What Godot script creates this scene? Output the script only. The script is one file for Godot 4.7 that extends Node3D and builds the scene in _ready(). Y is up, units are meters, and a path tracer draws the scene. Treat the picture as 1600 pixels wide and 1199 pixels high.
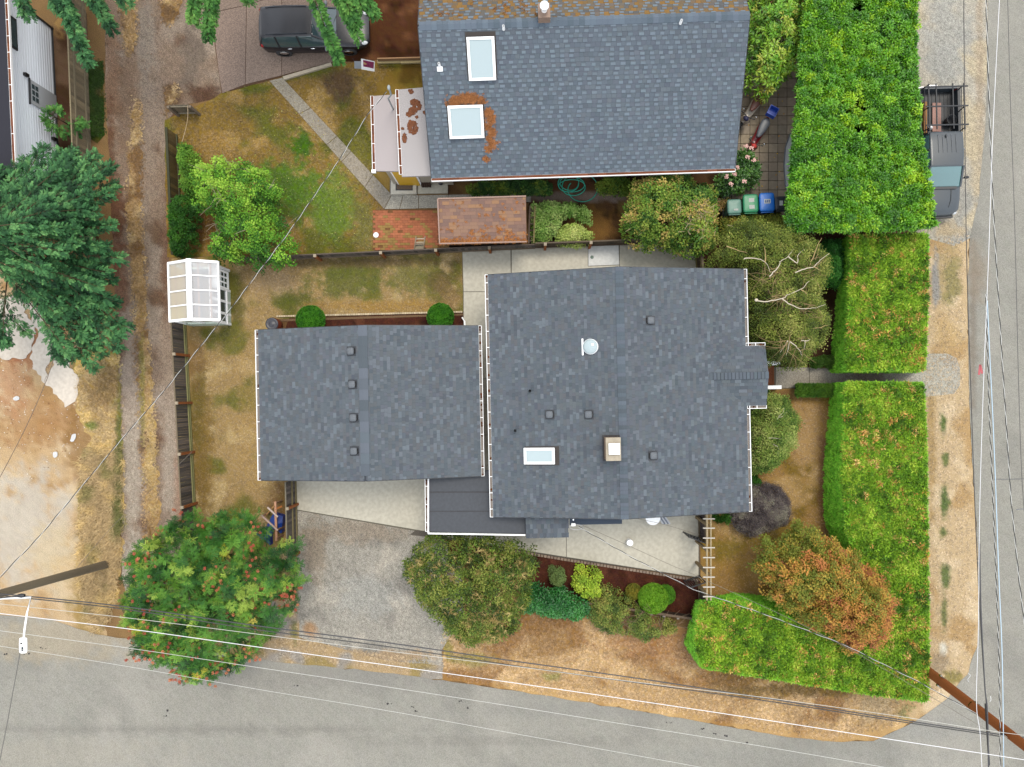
extends Node3D

# The place seen from above: a camera 30 m up looks straight down with a shifted lens.
const FOCAL := 1100.0
const HIGH := 30.0
const NADIR_X := 830.0
const NADIR_Y := 620.0

var rng := RandomNumberGenerator.new()
var n_big := FastNoiseLite.new()
var n_mid := FastNoiseLite.new()
var n_fine := FastNoiseLite.new()
var M := {}
var SP := {}

func _ready() -> void:
	rng.seed = 4711
	for a in [[n_big, 0.35, 3], [n_mid, 1.3, 3], [n_fine, 4.0, 2]]:
		a[0].noise_type = FastNoiseLite.TYPE_SIMPLEX_SMOOTH
		a[0].frequency = a[1]
		a[0].seed = a[2] + 11
		a[0].fractal_octaves = a[2]
	# camera
	var cam := Camera3D.new()
	cam.name = "camera"
	cam.projection = Camera3D.PROJECTION_FRUSTUM
	cam.near = 0.5
	cam.far = 600.0
	cam.size = 0.5 * 1199.0 / FOCAL
	cam.frustum_offset = Vector2(0.5 * (800.0 - NADIR_X) / FOCAL, 0.5 * (NADIR_Y - 599.5) / FOCAL)
	cam.position = Vector3(0, HIGH, 0)
	cam.rotation_degrees = Vector3(-90, 0, 0)
	add_child(cam)
	cam.current = true
	# overcast sky
	var env := Environment.new()
	env.background_mode = Environment.BG_SKY
	var sky := Sky.new()
	var sm := ProceduralSkyMaterial.new()
	sm.sky_top_color = Color(0.86, 0.885, 0.92)
	sm.sky_horizon_color = Color(0.97, 0.975, 0.98)
	sm.sky_curve = 0.25
	sm.ground_bottom_color = Color(0.35, 0.34, 0.31)
	sm.ground_horizon_color = Color(0.72, 0.73, 0.74)
	sm.sun_angle_max = 1.0
	sky.sky_material = sm
	env.sky = sky
	env.tonemap_mode = Environment.TONE_MAPPER_LINEAR
	env.tonemap_exposure = 2.5
	env.sdfgi_enabled = true
	env.ssao_enabled = true
	env.ssil_enabled = true
	var we := WorldEnvironment.new()
	we.name = "world_environment"
	we.environment = env
	add_child(we)
	var sun := DirectionalLight3D.new()
	sun.name = "sun"
	sun.light_color = Color(1.0, 0.97, 0.92)
	sun.light_energy = 0.4
	sun.light_angular_distance = 22.0
	sun.rotation_degrees = Vector3(-68, 155, 0)
	sun.shadow_enabled = true
	add_child(sun)

	materials()
	sprigs()
	setting()
	pavings()
	main_house()
	garage()
	neighbour_house()
	white_house()
	shed()
	greenhouse()
	fences()
	arbor_and_gates()
	poles_and_wires()
	vehicles()
	yard_things()
	hedges()
	conifers()
	trees()
	shrubs()
	grasses()

# ------------------------------------------------------------------ helpers
func at(px: float, py: float, h := 0.0) -> Vector3:
	return Vector3((px - NADIR_X) / FOCAL * (HIGH - h), h, (py - NADIR_Y) / FOCAL * (HIGH - h))

func pts(a: Array, h := 0.0) -> Array:
	var r := []
	for i in range(0, a.size(), 2):
		r.append(at(a[i], a[i + 1], h))
	return r

func poly(a: Array, h := 0.0) -> PackedVector2Array:
	var r := PackedVector2Array()
	for i in range(0, a.size(), 2):
		var p := at(a[i], a[i + 1], h)
		r.append(Vector2(p.x, p.z))
	return r

func C(r: float, g: float, b: float, k := 0.56) -> Color:
	var c := Color(r / 255.0, g / 255.0, b / 255.0).srgb_to_linear()
	return Color(c.r * k, c.g * k, c.b * k)

func tone(c: Color, f: float) -> Color:
	return Color(c.r * f, c.g * f, c.b * f)

func rr(a: float, b: float) -> float:
	return rng.randf_range(a, b)

class Shape:
	var v := PackedVector3Array()
	var c := PackedColorArray()
	var ix := PackedInt32Array()
	var col := Color.WHITE
	var o := Vector3.ZERO
	func _init(origin := Vector3.ZERO) -> void:
		o = origin
	func p(a: Vector3) -> int:
		v.append(a - o)
		c.append(col)
		return v.size() - 1
	func pc(a: Vector3, k: Color) -> int:
		v.append(a - o)
		c.append(k)
		return v.size() - 1
	func t(a: int, b: int, d: int) -> void:
		ix.append(a)
		ix.append(b)
		ix.append(d)
	func tri(a: Vector3, b: Vector3, d: Vector3) -> void:
		t(p(a), p(b), p(d))
	func quad(a: Vector3, b: Vector3, d: Vector3, e: Vector3) -> void:
		var i := p(a)
		p(b)
		p(d)
		p(e)
		t(i, i + 1, i + 2)
		t(i, i + 2, i + 3)
	func box(m: Vector3, s: Vector3, b := Basis.IDENTITY) -> void:
		var x := b.x * s.x * 0.5
		var y := b.y * s.y * 0.5
		var z := b.z * s.z * 0.5
		quad(m - x + y - z, m + x + y - z, m + x + y + z, m - x + y + z)
		quad(m - x - y + z, m + x - y + z, m + x - y - z, m - x - y - z)
		quad(m - x + y + z, m + x + y + z, m + x - y + z, m - x - y + z)
		quad(m + x + y - z, m - x + y - z, m - x - y - z, m + x - y - z)
		quad(m + x + y + z, m + x + y - z, m + x - y - z, m + x - y + z)
		quad(m - x + y - z, m - x + y + z, m - x - y + z, m - x - y - z)
	func beam(a: Vector3, b: Vector3, w: float, h: float, up := Vector3.UP) -> void:
		var x := (b - a).normalized()
		if absf(x.dot(up)) > 0.98:
			up = Vector3(0, 0, 1)
		var z := x.cross(up).normalized()
		var y := z.cross(x)
		box((a + b) * 0.5, Vector3(a.distance_to(b), h, w), Basis(x, y, z))
	func tube(line: Array, r0: float, r1: float, sides := 6, cap := true) -> void:
		var n := line.size()
		var first := v.size()
		var side := Vector3(0.31, 0.2, 0.93)
		for i in n:
			var d: Vector3 = (line[mini(i + 1, n - 1)] - line[maxi(i - 1, 0)]).normalized()
			var a := (side - d * side.dot(d)).normalized()
			if a.length() < 0.5:
				a = Vector3.RIGHT
			var b := d.cross(a)
			var r := lerpf(r0, r1, float(i) / maxf(1.0, n - 1.0))
			for k in sides:
				var g := TAU * k / sides
				p(line[i] + (a * cos(g) + b * sin(g)) * r)
		for i in n - 1:
			for k in sides:
				var q := first + i * sides + k
				var q2 := first + i * sides + (k + 1) % sides
				t(q, q + sides, q2)
				t(q2, q + sides, q2 + sides)
		if cap:
			for e in [0, n - 1]:
				var s := v.size()
				for k in sides:
					p(v[first + e * sides + k] + o)
				for k in range(1, sides - 1):
					if e == 0:
						t(s, s + k, s + k + 1)
					else:
						t(s, s + k + 1, s + k)
	func lathe(m: Vector3, prof: Array, sides := 16, b := Basis.IDENTITY) -> void:
		var first := v.size()
		for q in prof:
			for k in sides:
				var g := TAU * k / sides
				p(m + b * Vector3(cos(g) * q.x, q.y, sin(g) * q.x))
		for i in prof.size() - 1:
			for k in sides:
				var a := first + i * sides + k
				var d := first + i * sides + (k + 1) % sides
				t(a, a + sides, d)
				t(d, a + sides, d + sides)
	func prism(pl: PackedVector2Array, y0: float, y1: float) -> void:
		var tr := Geometry2D.triangulate_polygon(pl)
		var s := v.size()
		for q in pl:
			p(Vector3(q.x, y1, q.y))
		for i in range(0, tr.size(), 3):
			t(s + tr[i], s + tr[i + 1], s + tr[i + 2])
		for i in pl.size():
			var a := pl[i]
			var b := pl[(i + 1) % pl.size()]
			quad(Vector3(a.x, y1, a.y), Vector3(b.x, y1, b.y), Vector3(b.x, y0, b.y), Vector3(a.x, y0, a.y))
	func loft(rings: Array, closed := false) -> void:
		var first := v.size()
		var n: int = rings[0].size()
		for r in rings:
			for q in r:
				p(q)
		for i in rings.size() - 1:
			for k in (n if closed else n - 1):
				var a := first + i * n + k
				var b := first + i * n + (k + 1) % n
				t(a, a + n, b)
				t(b, a + n, b + n)
		for e in [0, rings.size() - 1]:
			var s := v.size()
			for q in rings[e]:
				p(q)
			for k in range(1, n - 1):
				t(s, s + k, s + k + 1)
	func ball(m: Vector3, r: Vector3, sides := 10, rows := 6) -> void:
		var prof := []
		for i in rows + 1:
			var g := -PI / 2 + PI * i / rows
			prof.append(Vector2(cos(g), sin(g)))
		lathe(m, prof, sides, Basis(Vector3(r.x, 0, 0), Vector3(0, r.y, 0), Vector3(0, 0, r.z)))
	func mesh(smooth := false) -> ArrayMesh:
		var arr := []
		arr.resize(Mesh.ARRAY_MAX)
		arr[Mesh.ARRAY_VERTEX] = v
		arr[Mesh.ARRAY_COLOR] = c
		arr[Mesh.ARRAY_INDEX] = ix
		if smooth:
			var nn := PackedVector3Array()
			nn.resize(v.size())
			for i in range(0, ix.size(), 3):
				var a := ix[i]
				var b := ix[i + 1]
				var d := ix[i + 2]
				var f := (v[d] - v[a]).cross(v[b] - v[a])
				nn[a] += f
				nn[b] += f
				nn[d] += f
			for i in nn.size():
				nn[i] = nn[i].normalized() if nn[i].length_squared() > 0.0 else Vector3.UP
			arr[Mesh.ARRAY_NORMAL] = nn
		var m := ArrayMesh.new()
		m.add_surface_from_arrays(Mesh.PRIMITIVE_TRIANGLES, arr)
		return m

func tag(o: Node3D, label: String, category := "", group := "", kind := "") -> Node3D:
	o.set_meta("label", label)
	if category:
		o.set_meta("category", category)
	if group:
		o.set_meta("group", group)
	if kind:
		o.set_meta("kind", kind)
	return o

func thing(called: String, label: String, category: String, where := Vector3.ZERO, turn := 0.0, group := "") -> Node3D:
	var o := Node3D.new()
	o.name = called
	add_child(o, true)
	o.position = where
	o.rotation.y = turn
	return tag(o, label, category, group)

func put(called: String, m: Mesh, mat: Material, parent: Node, kind := "") -> MeshInstance3D:
	var o := MeshInstance3D.new()
	o.name = called
	o.mesh = m
	o.material_override = mat
	parent.add_child(o, true)
	if kind:
		o.set_meta("kind", kind)
	return o

func obj(called: String, s: Shape, mat: Material, parent: Node, smooth := false, kind := "") -> MeshInstance3D:
	return put(called, s.mesh(smooth), mat, parent, kind)

func copies(called: String, m: Mesh, mat: Material, where: Array, tints: Array, parent: Node, kind := "") -> MultiMeshInstance3D:
	var mm := MultiMesh.new()
	mm.transform_format = MultiMesh.TRANSFORM_3D
	mm.use_colors = true
	mm.mesh = m
	mm.instance_count = where.size()
	for i in where.size():
		mm.set_instance_transform(i, where[i])
		mm.set_instance_color(i, tints[i])
	var o := MultiMeshInstance3D.new()
	o.name = called
	o.multimesh = mm
	o.material_override = mat
	parent.add_child(o, true)
	if kind:
		o.set_meta("kind", kind)
	return o

func noise_tex(freq: float, lo: float, hi: float, octaves := 3, cell := false, sd := 1, size := 512) -> NoiseTexture2D:
	var f := FastNoiseLite.new()
	f.noise_type = FastNoiseLite.TYPE_CELLULAR if cell else FastNoiseLite.TYPE_SIMPLEX_SMOOTH
	if cell:
		f.cellular_return_type = FastNoiseLite.RETURN_CELL_VALUE
	f.frequency = freq
	f.fractal_octaves = octaves
	f.seed = sd
	var g := Gradient.new()
	g.offsets = PackedFloat32Array([0.15, 0.85])
	g.colors = PackedColorArray([Color(lo, lo, lo), Color(hi, hi, hi)])
	var t := NoiseTexture2D.new()
	t.width = size
	t.height = size
	t.seamless = true
	t.noise = f
	t.color_ramp = g
	return t

# a plain material: its colour is linear; tex gives grain, span is the metres that the texture covers
func mat(col: Color, rough := 0.8, tex: Texture2D = null, span := 1.0, metal := 0.0, spec := 0.5) -> StandardMaterial3D:
	var m := StandardMaterial3D.new()
	m.albedo_color = col.linear_to_srgb()
	m.roughness = rough
	m.metallic = metal
	m.metallic_specular = spec
	m.vertex_color_use_as_albedo = true
	if tex:
		m.albedo_texture = tex
		m.uv1_triplanar = true
		m.uv1_world_triplanar = true
		m.uv1_scale = Vector3.ONE / span
	return m

func leafy(rough := 0.55, back := 0.25, spec := 0.35) -> StandardMaterial3D:
	var m := mat(Color.WHITE, rough)
	m.metallic_specular = spec
	m.backlight_enabled = true
	m.backlight = Color(back, back, back)
	m.cull_mode = BaseMaterial3D.CULL_DISABLED
	return m

func materials() -> void:
	var grain := noise_tex(0.09, 0.72, 1.0, 3, false, 5)
	var speck := noise_tex(0.2, 0.77, 1.0, 1, true, 9)
	var blotch := noise_tex(0.02, 0.92, 1.0, 5, false, 21)
	var wood := noise_tex(0.05, 0.7, 1.0, 4, false, 33)
	M.soil = mat(Color(1.17, 1.2, 1.27), 0.95, noise_tex(0.08, 0.74, 1.0, 4, false, 2), 1.7, 0.0, 0.2)
	M.gravel = mat(Color(1.14, 1.12, 1.07), 0.9, speck, 2.6, 0.0, 0.25)
	M.asphalt = mat(Color(0.84, 0.82, 0.775), 0.9, noise_tex(0.3, 0.86, 1.0, 1, true, 8), 3.3, 0.0, 0.25)
	M.concrete = mat(Color(1.2, 1.2, 1.2), 0.85, blotch, 2.3, 0.0, 0.3)
	M.aggregate = mat(Color(1.1, 1.1, 1.1), 0.85, noise_tex(0.22, 0.74, 1.0, 2, true, 14), 2.9, 0.0, 0.3)
	M.shingle = mat(Color(1.12, 1.12, 1.12), 0.85, noise_tex(0.2, 0.84, 1.0, 2, false, 17), 0.9, 0.0, 0.3)
	M.wood = mat(Color(1.12, 1.12, 1.12), 0.85, wood, 0.7, 0.0, 0.25)
	M.plain = mat(Color.WHITE, 0.6, grain, 1.3, 0.0, 0.4)
	M.white = mat(C(248, 248, 248, 0.76), 0.45)
	M.trough = mat(C(140, 130, 122), 0.8)
	M.siding = mat(C(232, 236, 242, 0.88), 0.6)
	M.cream = mat(C(206, 196, 178), 0.7)
	M.membrane = mat(Color.WHITE, 0.75, blotch, 1.9)
	M.dark = mat(C(40, 42, 46), 0.5)
	M.iron = mat(C(52, 54, 58), 0.5, null, 1.0, 0.3)
	M.chrome = mat(Color(0.75, 0.76, 0.78), 0.22, null, 1.0, 1.0)
	M.rubber = mat(Color(0.025, 0.025, 0.027), 0.8)
	M.glass = mat(Color(0.03, 0.05, 0.055), 0.05, null, 1.0, 0.0, 0.7)
	M.paint = mat(Color.WHITE, 0.42)
	for k in ["paint"]:
		M[k].clearcoat_enabled = true
		M[k].clearcoat = 0.3
		M[k].clearcoat_roughness = 0.2
	M.plastic = mat(Color.WHITE, 0.45)
	M.bark = mat(Color(1.12, 1.12, 1.12), 0.9, wood, 0.5, 0.0, 0.2)
	M.leaf = leafy(0.6, 0.25)
	M.gloss_leaf = leafy(0.42, 0.2, 0.45)
	M.needle = leafy(0.65, 0.12, 0.3)
	M.dry = leafy(0.8, 0.15, 0.2)
	M.berry = mat(Color.WHITE, 0.35)
	M.poly = mat(Color(0.62, 0.62, 0.60), 0.35)
	M.poly.transparency = BaseMaterial3D.TRANSPARENCY_ALPHA
	M.poly.albedo_color.a = 0.45
	M.litter = mat(Color.WHITE, 0.95, grain, 0.3, 0.0, 0.1)

# ------------------------------------------------------------------ small plant pieces
func leaf(s: Shape, b: Vector3, d: Vector3, up: Vector3, l: float, w: float, fold: float, droop: float) -> void:
	var side := d.cross(up).normalized() * w * 0.5
	var m := b + d * l * 0.45 + up * fold * w
	var e := b + d * l - Vector3.UP * droop * l
	var i := s.p(b)
	s.p(m - side)
	s.p(e)
	s.p(m + side)
	s.p(b + d * l * 0.45)
	s.t(i, i + 1, i + 4)
	s.t(i + 1, i + 2, i + 4)
	s.t(i, i + 4, i + 3)
	s.t(i + 4, i + 2, i + 3)

func sprig(n: int, l: float, w: float, rad: float, lo: float, hi: float, droop := 0.25, vary := 0.22) -> ArrayMesh:
	var s := Shape.new()
	for i in n:
		var f := float(i) / n
		var az := i * 2.4 + rr(-0.4, 0.4)
		var el := deg_to_rad(lerpf(lo, hi, f) + rr(-12, 12))
		var out := Vector3(cos(az), 0, sin(az))
		var d := out * cos(el) + Vector3.UP * sin(el)
		s.col = Color.WHITE * rr(1.0 - vary, 1.0 + vary)
		s.col.r *= rr(0.92, 1.12)
		var up := (Vector3.UP * cos(el) - out * sin(el)).normalized()
		leaf(s, out * rad * rr(0.1, 1.0) + Vector3.UP * f * rad * 0.6, d, up, l * rr(0.75, 1.15), w * rr(0.8, 1.15), 0.18, droop)
	return s.mesh()

func frond(l: float, n: int, reach: float, w: float, lift := 0.0) -> ArrayMesh:
	var s := Shape.new()
	for i in n:
		var f := (i + 0.5) / n
		for side in [-1, 1]:
			var b := Vector3(l * f, lift * f - 0.15 * l * f * f, 0)
			var a := deg_to_rad(rr(38, 62))
			var d := Vector3(cos(a), rr(-0.18, 0.1), sin(a) * side).normalized()
			s.col = Color.WHITE * (rr(0.72, 1.0) + 0.25 * f)
			leaf(s, b, d, Vector3.UP, reach * (1.05 - 0.75 * f) * rr(0.75, 1.15), w, 0.1, 0.12)
	s.col = Color(1.2, 1.15, 0.9)
	leaf(s, Vector3(l * 0.7, lift * 0.7 - 0.07 * l, 0), Vector3(1, -0.2, 0).normalized(), Vector3.UP, l * 0.4, w * 1.2, 0.1, 0.1)
	return s.mesh()

func pinnate(n: int, l: float, pairs: int, ll: float, lw: float) -> ArrayMesh:
	var s := Shape.new()
	for i in n:
		var az := TAU * i / n + rr(-0.35, 0.35)
		var el := deg_to_rad(rr(5, 45))
		var out := Vector3(cos(az), 0, sin(az))
		var ax := out * cos(el) + Vector3.UP * sin(el)
		var up := (Vector3.UP * cos(el) - out * sin(el)).normalized()
		var side := ax.cross(up)
		var k := rr(0.8, 1.2)
		for j in pairs:
			var f := (j + 1.0) / pairs
			for q in [-1, 1]:
				s.col = Color.WHITE * k * rr(0.88, 1.12)
				leaf(s, ax * l * f - Vector3.UP * 0.2 * l * f * f, (side * q + ax * 0.55).normalized(), up, ll, lw, 0.12, 0.1)
	return s.mesh()

func tuft(n: int, l: float, w: float, lean: float) -> ArrayMesh:
	var s := Shape.new()
	for i in n:
		var az := rr(0, TAU)
		var a := rr(0.3, 1.0) * lean
		var d := Vector3(cos(az) * sin(a), cos(a), sin(az) * sin(a))
		var side := Vector3(-sin(az), 0, cos(az)) * w * 0.5
		var b := Vector3(rr(-0.03, 0.03), 0, rr(-0.03, 0.03))
		var ll := l * rr(0.6, 1.1)
		s.col = Color.WHITE * rr(0.75, 1.2)
		s.tri(b - side, b + side, b + d * ll - Vector3(0, 0.12 * ll * a, 0))
	return s.mesh()

func sprigs() -> void:
	SP.laurel = []
	SP.cedar = []
	SP.round = []
	SP.fine = []
	SP.maple = []
	SP.box = []
	SP.rowan = []
	SP.fir = []
	SP.olive = []
	SP.rhodo = []
	for i in 3:
		SP.laurel.append(sprig(12, 0.13, 0.05, 0.05, 0, 75, 0.3, 0.3))
		SP.cedar.append(sprig(13, 0.15, 0.042, 0.05, -5, 70, 0.25, 0.4))
		SP.round.append(sprig(12, 0.085, 0.05, 0.10, -5, 60))
		SP.fine.append(sprig(14, 0.065, 0.034, 0.13, -25, 60, 0.4, 0.4))
		SP.maple.append(sprig(13, 0.085, 0.055, 0.11, -15, 50, 0.4, 0.4))
		SP.box.append(sprig(14, 0.04, 0.022, 0.035, 5, 75))
		SP.rowan.append(pinnate(6, 0.20, 6, 0.065, 0.026))
		SP.fir.append(frond(0.2, 7, 0.09, 0.025, 0.05))
		SP.olive.append(sprig(12, 0.11, 0.04, 0.09, -15, 60, 0.3, 0.38))
		SP.rhodo.append(sprig(9, 0.15, 0.055, 0.03, -8, 25, 0.25, 0.2))
	SP.grass = [tuft(8, 0.075, 0.014, 1.25), tuft(8, 0.075, 0.014, 1.25), tuft(7, 0.085, 0.016, 1.35)]
	SP.long_grass = [tuft(9, 0.26, 0.02, 1.2), tuft(9, 0.3, 0.02, 1.3)]
	SP.litter = [tuft(9, 0.09, 0.016, 1.55), tuft(9, 0.08, 0.016, 1.55)]

func facing(n: Vector3) -> Basis:
	var y := n.normalized()
	var a := rr(0, TAU)
	var x := Vector3(cos(a), 0.03, sin(a))
	x = (x - y * x.dot(y)).normalized()
	return Basis(x, y, x.cross(y))

# spread: [Transform3D], [Color] collected per mesh variant, then one MultiMesh each
class Spread:
	var where := [[], [], []]
	var tint := [[], [], []]
	func add(k: int, t: Transform3D, c: Color) -> void:
		where[k].append(t)
		tint[k].append(c)

func spread_out(sp: Spread, called: String, meshes: Array, m: Material, parent: Node) -> void:
	for k in meshes.size():
		if sp.where[k].size():
			copies(called, meshes[k], m, sp.where[k], sp.tint[k], parent, "stuff")

func pick(pal: Array, f: float) -> Color:
	var x := clampf(f, 0.0, 0.9999) * (pal.size() - 1)
	var i := int(x)
	return pal[i].lerp(pal[mini(i + 1, pal.size() - 1)], x - i)

func edge_distance(q: Vector2, pl: PackedVector2Array) -> float:
	var best := 1e9
	var n := pl.size()
	for i in n:
		var s := Geometry2D.get_closest_point_to_segment(q, pl[i], pl[(i + 1) % n])
		best = minf(best, q.distance_squared_to(s))
	return sqrt(best)

# leaves of a crown that fills an outline (metres) between two heights; returns some surface points for limbs
func crown(parent: Node3D, outline: PackedVector2Array, h0: float, h1: float, n: int, meshes: Array, m: Material, pal: Array, opt := {}) -> Array:
	var lump: float = opt.get("lump", 0.5)
	var edge: float = opt.get("edge", 1.2)
	var depth: float = opt.get("depth", 0.7)
	var gap: float = opt.get("gap", -0.45)
	var tilt: float = opt.get("tilt", 0.6)
	var big: float = opt.get("size", 1.0)
	var clump: float = opt.get("clump", 1.0)
	var mix: float = opt.get("mix", 0.35)
	var box := Rect2(outline[0], Vector2.ZERO)
	for q in outline:
		box = box.expand(q)
	var out := Spread.new()
	var some := []
	var tries := 0
	var made := 0
	while made < n and tries < n * 6:
		tries += 1
		var q := Vector2(rr(box.position.x, box.end.x), rr(box.position.y, box.end.y))
		if not Geometry2D.is_point_in_polygon(q, outline):
			continue
		var nl := n_mid.get_noise_2d(q.x * clump, q.y * clump + parent.position.x)
		if nl < gap and rng.randf() < 0.85:
			continue
		var e := edge_distance(q, outline)
		var d := clampf(e / edge, 0.0, 1.0)
		var f := sqrt(1.0 - (1.0 - d) * (1.0 - d))
		var y := h0 + (h1 - h0) * f + nl * lump - pow(rng.randf(), 1.6) * depth * (0.4 + f)
		if d < 0.6:
			y -= rng.randf() * (1.0 - d) * (h1 - h0) * 0.4
		y = maxf(y, 0.04)
		var w := Vector3(q.x, y, q.y)
		var slope := Vector3(n_mid.get_noise_2d(q.x * clump + 0.3, q.y * clump + parent.position.x) - nl, 0, n_mid.get_noise_2d(q.x * clump, q.y * clump + 0.3 + parent.position.x) - nl) * -2.0 * lump
		var nv := Vector3.UP + slope + Vector3(rr(-1, 1), 0, rr(-1, 1)) * tilt
		var s := big * rr(0.75, 1.25)
		var tint := n_big.get_noise_2d(q.x * 2.3 + 50.0, q.y * 2.3) * 0.7 + n_mid.get_noise_2d(q.x * 2.0, q.y * 2.0 + 31.0) * 0.5
		if opt.has("grad"):
			tint += (q.x - parent.position.x) * opt.grad[0] + (q.y - parent.position.z) * opt.grad[1]
		var k := pick(pal, 0.5 + tint + rr(-mix, mix))
		out.add(rng.randi() % meshes.size(), Transform3D(facing(nv).scaled(Vector3.ONE * s), w - parent.position), tone(k, rr(0.85, 1.15)))
		made += 1
		if made % 40 == 0:
			some.append(w)
	spread_out(out, opt.get("name", "crown"), meshes, m, parent)
	return some

func limbs(parent: Node3D, base: Vector3, top: Vector3, r: float, ends: Array, col: Color, count := 14, bend := 0.35) -> void:
	var s := Shape.new(parent.position)
	s.col = col
	s.tube([base, base.lerp(top, 0.5) + Vector3(rr(-0.1, 0.1), 0, rr(-0.1, 0.1)), top], r, r * 0.55, 8)
	obj("trunk", s, M.bark, parent, true)
	for i in mini(count, ends.size()):
		var e: Vector3 = ends[i * ends.size() / mini(count, ends.size())]
		var b := base.lerp(top, rr(0.55, 1.0))
		var mid := b.lerp(e, 0.5) + Vector3(rr(-1, 1), 0.4, rr(-1, 1)) * bend
		var l := Shape.new(parent.position)
		l.col = tone(col, rr(0.85, 1.15))
		l.tube([b, b.lerp(mid, 0.5) + Vector3(0, 0.08, 0), mid, mid.lerp(e, 0.55), e], r * 0.45, r * 0.08, 5, false)
		obj("limb", l, M.bark, parent, true)

# ------------------------------------------------------------------ sheets of ground
func ragged(pl: PackedVector2Array, amp: float, step := 0.3) -> PackedVector2Array:
	var r := PackedVector2Array()
	for i in pl.size():
		var a := pl[i]
		var b := pl[(i + 1) % pl.size()]
		var n := maxi(1, int(a.distance_to(b) / step))
		var side := (b - a).orthogonal().normalized()
		for k in n:
			var q := a.lerp(b, float(k) / n)
			var g := n_mid.get_noise_2d(q.x * 0.9, q.y * 0.9) + 0.8 * n_fine.get_noise_2d(q.x, q.y)
			r.append(q + side * g * amp)
	return r

func sheet(called: String, pl: PackedVector2Array, y: float, cell: float, tint: Callable, m: Material, parent: Node = null) -> MeshInstance3D:
	var s := Shape.new()
	var box := Rect2(pl[0], Vector2.ZERO)
	for q in pl:
		box = box.expand(q)
	var nx := int(ceil(box.size.x / cell)) + 1
	var nz := int(ceil(box.size.y / cell)) + 1
	var inside := PackedByteArray()
	inside.resize((nx + 1) * (nz + 1))
	var id := PackedInt32Array()
	id.resize((nx + 1) * (nz + 1))
	id.fill(-1)
	for j in nz + 1:
		for i in nx + 1:
			inside[j * (nx + 1) + i] = 1 if Geometry2D.is_point_in_polygon(box.position + Vector2(i, j) * cell, pl) else 0
	for j in nz:
		for i in nx:
			var a := j * (nx + 1) + i
			var ks := [a, a + 1, a + nx + 2, a + nx + 1]
			var c := inside[a] + inside[a + 1] + inside[a + nx + 1] + inside[a + nx + 2]
			if c == 0:
				continue
			var q := box.position + Vector2(i, j) * cell
			if c == 4:
				for k in 4:
					if id[ks[k]] < 0:
						var w: Vector2 = q + [Vector2.ZERO, Vector2(cell, 0), Vector2(cell, cell), Vector2(0, cell)][k]
						id[ks[k]] = s.pc(Vector3(w.x, y, w.y), tint.call(w.x, w.y))
				s.t(id[ks[0]], id[ks[1]], id[ks[2]])
				s.t(id[ks[0]], id[ks[2]], id[ks[3]])
			else:
				for part in Geometry2D.intersect_polygons(PackedVector2Array([q, q + Vector2(cell, 0), q + Vector2(cell, cell), q + Vector2(0, cell)]), pl):
					var tr := Geometry2D.triangulate_polygon(part)
					var f := s.v.size()
					for w in part:
						s.pc(Vector3(w.x, y, w.y), tint.call(w.x, w.y))
					for k in range(0, tr.size(), 3):
						s.t(f + tr[k], f + tr[k + 1], f + tr[k + 2])
	var o := put(called, s.mesh(), m, parent if parent else self)
	if parent == null:
		o.set_meta("kind", "structure")
	return o

# mixes: [colour, scale, from, to]; spots: [px, py, rx, ry, colour, amount]
func tinted(base: Color, mixes: Array, spots := [], vary := 0.07) -> Callable:
	var ready := []
	for b in spots:
		var w := at(b[0], b[1])
		var k := HIGH / FOCAL
		ready.append([w.x, w.z, b[2] * k, b[3] * k, b[4], b[5]])
	return func(x: float, z: float) -> Color:
		var c := base
		var i := 0.0
		for e in mixes:
			i += 17.3
			var g := n_big.get_noise_2d(x * e[1] + i, z * e[1] - i) if e[1] < 8.0 else rng.randf_range(-0.6, 0.6)
			c = c.lerp(e[0], smoothstep(e[2], e[3], g))
		if ready.size():
			var wob := n_mid.get_noise_2d(x * 0.8, z * 0.8) * 0.55 + n_fine.get_noise_2d(x, z) * 0.3
			for b in ready:
				var dx: float = (x - b[0]) / b[2]
				var dz: float = (z - b[1]) / b[3]
				var d := dx * dx + dz * dz
				if d < 2.5:
					c = c.lerp(b[4], b[5] * (1.0 - smoothstep(0.45, 1.15, sqrt(d) + wob)))
		var v := rng.randf_range(1.0 - vary, 1.0 + vary)
		return Color(c.r * v, c.g * v, c.b * v)

# ------------------------------------------------------------------ the setting
var lawn_tint := {}

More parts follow.
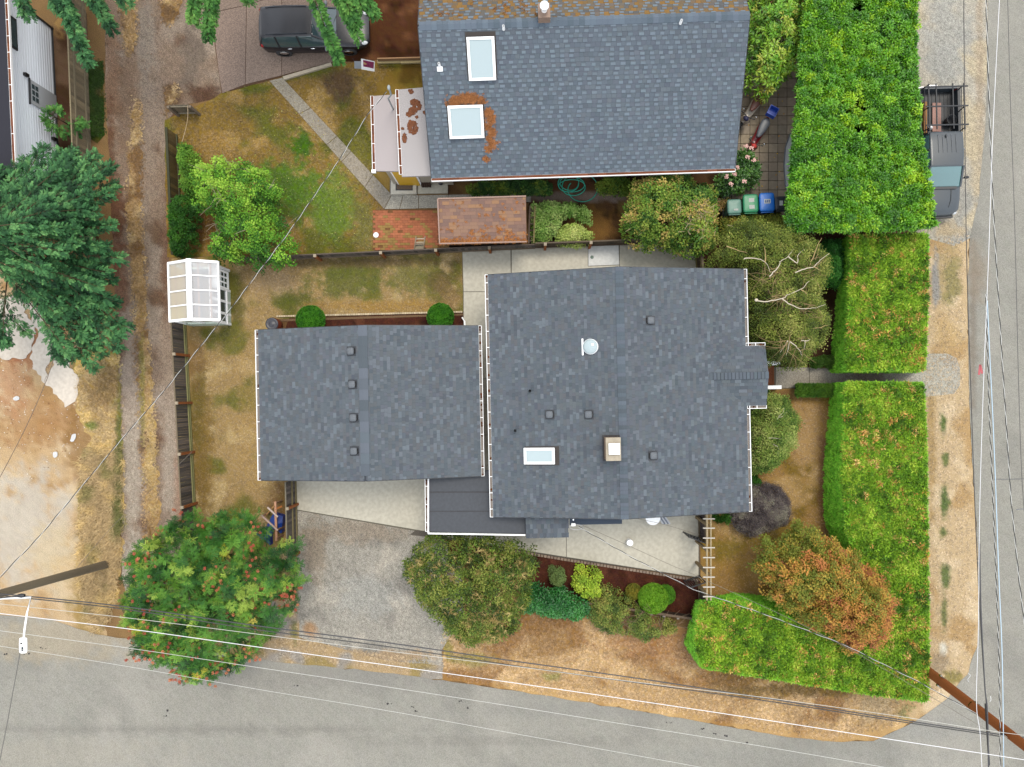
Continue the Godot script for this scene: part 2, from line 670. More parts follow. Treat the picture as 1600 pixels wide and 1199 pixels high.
func setting() -> void:
	var dry := C(192, 158, 104)
	var straw := C(212, 180, 128)
	var brown := C(148, 112, 70)
	var green := C(96, 108, 44)
	var red := C(112, 74, 50)
	# base ground: a fine sheet under the view and a wide apron to the horizon
	var s := Shape.new()
	s.col = C(150, 120, 80)
	for r in [[-300, 300, -300, -22], [-300, 300, 20, 300], [-300, -27, -22, 20], [24, 300, -22, 20]]:
		s.quad(Vector3(r[0], -0.01, r[2]), Vector3(r[1], -0.01, r[2]), Vector3(r[1], -0.01, r[3]), Vector3(r[0], -0.01, r[3]))
	var far := obj("ground_beyond", s, M.soil, self, false, "structure")
	tag(far, "bare brown ground running on beyond the gardens to the horizon")
	var all := PackedVector2Array([Vector2(-27.2, -22.2), Vector2(24.2, -22.2), Vector2(24.2, 20.2), Vector2(-27.2, 20.2)])
	var g := sheet("ground", all, -0.004, 0.2, tinted(C(150, 118, 78), [[C(120, 88, 58), 0.5, 0.0, 0.5]], [[60, 600, 90, 30, C(225, 222, 215), 0.0]]), M.soil)
	tag(g, "brown earth ground under the gardens and lane")

	var dirt := sheet("dirt_lot", ragged(poly([-260, 400, 60, 400, 120, 540, 128, 600, 133, 660, 150, 700, 138, 790, 138, 860, 155, 930, 170, 1010, -260, 1010]), 0.16), 0.0, 0.14,
		tinted(C(206, 174, 130), [[C(220, 196, 158), 0.7, 0.0, 0.5], [C(186, 148, 100), 1.6, 0.15, 0.5]],
			[[40, 830, 90, 110, C(204, 192, 172), 0.9], [60, 660, 110, 45, C(178, 134, 88), 0.75], [150, 560, 40, 60, C(140, 96, 64), 0.8], [20, 600, 30, 60, C(190, 140, 100), 0.7],
			[30, 540, 60, 40, C(170, 110, 76), 0.8], [125, 690, 30, 60, C(150, 112, 66), 0.7], [90, 870, 60, 60, C(214, 190, 146), 0.6], [140, 950, 40, 60, C(168, 138, 78), 0.8], [10, 980, 100, 20, C(190, 172, 145), 0.9]]), M.soil)
	tag(dirt, "bare sandy dirt lot with brown litter beside the lane")

	lawn_tint.verge = tinted(C(200, 168, 108), [[C(156, 142, 74), 1.4, 0.1, 0.45], [C(222, 186, 104), 2.2, 0.1, 0.5]],
		[[187, 690, 6, 130, C(104, 112, 44), 0.85], [140, 665, 14, 8, C(110, 128, 48), 0.9], [160, 610, 30, 50, C(160, 126, 72), 0.8], [184, 800, 8, 60, C(110, 118, 48), 0.8]])
	var v := sheet("grass_verge", ragged(poly([112, 556, 184, 545, 190, 640, 193, 760, 190, 860, 182, 940, 160, 985, 142, 985, 124, 930, 120, 870, 122, 790, 124, 740, 142, 690, 120, 640]), 0.16, 0.15), 0.008, 0.1, lawn_tint.verge, M.soil)
	tag(v, "straw yellow grass verge between dirt lot and lane")

	# the lane
	var lane := sheet("lane", ragged(poly([150, -120, 165, 0, 164, 120, 170, 240, 174, 340, 180, 460, 185, 560, 187, 700, 190, 800, 190, 900, 205, 975, 290, 1005, 300, 960, 290, 840, 284, 760, 280, 660, 272, 540, 264, 430, 260, 300, 258, 190, 285, 165, 352, 150, 335, 40, 330, -120]), 0.06), 0.004, 0.12,
		tinted(C(150, 130, 114), [[C(166, 150, 136), 0.8, 0.0, 0.4], [C(122, 98, 80), 1.1, 0.15, 0.5]],
			[[178, 330, 26, 80, red, 0.9], [180, 470, 22, 110, C(124, 84, 62), 0.75], [176, 130, 16, 130, C(150, 116, 92), 0.7], [200, 160, 30, 120, C(138, 112, 92), 0.6], [260, 450, 10, 150, C(128, 96, 78), 0.8],
			[230, 60, 16, 90, C(150, 140, 130), 0.8], [235, 180, 24, 140, C(160, 144, 130), 0.6], [204, 720, 18, 140, C(176, 164, 150), 0.9], [268, 730, 18, 120, C(178, 164, 150), 0.9], [262, 560, 14, 90, C(168, 150, 134), 0.8],
			[200, 600, 16, 80, C(172, 156, 142), 0.8], [280, 760, 8, 120, C(170, 130, 108), 0.5], [300, 90, 24, 70, C(124, 112, 102), 0.85], [320, 150, 34, 22, C(96, 70, 54), 0.9], [205, 900, 30, 80, C(182, 172, 160), 0.9], [172, 240, 10, 90, C(110, 76, 56), 0.7]], 0.12), M.gravel)
	tag(lane, "gravel lane with two wheel tracks and reddish needle litter")
	lawn_tint.strip = tinted(C(186, 148, 90), [[C(146, 110, 66), 1.6, -0.05, 0.3], [C(206, 172, 112), 2.2, 0.15, 0.5]], [[236, 700, 16, 130, C(206, 176, 108), 0.6], [222, 620, 6, 120, C(150, 140, 62), 0.7]])
	for p in [[186, -20, 210, -20, 210, 50, 208, 76, 203, 84, 196, 66, 190, 20], [210, 170, 216, 172, 219, 220, 219, 330, 224, 420, 228, 520, 235, 600, 241, 680, 246, 760, 248, 850, 228, 850, 227, 760, 223, 660, 217, 560, 209, 450, 203, 360, 199, 310, 205, 230, 209, 190],
			[250, -20, 282, -20, 276, 20, 268, 38, 257, 36, 252, 10], [262, 140, 274, 134, 280, 150, 267, 166, 261, 176]]:
		var st := sheet("grass_strip", ragged(poly(p), 0.24, 0.15), 0.012, 0.1, lawn_tint.strip, M.soil)
		tag(st, "strip of straw coloured grass along the middle of the lane")
	lawn_tint.dark_grass = tinted(C(52, 76, 24), [[C(92, 84, 40), 1.2, 0.2, 0.5]])  # grass of a dark green colour
	tag(sheet("grass_border", ragged(poly([133, 92, 160, 96, 163, 150, 163, 210, 152, 224, 140, 216]), 0.08), 0.01, 0.1, lawn_tint.dark_grass, M.soil), "dark green grass at the foot of the lane's board fence")
	tag(sheet("soil_border", ragged(poly([80, 40, 100, 20, 136, 20, 138, 240, 160, 420, 150, 430, 90, 300]), 0.05), 0.006, 0.15, tinted(C(120, 94, 72), [[C(88, 64, 46), 1.2, 0.0, 0.4]], [[92, 30, 14, 24, C(190, 150, 90), 0.9]]), M.soil), "brown soil strip between white house and board fence")

	# the neighbour's garden
	lawn_tint.neighbour = tinted(C(150, 120, 56), [[C(112, 112, 40), 0.9, -0.1, 0.3], [C(178, 144, 78), 1.3, 0.1, 0.45]],
		[[535, 132, 30, 30, C(116, 90, 62), 0.95], [620, 120, 40, 20, C(120, 96, 40), 0.6], [470, 225, 22, 24, C(70, 112, 24), 0.95], [450, 290, 70, 50, C(88, 128, 34), 0.9], [520, 320, 50, 60, C(112, 138, 46), 0.85], [420, 330, 50, 50, C(84, 112, 36), 0.8],
		[330, 230, 40, 30, C(168, 132, 66), 0.8], [290, 360, 40, 40, C(112, 76, 40), 0.9], [320, 330, 30, 60, C(128, 88, 44), 0.8], [560, 250, 30, 60, C(140, 130, 56), 0.6], [570, 350, 18, 60, C(128, 122, 58), 0.9], [640, 112, 20, 30, C(92, 70, 34), 0.7]])
	tag(sheet("neighbour_lawn", ragged(poly([257, 188, 300, 170, 346, 146, 430, 124, 520, 100, 664, 96, 680, 290, 585, 330, 584, 396, 262, 402]), 0.07), 0.008, 0.1, lawn_tint.neighbour, M.soil), "patchy green and brown lawn beside the neighbour's diagonal walk")
	tag(sheet("bark_mulch", ragged(poly([520, -120, 668, -120, 668, 92, 590, 94, 520, 98, 470, 40]), 0.1), 0.01, 0.12, tinted(C(92, 58, 38), [[C(66, 40, 26), 1.5, 0.0, 0.4], [C(120, 80, 52), 1.9, 0.15, 0.5]]), M.soil), "dark bark ground beside the neighbour's house and car")
	tag(sheet("planting_bed", ragged(poly([690, 280, 1140, 262, 1130, 345, 1100, 400, 985, 384, 830, 390, 826, 318, 700, 306]), 0.06), 0.01, 0.12, tinted(C(104, 76, 50), [[C(70, 52, 32), 1.4, 0.0, 0.4], [C(140, 112, 66), 1.2, 0.15, 0.5]],
		[[930, 350, 40, 34, C(142, 104, 56), 0.95], [905, 340, 20, 14, C(150, 116, 64), 0.9], [880, 308, 110, 9, C(134, 118, 104), 0.95], [950, 308, 40, 9, C(146, 128, 114), 0.9], [880, 286, 60, 12, C(96, 62, 44), 0.9]]), M.soil), "brown planting bed below the neighbour's gutter")
	# this property
	lawn_tint.back = tinted(C(174, 144, 92), [[C(124, 118, 54), 1.0, 0.0, 0.35], [C(194, 166, 112), 1.6, 0.15, 0.5]],
		[[430, 440, 40, 30, C(186, 156, 112), 0.95], [540, 440, 70, 30, C(108, 112, 50), 0.85], [640, 430, 60, 34, C(112, 116, 54), 0.7], [460, 470, 36, 16, C(96, 102, 42), 0.8], [600, 478, 130, 10, C(176, 138, 70), 0.8], [700, 460, 24, 30, C(160, 130, 84), 0.8], [690, 440, 30, 24, C(120, 100, 60), 0.7],
		[560, 410, 160, 9, C(120, 100, 66), 0.8], [372, 470, 14, 40, C(104, 98, 46), 0.8], [385, 405, 30, 12, C(120, 90, 60), 0.8], [316, 700, 20, 140, C(140, 112, 56), 0.9], [310, 620, 14, 80, C(120, 104, 50), 0.7], [400, 660, 40, 160, C(184, 150, 92), 0.5], [300, 560, 24, 40, C(150, 118, 74), 0.8], [440, 790, 24, 40, C(136, 102, 66), 0.8]])
	tag(sheet("back_lawn", ragged(poly([268, 404, 360, 398, 470, 398, 723, 388, 724, 488, 425, 500, 410, 540, 412, 752, 462, 752, 464, 860, 470, 1000, 420, 1012, 285, 850, 278, 690, 268, 510]), 0.04), 0.0095, 0.1, lawn_tint.back, M.soil), "dry beige and green back lawn round the garage")
	var mulch := tinted(C(84, 48, 36), [[C(64, 34, 26), 1.8, 0.0, 0.4], [C(104, 64, 48), 2.4, 0.1, 0.5]], [], 0.16)
	tag(sheet("mulch_bed", poly([452, 497, 724, 488, 724, 530, 440, 530]), 0.02, 0.12, mulch, M.gravel), "reddish brown mulch bed along the garage's north wall")
	tag(sheet("mulch_bed", poly([700, 842, 800, 856, 880, 872, 1094, 908, 1098, 966, 1000, 958, 860, 925, 700, 880]), 0.02, 0.12, mulch, M.gravel), "reddish brown mulch bed between terrace and low fence")
	lawn_tint.front = tinted(C(172, 134, 76), [[C(140, 112, 48), 0.9, 0.0, 0.35], [C(192, 156, 98), 1.4, 0.1, 0.5]],
		[[1260, 680, 30, 60, C(188, 152, 100), 0.8], [1140, 860, 30, 30, C(130, 112, 40), 0.8], [1210, 840, 40, 20, C(138, 118, 46), 0.7], [1160, 800, 40, 20, C(116, 96, 36), 0.8], [1286, 760, 10, 110, C(128, 92, 60), 0.8], [1170, 890, 60, 30, C(182, 140, 70), 0.7], [1225, 620, 16, 14, C(130, 98, 64), 0.9]])
	tag(sheet("front_lawn", ragged(poly([1095, 760, 1160, 640, 1200, 604, 1340, 604, 1345, 860, 1420, 960, 1400, 1000, 1300, 990, 1200, 965, 1095, 960]), 0.04), 0.008, 0.1, lawn_tint.front, M.soil), "tan front lawn between house and tall cedar hedge")
	tag(sheet("dark_soil", ragged(poly([1085, 384, 1130, 330, 1240, 340, 1440, 356, 1440, 574, 1200, 574, 1160, 560, 1085, 430]), 0.04), 0.01, 0.14, tinted(C(84, 60, 42), [[C(58, 44, 26), 1.2, 0.0, 0.4]]), M.soil), "dark brown soil under the pale limbed tree and cedar hedge")  # soil in two dark browns
	# verges by the roads
	lawn_tint.east = tinted(C(208, 180, 138), [[C(192, 158, 110), 0.9, 0.05, 0.4], [C(222, 196, 156), 1.4, 0.1, 0.45]],
		[[1474, 664, 8, 20, C(92, 116, 56), 0.95], [1478, 720, 6, 14, C(104, 120, 62), 0.9], [1476, 785, 9, 28, C(92, 114, 58), 0.95], [1474, 832, 7, 10, C(100, 118, 60), 0.9], [1477, 900, 9, 26, C(92, 112, 56), 0.9], [1476, 960, 6, 26, C(104, 116, 60), 0.85], [1455, 700, 8, 120, C(178, 146, 92), 0.7],
		[1474, 1012, 7, 12, C(220, 214, 196), 0.9], [1462, 1040, 20, 20, C(170, 150, 122), 0.8], [1492, 1060, 20, 16, C(140, 128, 62), 0.8], [1480, 430, 26, 50, C(178, 156, 110), 0.8], [1488, 440, 16, 40, C(142, 136, 82), 0.6], [1462, 440, 7, 50, C(160, 156, 150), 0.9], [1480, 520, 24, 30, C(204, 172, 120), 0.7]])
	tag(sheet("east_verge", ragged(poly([1430, 360, 1515, 350, 1513, 450, 1514, 600, 1519, 720, 1527, 850, 1531, 940, 1527, 1010, 1512, 1052, 1482, 1090, 1430, 1128, 1380, 1090, 1380, 600, 1430, 600]), 0.07), 0.008, 0.1, lawn_tint.east, M.soil), "pale dry verge with green tufts between cedar hedge and east road")
	lawn_tint.south = tinted(C(200, 162, 108), [[C(166, 124, 74), 0.8, 0.0, 0.4], [C(218, 180, 124), 1.3, 0.1, 0.5]],
		[[840, 975, 70, 24, C(150, 108, 60), 0.85], [860, 1000, 60, 30, C(156, 116, 64), 0.7], [1040, 1000, 110, 40, C(176, 126, 76), 0.7], [1250, 1078, 170, 14, C(132, 104, 56), 0.95], [1160, 1060, 60, 14, C(142, 108, 60), 0.9], [860, 1058, 16, 10, C(142, 142, 68), 0.7], [740, 1030, 40, 12, C(150, 142, 72), 0.7], [1420, 1110, 24, 14, C(150, 146, 80), 0.8],  # dark spots south of the cedar hedge paint its shadow on the grass
		[900, 1080, 200, 12, C(206, 168, 112), 0.6], [1370, 1105, 40, 24, C(196, 168, 124), 0.8], [700, 1010, 10, 20, C(150, 140, 60), 0.8]])
	tag(sheet("south_verge", ragged(poly([690, 930, 860, 950, 1095, 985, 1110, 1040, 1300, 1060, 1470, 1090, 1420, 1132, 1365, 1158, 1300, 1162, 1200, 1148, 1000, 1112, 800, 1080, 690, 1062]), 0.13), 0.006, 0.1, lawn_tint.south, M.soil), "dry tan grass verge between low fence and south road")
	lawn_tint.corner = tinted(C(190, 162, 120), [[C(166, 144, 92), 1.0, 0.0, 0.3], [C(166, 156, 142), 1.2, 0.1, 0.4]], [[440, 985, 24, 14, C(168, 160, 150), 0.8], [460, 985, 8, 20, C(110, 116, 50), 0.7]])
	tag(sheet("corner_verge", ragged(poly([380, 940, 420, 860, 470, 850, 469, 1000, 600, 1022, 692, 1028, 692, 1064, 600, 1052, 400, 1034, 300, 1012]), 0.12), 0.012, 0.1, lawn_tint.corner, M.soil), "thin dry verge at the foot of the gravel drive")
	# gravel
	tag(sheet("gravel_drive", ragged(poly([463, 796, 672, 830, 720, 870, 724, 960, 692, 1016, 690, 1040, 600, 1032, 468, 996]), 0.04, 0.4), 0.014, 0.1, tinted(C(170, 166, 158), [[C(150, 146, 140), 0.9, 0.0, 0.4], [C(186, 180, 170), 1.3, 0.1, 0.5]],
		[[560, 830, 90, 22, C(158, 146, 132), 0.8], [490, 860, 24, 60, C(150, 136, 120), 0.7], [570, 930, 60, 40, C(170, 170, 166), 0.7], [600, 1026, 100, 10, C(176, 150, 118), 0.8], [485, 985, 16, 14, C(180, 140, 100), 0.8]], 0.14), M.gravel), "grey gravel drive below the garage")
	tag(sheet("gravel_strip", ragged(poly([1380, -160, 1548, -160, 1545, 0, 1543, 180, 1532, 300, 1516, 372, 1490, 384, 1430, 366, 1400, 200]), 0.06), 0.01, 0.1, tinted(C(186, 180, 168), [[C(168, 166, 160), 0.8, 0.0, 0.4], [C(196, 184, 160), 1.0, 0.1, 0.4]],
		[[1480, 60, 40, 90, C(172, 172, 168), 0.8], [1532, 150, 8, 220, C(172, 156, 136), 0.7], [1480, 360, 30, 14, C(184, 164, 130), 0.7], [1525, 250, 10, 80, C(192, 178, 152), 0.7]], 0.15), M.gravel), "pale gravel shoulder under the parked truck")
	tag(sheet("gravel_landing", ragged(poly([1320, 576, 1425, 576, 1425, 554, 1480, 552, 1494, 560, 1500, 576, 1500, 602, 1491, 616, 1425, 622, 1425, 604, 1320, 605]), 0.03), 0.014, 0.08, tinted(C(184, 180, 170), [[C(176, 170, 160), 1.2, 0.0, 0.5]], [[1360, 590, 40, 14, C(132, 110, 96), 0.6]], 0.1), M.gravel), "rounded grey gravel landing where the entry walk meets the verge")
	# road: the south street and the east street are one sheet with a rounded corner
	var band := C(150, 148, 144)
	tag(sheet("road", ragged(poly([1545, -260, 1544, 0, 1541, 180, 1530, 300, 1515, 380, 1512, 450, 1514, 600, 1519, 720, 1527, 850, 1531, 940, 1527, 1010, 1512, 1052, 1482, 1090, 1430, 1128, 1365, 1158, 1300, 1160, 1200, 1147, 1000, 1111, 800, 1079, 600, 1051, 400, 1031, 250, 1004, 150, 992, 80, 968, 0, 962, -260, 930, -260, 1420, 1700, 1420, 1780, 1300, 1780, -260]), 0.05, 0.4), 0.016, 0.2,
		tinted(C(176, 175, 169), [[C(186, 184, 178), 0.35, 0.0, 0.5], [C(166, 165, 160), 0.5, 0.1, 0.5]],
			[[1250, 1180, 300, 14, C(170, 170, 166), 0.6], [300, 1140, 400, 8, band, 0.55], [800, 1158, 300, 7, band, 0.4], [100, 1000, 160, 40, C(196, 184, 162), 0.7], [500, 1060, 260, 24, C(164, 162, 158), 0.6], [1520, 520, 9, 140, C(140, 126, 112), 0.6], [1524, 420, 20, 60, C(166, 152, 136), 0.6],
			[900, 1110, 200, 16, C(166, 165, 162), 0.5], [1450, 1140, 90, 24, C(166, 167, 166), 0.5], [60, 1180, 260, 30, C(188, 184, 174), 0.5]], 0.045), M.asphalt), "grey asphalt road, south street and east street meeting at a corner")
	for q in [[462, 1072, 4], [647, 1105, 6], [650, 1111, 4], [718, 1096, 4], [730, 1106, 4], [245, 1013, 5], [260, 1012, 6], [1045, 1130, 7], [1098, 1139, 6], [1115, 1147, 7], [1132, 1150, 5], [1163, 1161, 6], [260, 1110, 3], [258, 1119, 3], [5, 1022, 8], [40, 1022, 7], [70, 1013, 10], [610, 1100, 6]]:
		var b := Shape.new()
		b.col = C(70, 66, 64)
		for i in 3:
			var w := at(q[0] + rr(-2, 2) * q[2] * 0.4, q[1] + rr(-1, 1))
			var r: float = rr(0.02, 0.045)
			b.ball(w + Vector3(0, 0.018, 0), Vector3(r, 0.012, r * rr(0.6, 1.2)), 7, 4)
		var o := obj("road_crumbs", b, M.plain, self, true, "stuff")
		tag(o, "dark crumbs of dirt lying on the grey road")
	# sprayed survey marks
	paint_mark([1530, 586, 1532, 570, 1535, 584], 0.09, C(224, 112, 120), "pink spray mark on the road beside the gravel landing")
	paint_mark([1513, 1052, 1517, 1056, 1512, 1062, 1514, 1066], 0.035, C(230, 230, 226), "white chalk squiggle on the road corner beside the verge")
	paint_mark([1548, 1088, 1549, 1094, 1547, 1097], 0.04, C(236, 236, 232), "short white chalk stroke on the road beside the brown pole")

func paint_mark(a: Array, w: float, col: Color, label: String) -> void:
	var s := Shape.new()
	s.col = col
	var l := pts(a, 0.021)
	for i in l.size() - 1:
		s.beam(l[i], l[i + 1], w, 0.002)
	tag(obj("road_marking", s, M.plain, self), label, "", "", "structure")

func slab(called: String, a: Array, y0: float, y1: float, col: Color, m: Material, parent: Node) -> MeshInstance3D:
	var pl := poly(a, y1)
	# pull the edges in a little so that joints show
	var sh := Geometry2D.offset_polygon(pl, -0.012)
	var s := Shape.new()
	s.col = col
	s.prism(sh[0] if sh.size() else pl, y0, y1)
	return obj(called, s, m, parent)

func under(a: Array, y: float, col: Color, called: String, label: String) -> MeshInstance3D:
	var s := Shape.new()
	s.col = col
	s.prism(poly(a, y), y - 0.05, y)
	var o := obj(called, s, M.soil, self, false, "structure")
	tag(o, label)
	return o

func pavings() -> void:
	var con := C(196, 190, 174)
	# path round the main house
	var o := under([722, 389, 1086, 372, 1090, 452, 792, 440, 780, 760, 690, 760, 700, 520, 724, 510], 0.022, C(120, 112, 98), "side_path", "pale concrete path round the north and west of the main house")
	for a in [[[722, 391, 798, 387, 799, 456, 724, 456], 0.98], [[799, 387, 919, 382, 919, 416, 968, 414, 968, 440, 799, 456], 1.0], [[968, 379, 1086, 374, 1090, 450, 968, 440], 0.86], [[724, 456, 799, 456, 799, 592, 724, 592], 0.98], [[700, 592, 800, 592, 800, 680, 700, 680], 0.8], [[700, 680, 800, 680, 800, 760, 700, 760], 0.8]]:
		slab("concrete_slab", a[0], 0.0, 0.04, tone(con, a[1]), M.concrete, o)
	slab("concrete_patch", [919, 381, 967, 379, 968, 414, 919, 416], 0.0, 0.042, C(216, 216, 212), M.concrete, o)
	var lid := Shape.new()
	lid.col = C(96, 118, 104)
	lid.lathe(at(925, 402, 0.042), [Vector2(0.001, 0.02), Vector2(0.06, 0.018), Vector2(0.075, 0.0)], 14)
	obj("drain_cap", lid, M.plastic, o, true)
	# garage apron
	o = under([455, 744, 672, 738, 672, 834, 464, 798], 0.022, C(120, 112, 98), "garage_apron", "pale concrete apron in front of the garage")
	slab("concrete_slab", [456, 736, 672, 730, 672, 832, 464, 797], 0.0, 0.04, con, M.concrete, o)
	# side terrace
	o = under([640, 836, 700, 790, 1092, 790, 1094, 904, 885, 873, 745, 850, 690, 842], 0.025, C(110, 104, 92), "side_terrace", "pale concrete terrace south of the main house")
	for a in [[[770, 790, 885, 790, 885, 871, 770, 853], 0.97], [[885, 790, 1092, 790, 1092, 903, 885, 871], 1.0], [[672, 800, 770, 800, 770, 853, 690, 838], 0.86]]:
		slab("concrete_slab", a[0], 0.0, 0.04, tone(con, a[1]), M.concrete, o)
	var e := Shape.new()
	var joint := pts([772, 856, 885, 875, 1092, 907], 0.03)
	for i in 62:
		var f := float(i) / 62.0
		var k := 0 if f < 0.35 else 1
		var g := f / 0.35 if k == 0 else (f - 0.35) / 0.65
		var ed := Shape.new()
		ed.col = tone(C(150, 132, 116), rr(0.75, 1.1))
		var a: Vector3 = joint[k].lerp(joint[k + 1], g)
		var dir: Vector3 = (joint[k + 1] - joint[k]).normalized()
		ed.beam(a, a + dir * 0.115, 0.1, 0.08)
		obj("edging_brick", ed, M.concrete, o)
	# edging of the north mulch bed
	o = under([424, 499, 724, 490, 724, 493, 424, 503], 0.03, C(130, 104, 78), "bed_edging", "pale stone edging between back lawn and mulch bed")
	for i in 80:
		var ed := Shape.new()
		ed.col = tone(C(208, 190, 160), rr(0.75, 1.1))
		var a := at(lerpf(432, 723, i / 80.0), lerpf(494.5, 487.5, i / 80.0), 0.04)
		ed.beam(a, a + Vector3(0.085, 0, -0.002), 0.07, 0.07)
		obj("edging_stone", ed, M.concrete, o)
	# entry walk
	o = under([1200, 574, 1322, 576, 1322, 606, 1200, 608], 0.022, C(120, 112, 98), "entry_walk", "grey exposed aggregate walk from the front steps through the hedge")
	for a in [[1212, 573, 1265, 574, 1265, 606, 1212, 607], [1265, 574, 1322, 577, 1322, 604, 1265, 606]]:
		slab("concrete_slab", a, 0.0, 0.04, C(174, 166, 152), M.aggregate, o)
	# the neighbour's diagonal walk
	o = under([420, 126, 440, 121, 612, 308, 690, 305, 690, 325, 600, 327], 0.016, C(130, 104, 70), "garden_walk", "weathered concrete walk running diagonally across the neighbour's lawn")
	var l0 := [Vector2(420, 126), Vector2(600, 327)]
	var l1 := [Vector2(441, 121), Vector2(612, 304)]
	var cuts := [0.0, 0.26, 0.5, 0.63, 0.83, 1.0]
	for i in 5:
		var a: Vector2 = l0[0].lerp(l0[1], cuts[i])
		var b: Vector2 = l1[0].lerp(l1[1], cuts[i])
		var c: Vector2 = l1[0].lerp(l1[1], cuts[i + 1])
		var d: Vector2 = l0[0].lerp(l0[1], cuts[i + 1])
		slab("walk_slab", [a.x, a.y, b.x, b.y, c.x, c.y, d.x, d.y], 0.0, 0.035 + 0.004 * (i % 2), tone(C(176, 166, 150), rr(0.93, 1.05)), M.aggregate, o)
	for a in [[612, 304, 630, 304, 624, 327, 600, 327], [630, 304, 654, 305, 654, 326, 624, 327], [654, 305, 700, 304, 700, 325, 654, 326], [700, 304, 830, 302, 830, 316, 700, 318]]:
		slab("walk_slab", a, 0.0, 0.035, tone(C(188, 182, 168), rr(0.95, 1.05)), M.aggregate, o)
	# landings at the porch
	o = under([609, 280, 652, 280, 652, 304, 609, 304], 0.03, C(140, 132, 120), "porch_landing", "two pale concrete landings outside the yellow door")
	slab("landing_slab", [610, 272, 651, 272, 651, 303, 610, 304], 0.0, 0.16, C(206, 200, 184), M.concrete, o)
	slab("landing_slab", [652, 276, 700, 274, 700, 302, 652, 303], 0.0, 0.10, C(190, 184, 168), M.concrete, o)
	# drive with the dark car, its curb
	o = under([328, 20, 380, -120, 545, -120, 520, 99, 430, 122, 346, 146], 0.016, C(110, 84, 64), "concrete_pad", "pinkish cracked aggregate pad under the dark car")
	for a in [[[330, 20, 385, 8, 383, 132, 347, 146, 342, 118], 0.95], [[385, 8, 440, -10, 440, 118, 383, 132], 1.05], [[440, -10, 530, -60, 528, 60, 520, 97, 440, 118], 0.95], [[340, -120, 385, -120, 385, 8, 330, 20], 0.9], [[385, -120, 530, -120, 530, -60, 440, -10, 385, 8], 0.95]]:
		slab("pad_slab", a[0], 0.0, 0.035, tone(C(162, 142, 128), a[1]), M.aggregate, o)
	slab("curb", [441, 119, 517, 97, 519, 102, 443, 125], 0.0, 0.12, C(190, 178, 158), M.concrete, o)
	# red brick paving
	o = under([582, 328, 688, 327, 688, 390, 582, 391], 0.02, C(140, 98, 64), "brick_paving", "worn red brick paving beside the brown shed")
	var w0 := at(583, 329)
	for j in 16:
		for i in 13:
			if i * 0.215 > 2.75 or (rng.randf() < 0.02):
				continue
			var b := Shape.new()
			var mossy := rng.randf() < (0.15 + 0.025 * j)
			b.col = tone(C(152, 122, 72) if mossy else C(178, 112, 80).lerp(C(160, 98, 70), rng.randf()), rr(0.88, 1.1))
			b.box(w0 + Vector3(0.1 + i * 0.212 + (0.1 if j % 2 else 0.0), 0.018 + rr(0, 0.006), 0.06 + j * 0.106), Vector3(0.206, 0.04, 0.1), Basis(Vector3.UP, rr(-0.03, 0.03)))
			obj("paving_brick", b, M.concrete, o)
	# patio of square pavers
	o = under([1126, 20, 1262, 20, 1262, 336, 1126, 336], 0.012, C(84, 74, 58), "paver_patio", "patio of weathered square pavers between house and laurel hedge")
	var p0 := at(1128, 22)
	for j in 22:
		for i in 10:
			var b := Shape.new()
			b.col = tone(C(176, 160, 138).lerp(C(150, 138, 122), rng.randf()), rr(0.88, 1.12))
			b.box(p0 + Vector3(0.2 + i * 0.395, 0.018 + rr(0, 0.006), 0.2 + j * 0.395), Vector3(0.372, 0.04, 0.372), Basis(Vector3.UP, rr(-0.012, 0.012)))
			obj("paver", b, M.concrete, o)
	# broken slab in the dirt lot
	o = under([-38, 474, 28, 466, 54, 520, 38, 556, -38, 556], 0.006, C(196, 160, 120), "broken_slab", "pale broken concrete slab half buried in the dirt lot")
	for a in [[-40, 470, 30, 462, 58, 520, 40, 560, -40, 560], [30, 462, 60, 480, 90, 540, 66, 600, 46, 560, 58, 520], [68, 598, 92, 545, 122, 592, 118, 628, 104, 634]]:
		var sp := Shape.new()
		sp.col = tone(C(214, 204, 190), rr(0.9, 1.0))
		sp.prism(ragged(poly(a, 0.03), 0.16, 0.14), -0.02, 0.03)
		obj("slab_piece", sp, M.concrete, o)

# ------------------------------------------------------------------ roofs
var shingle_cache := {}

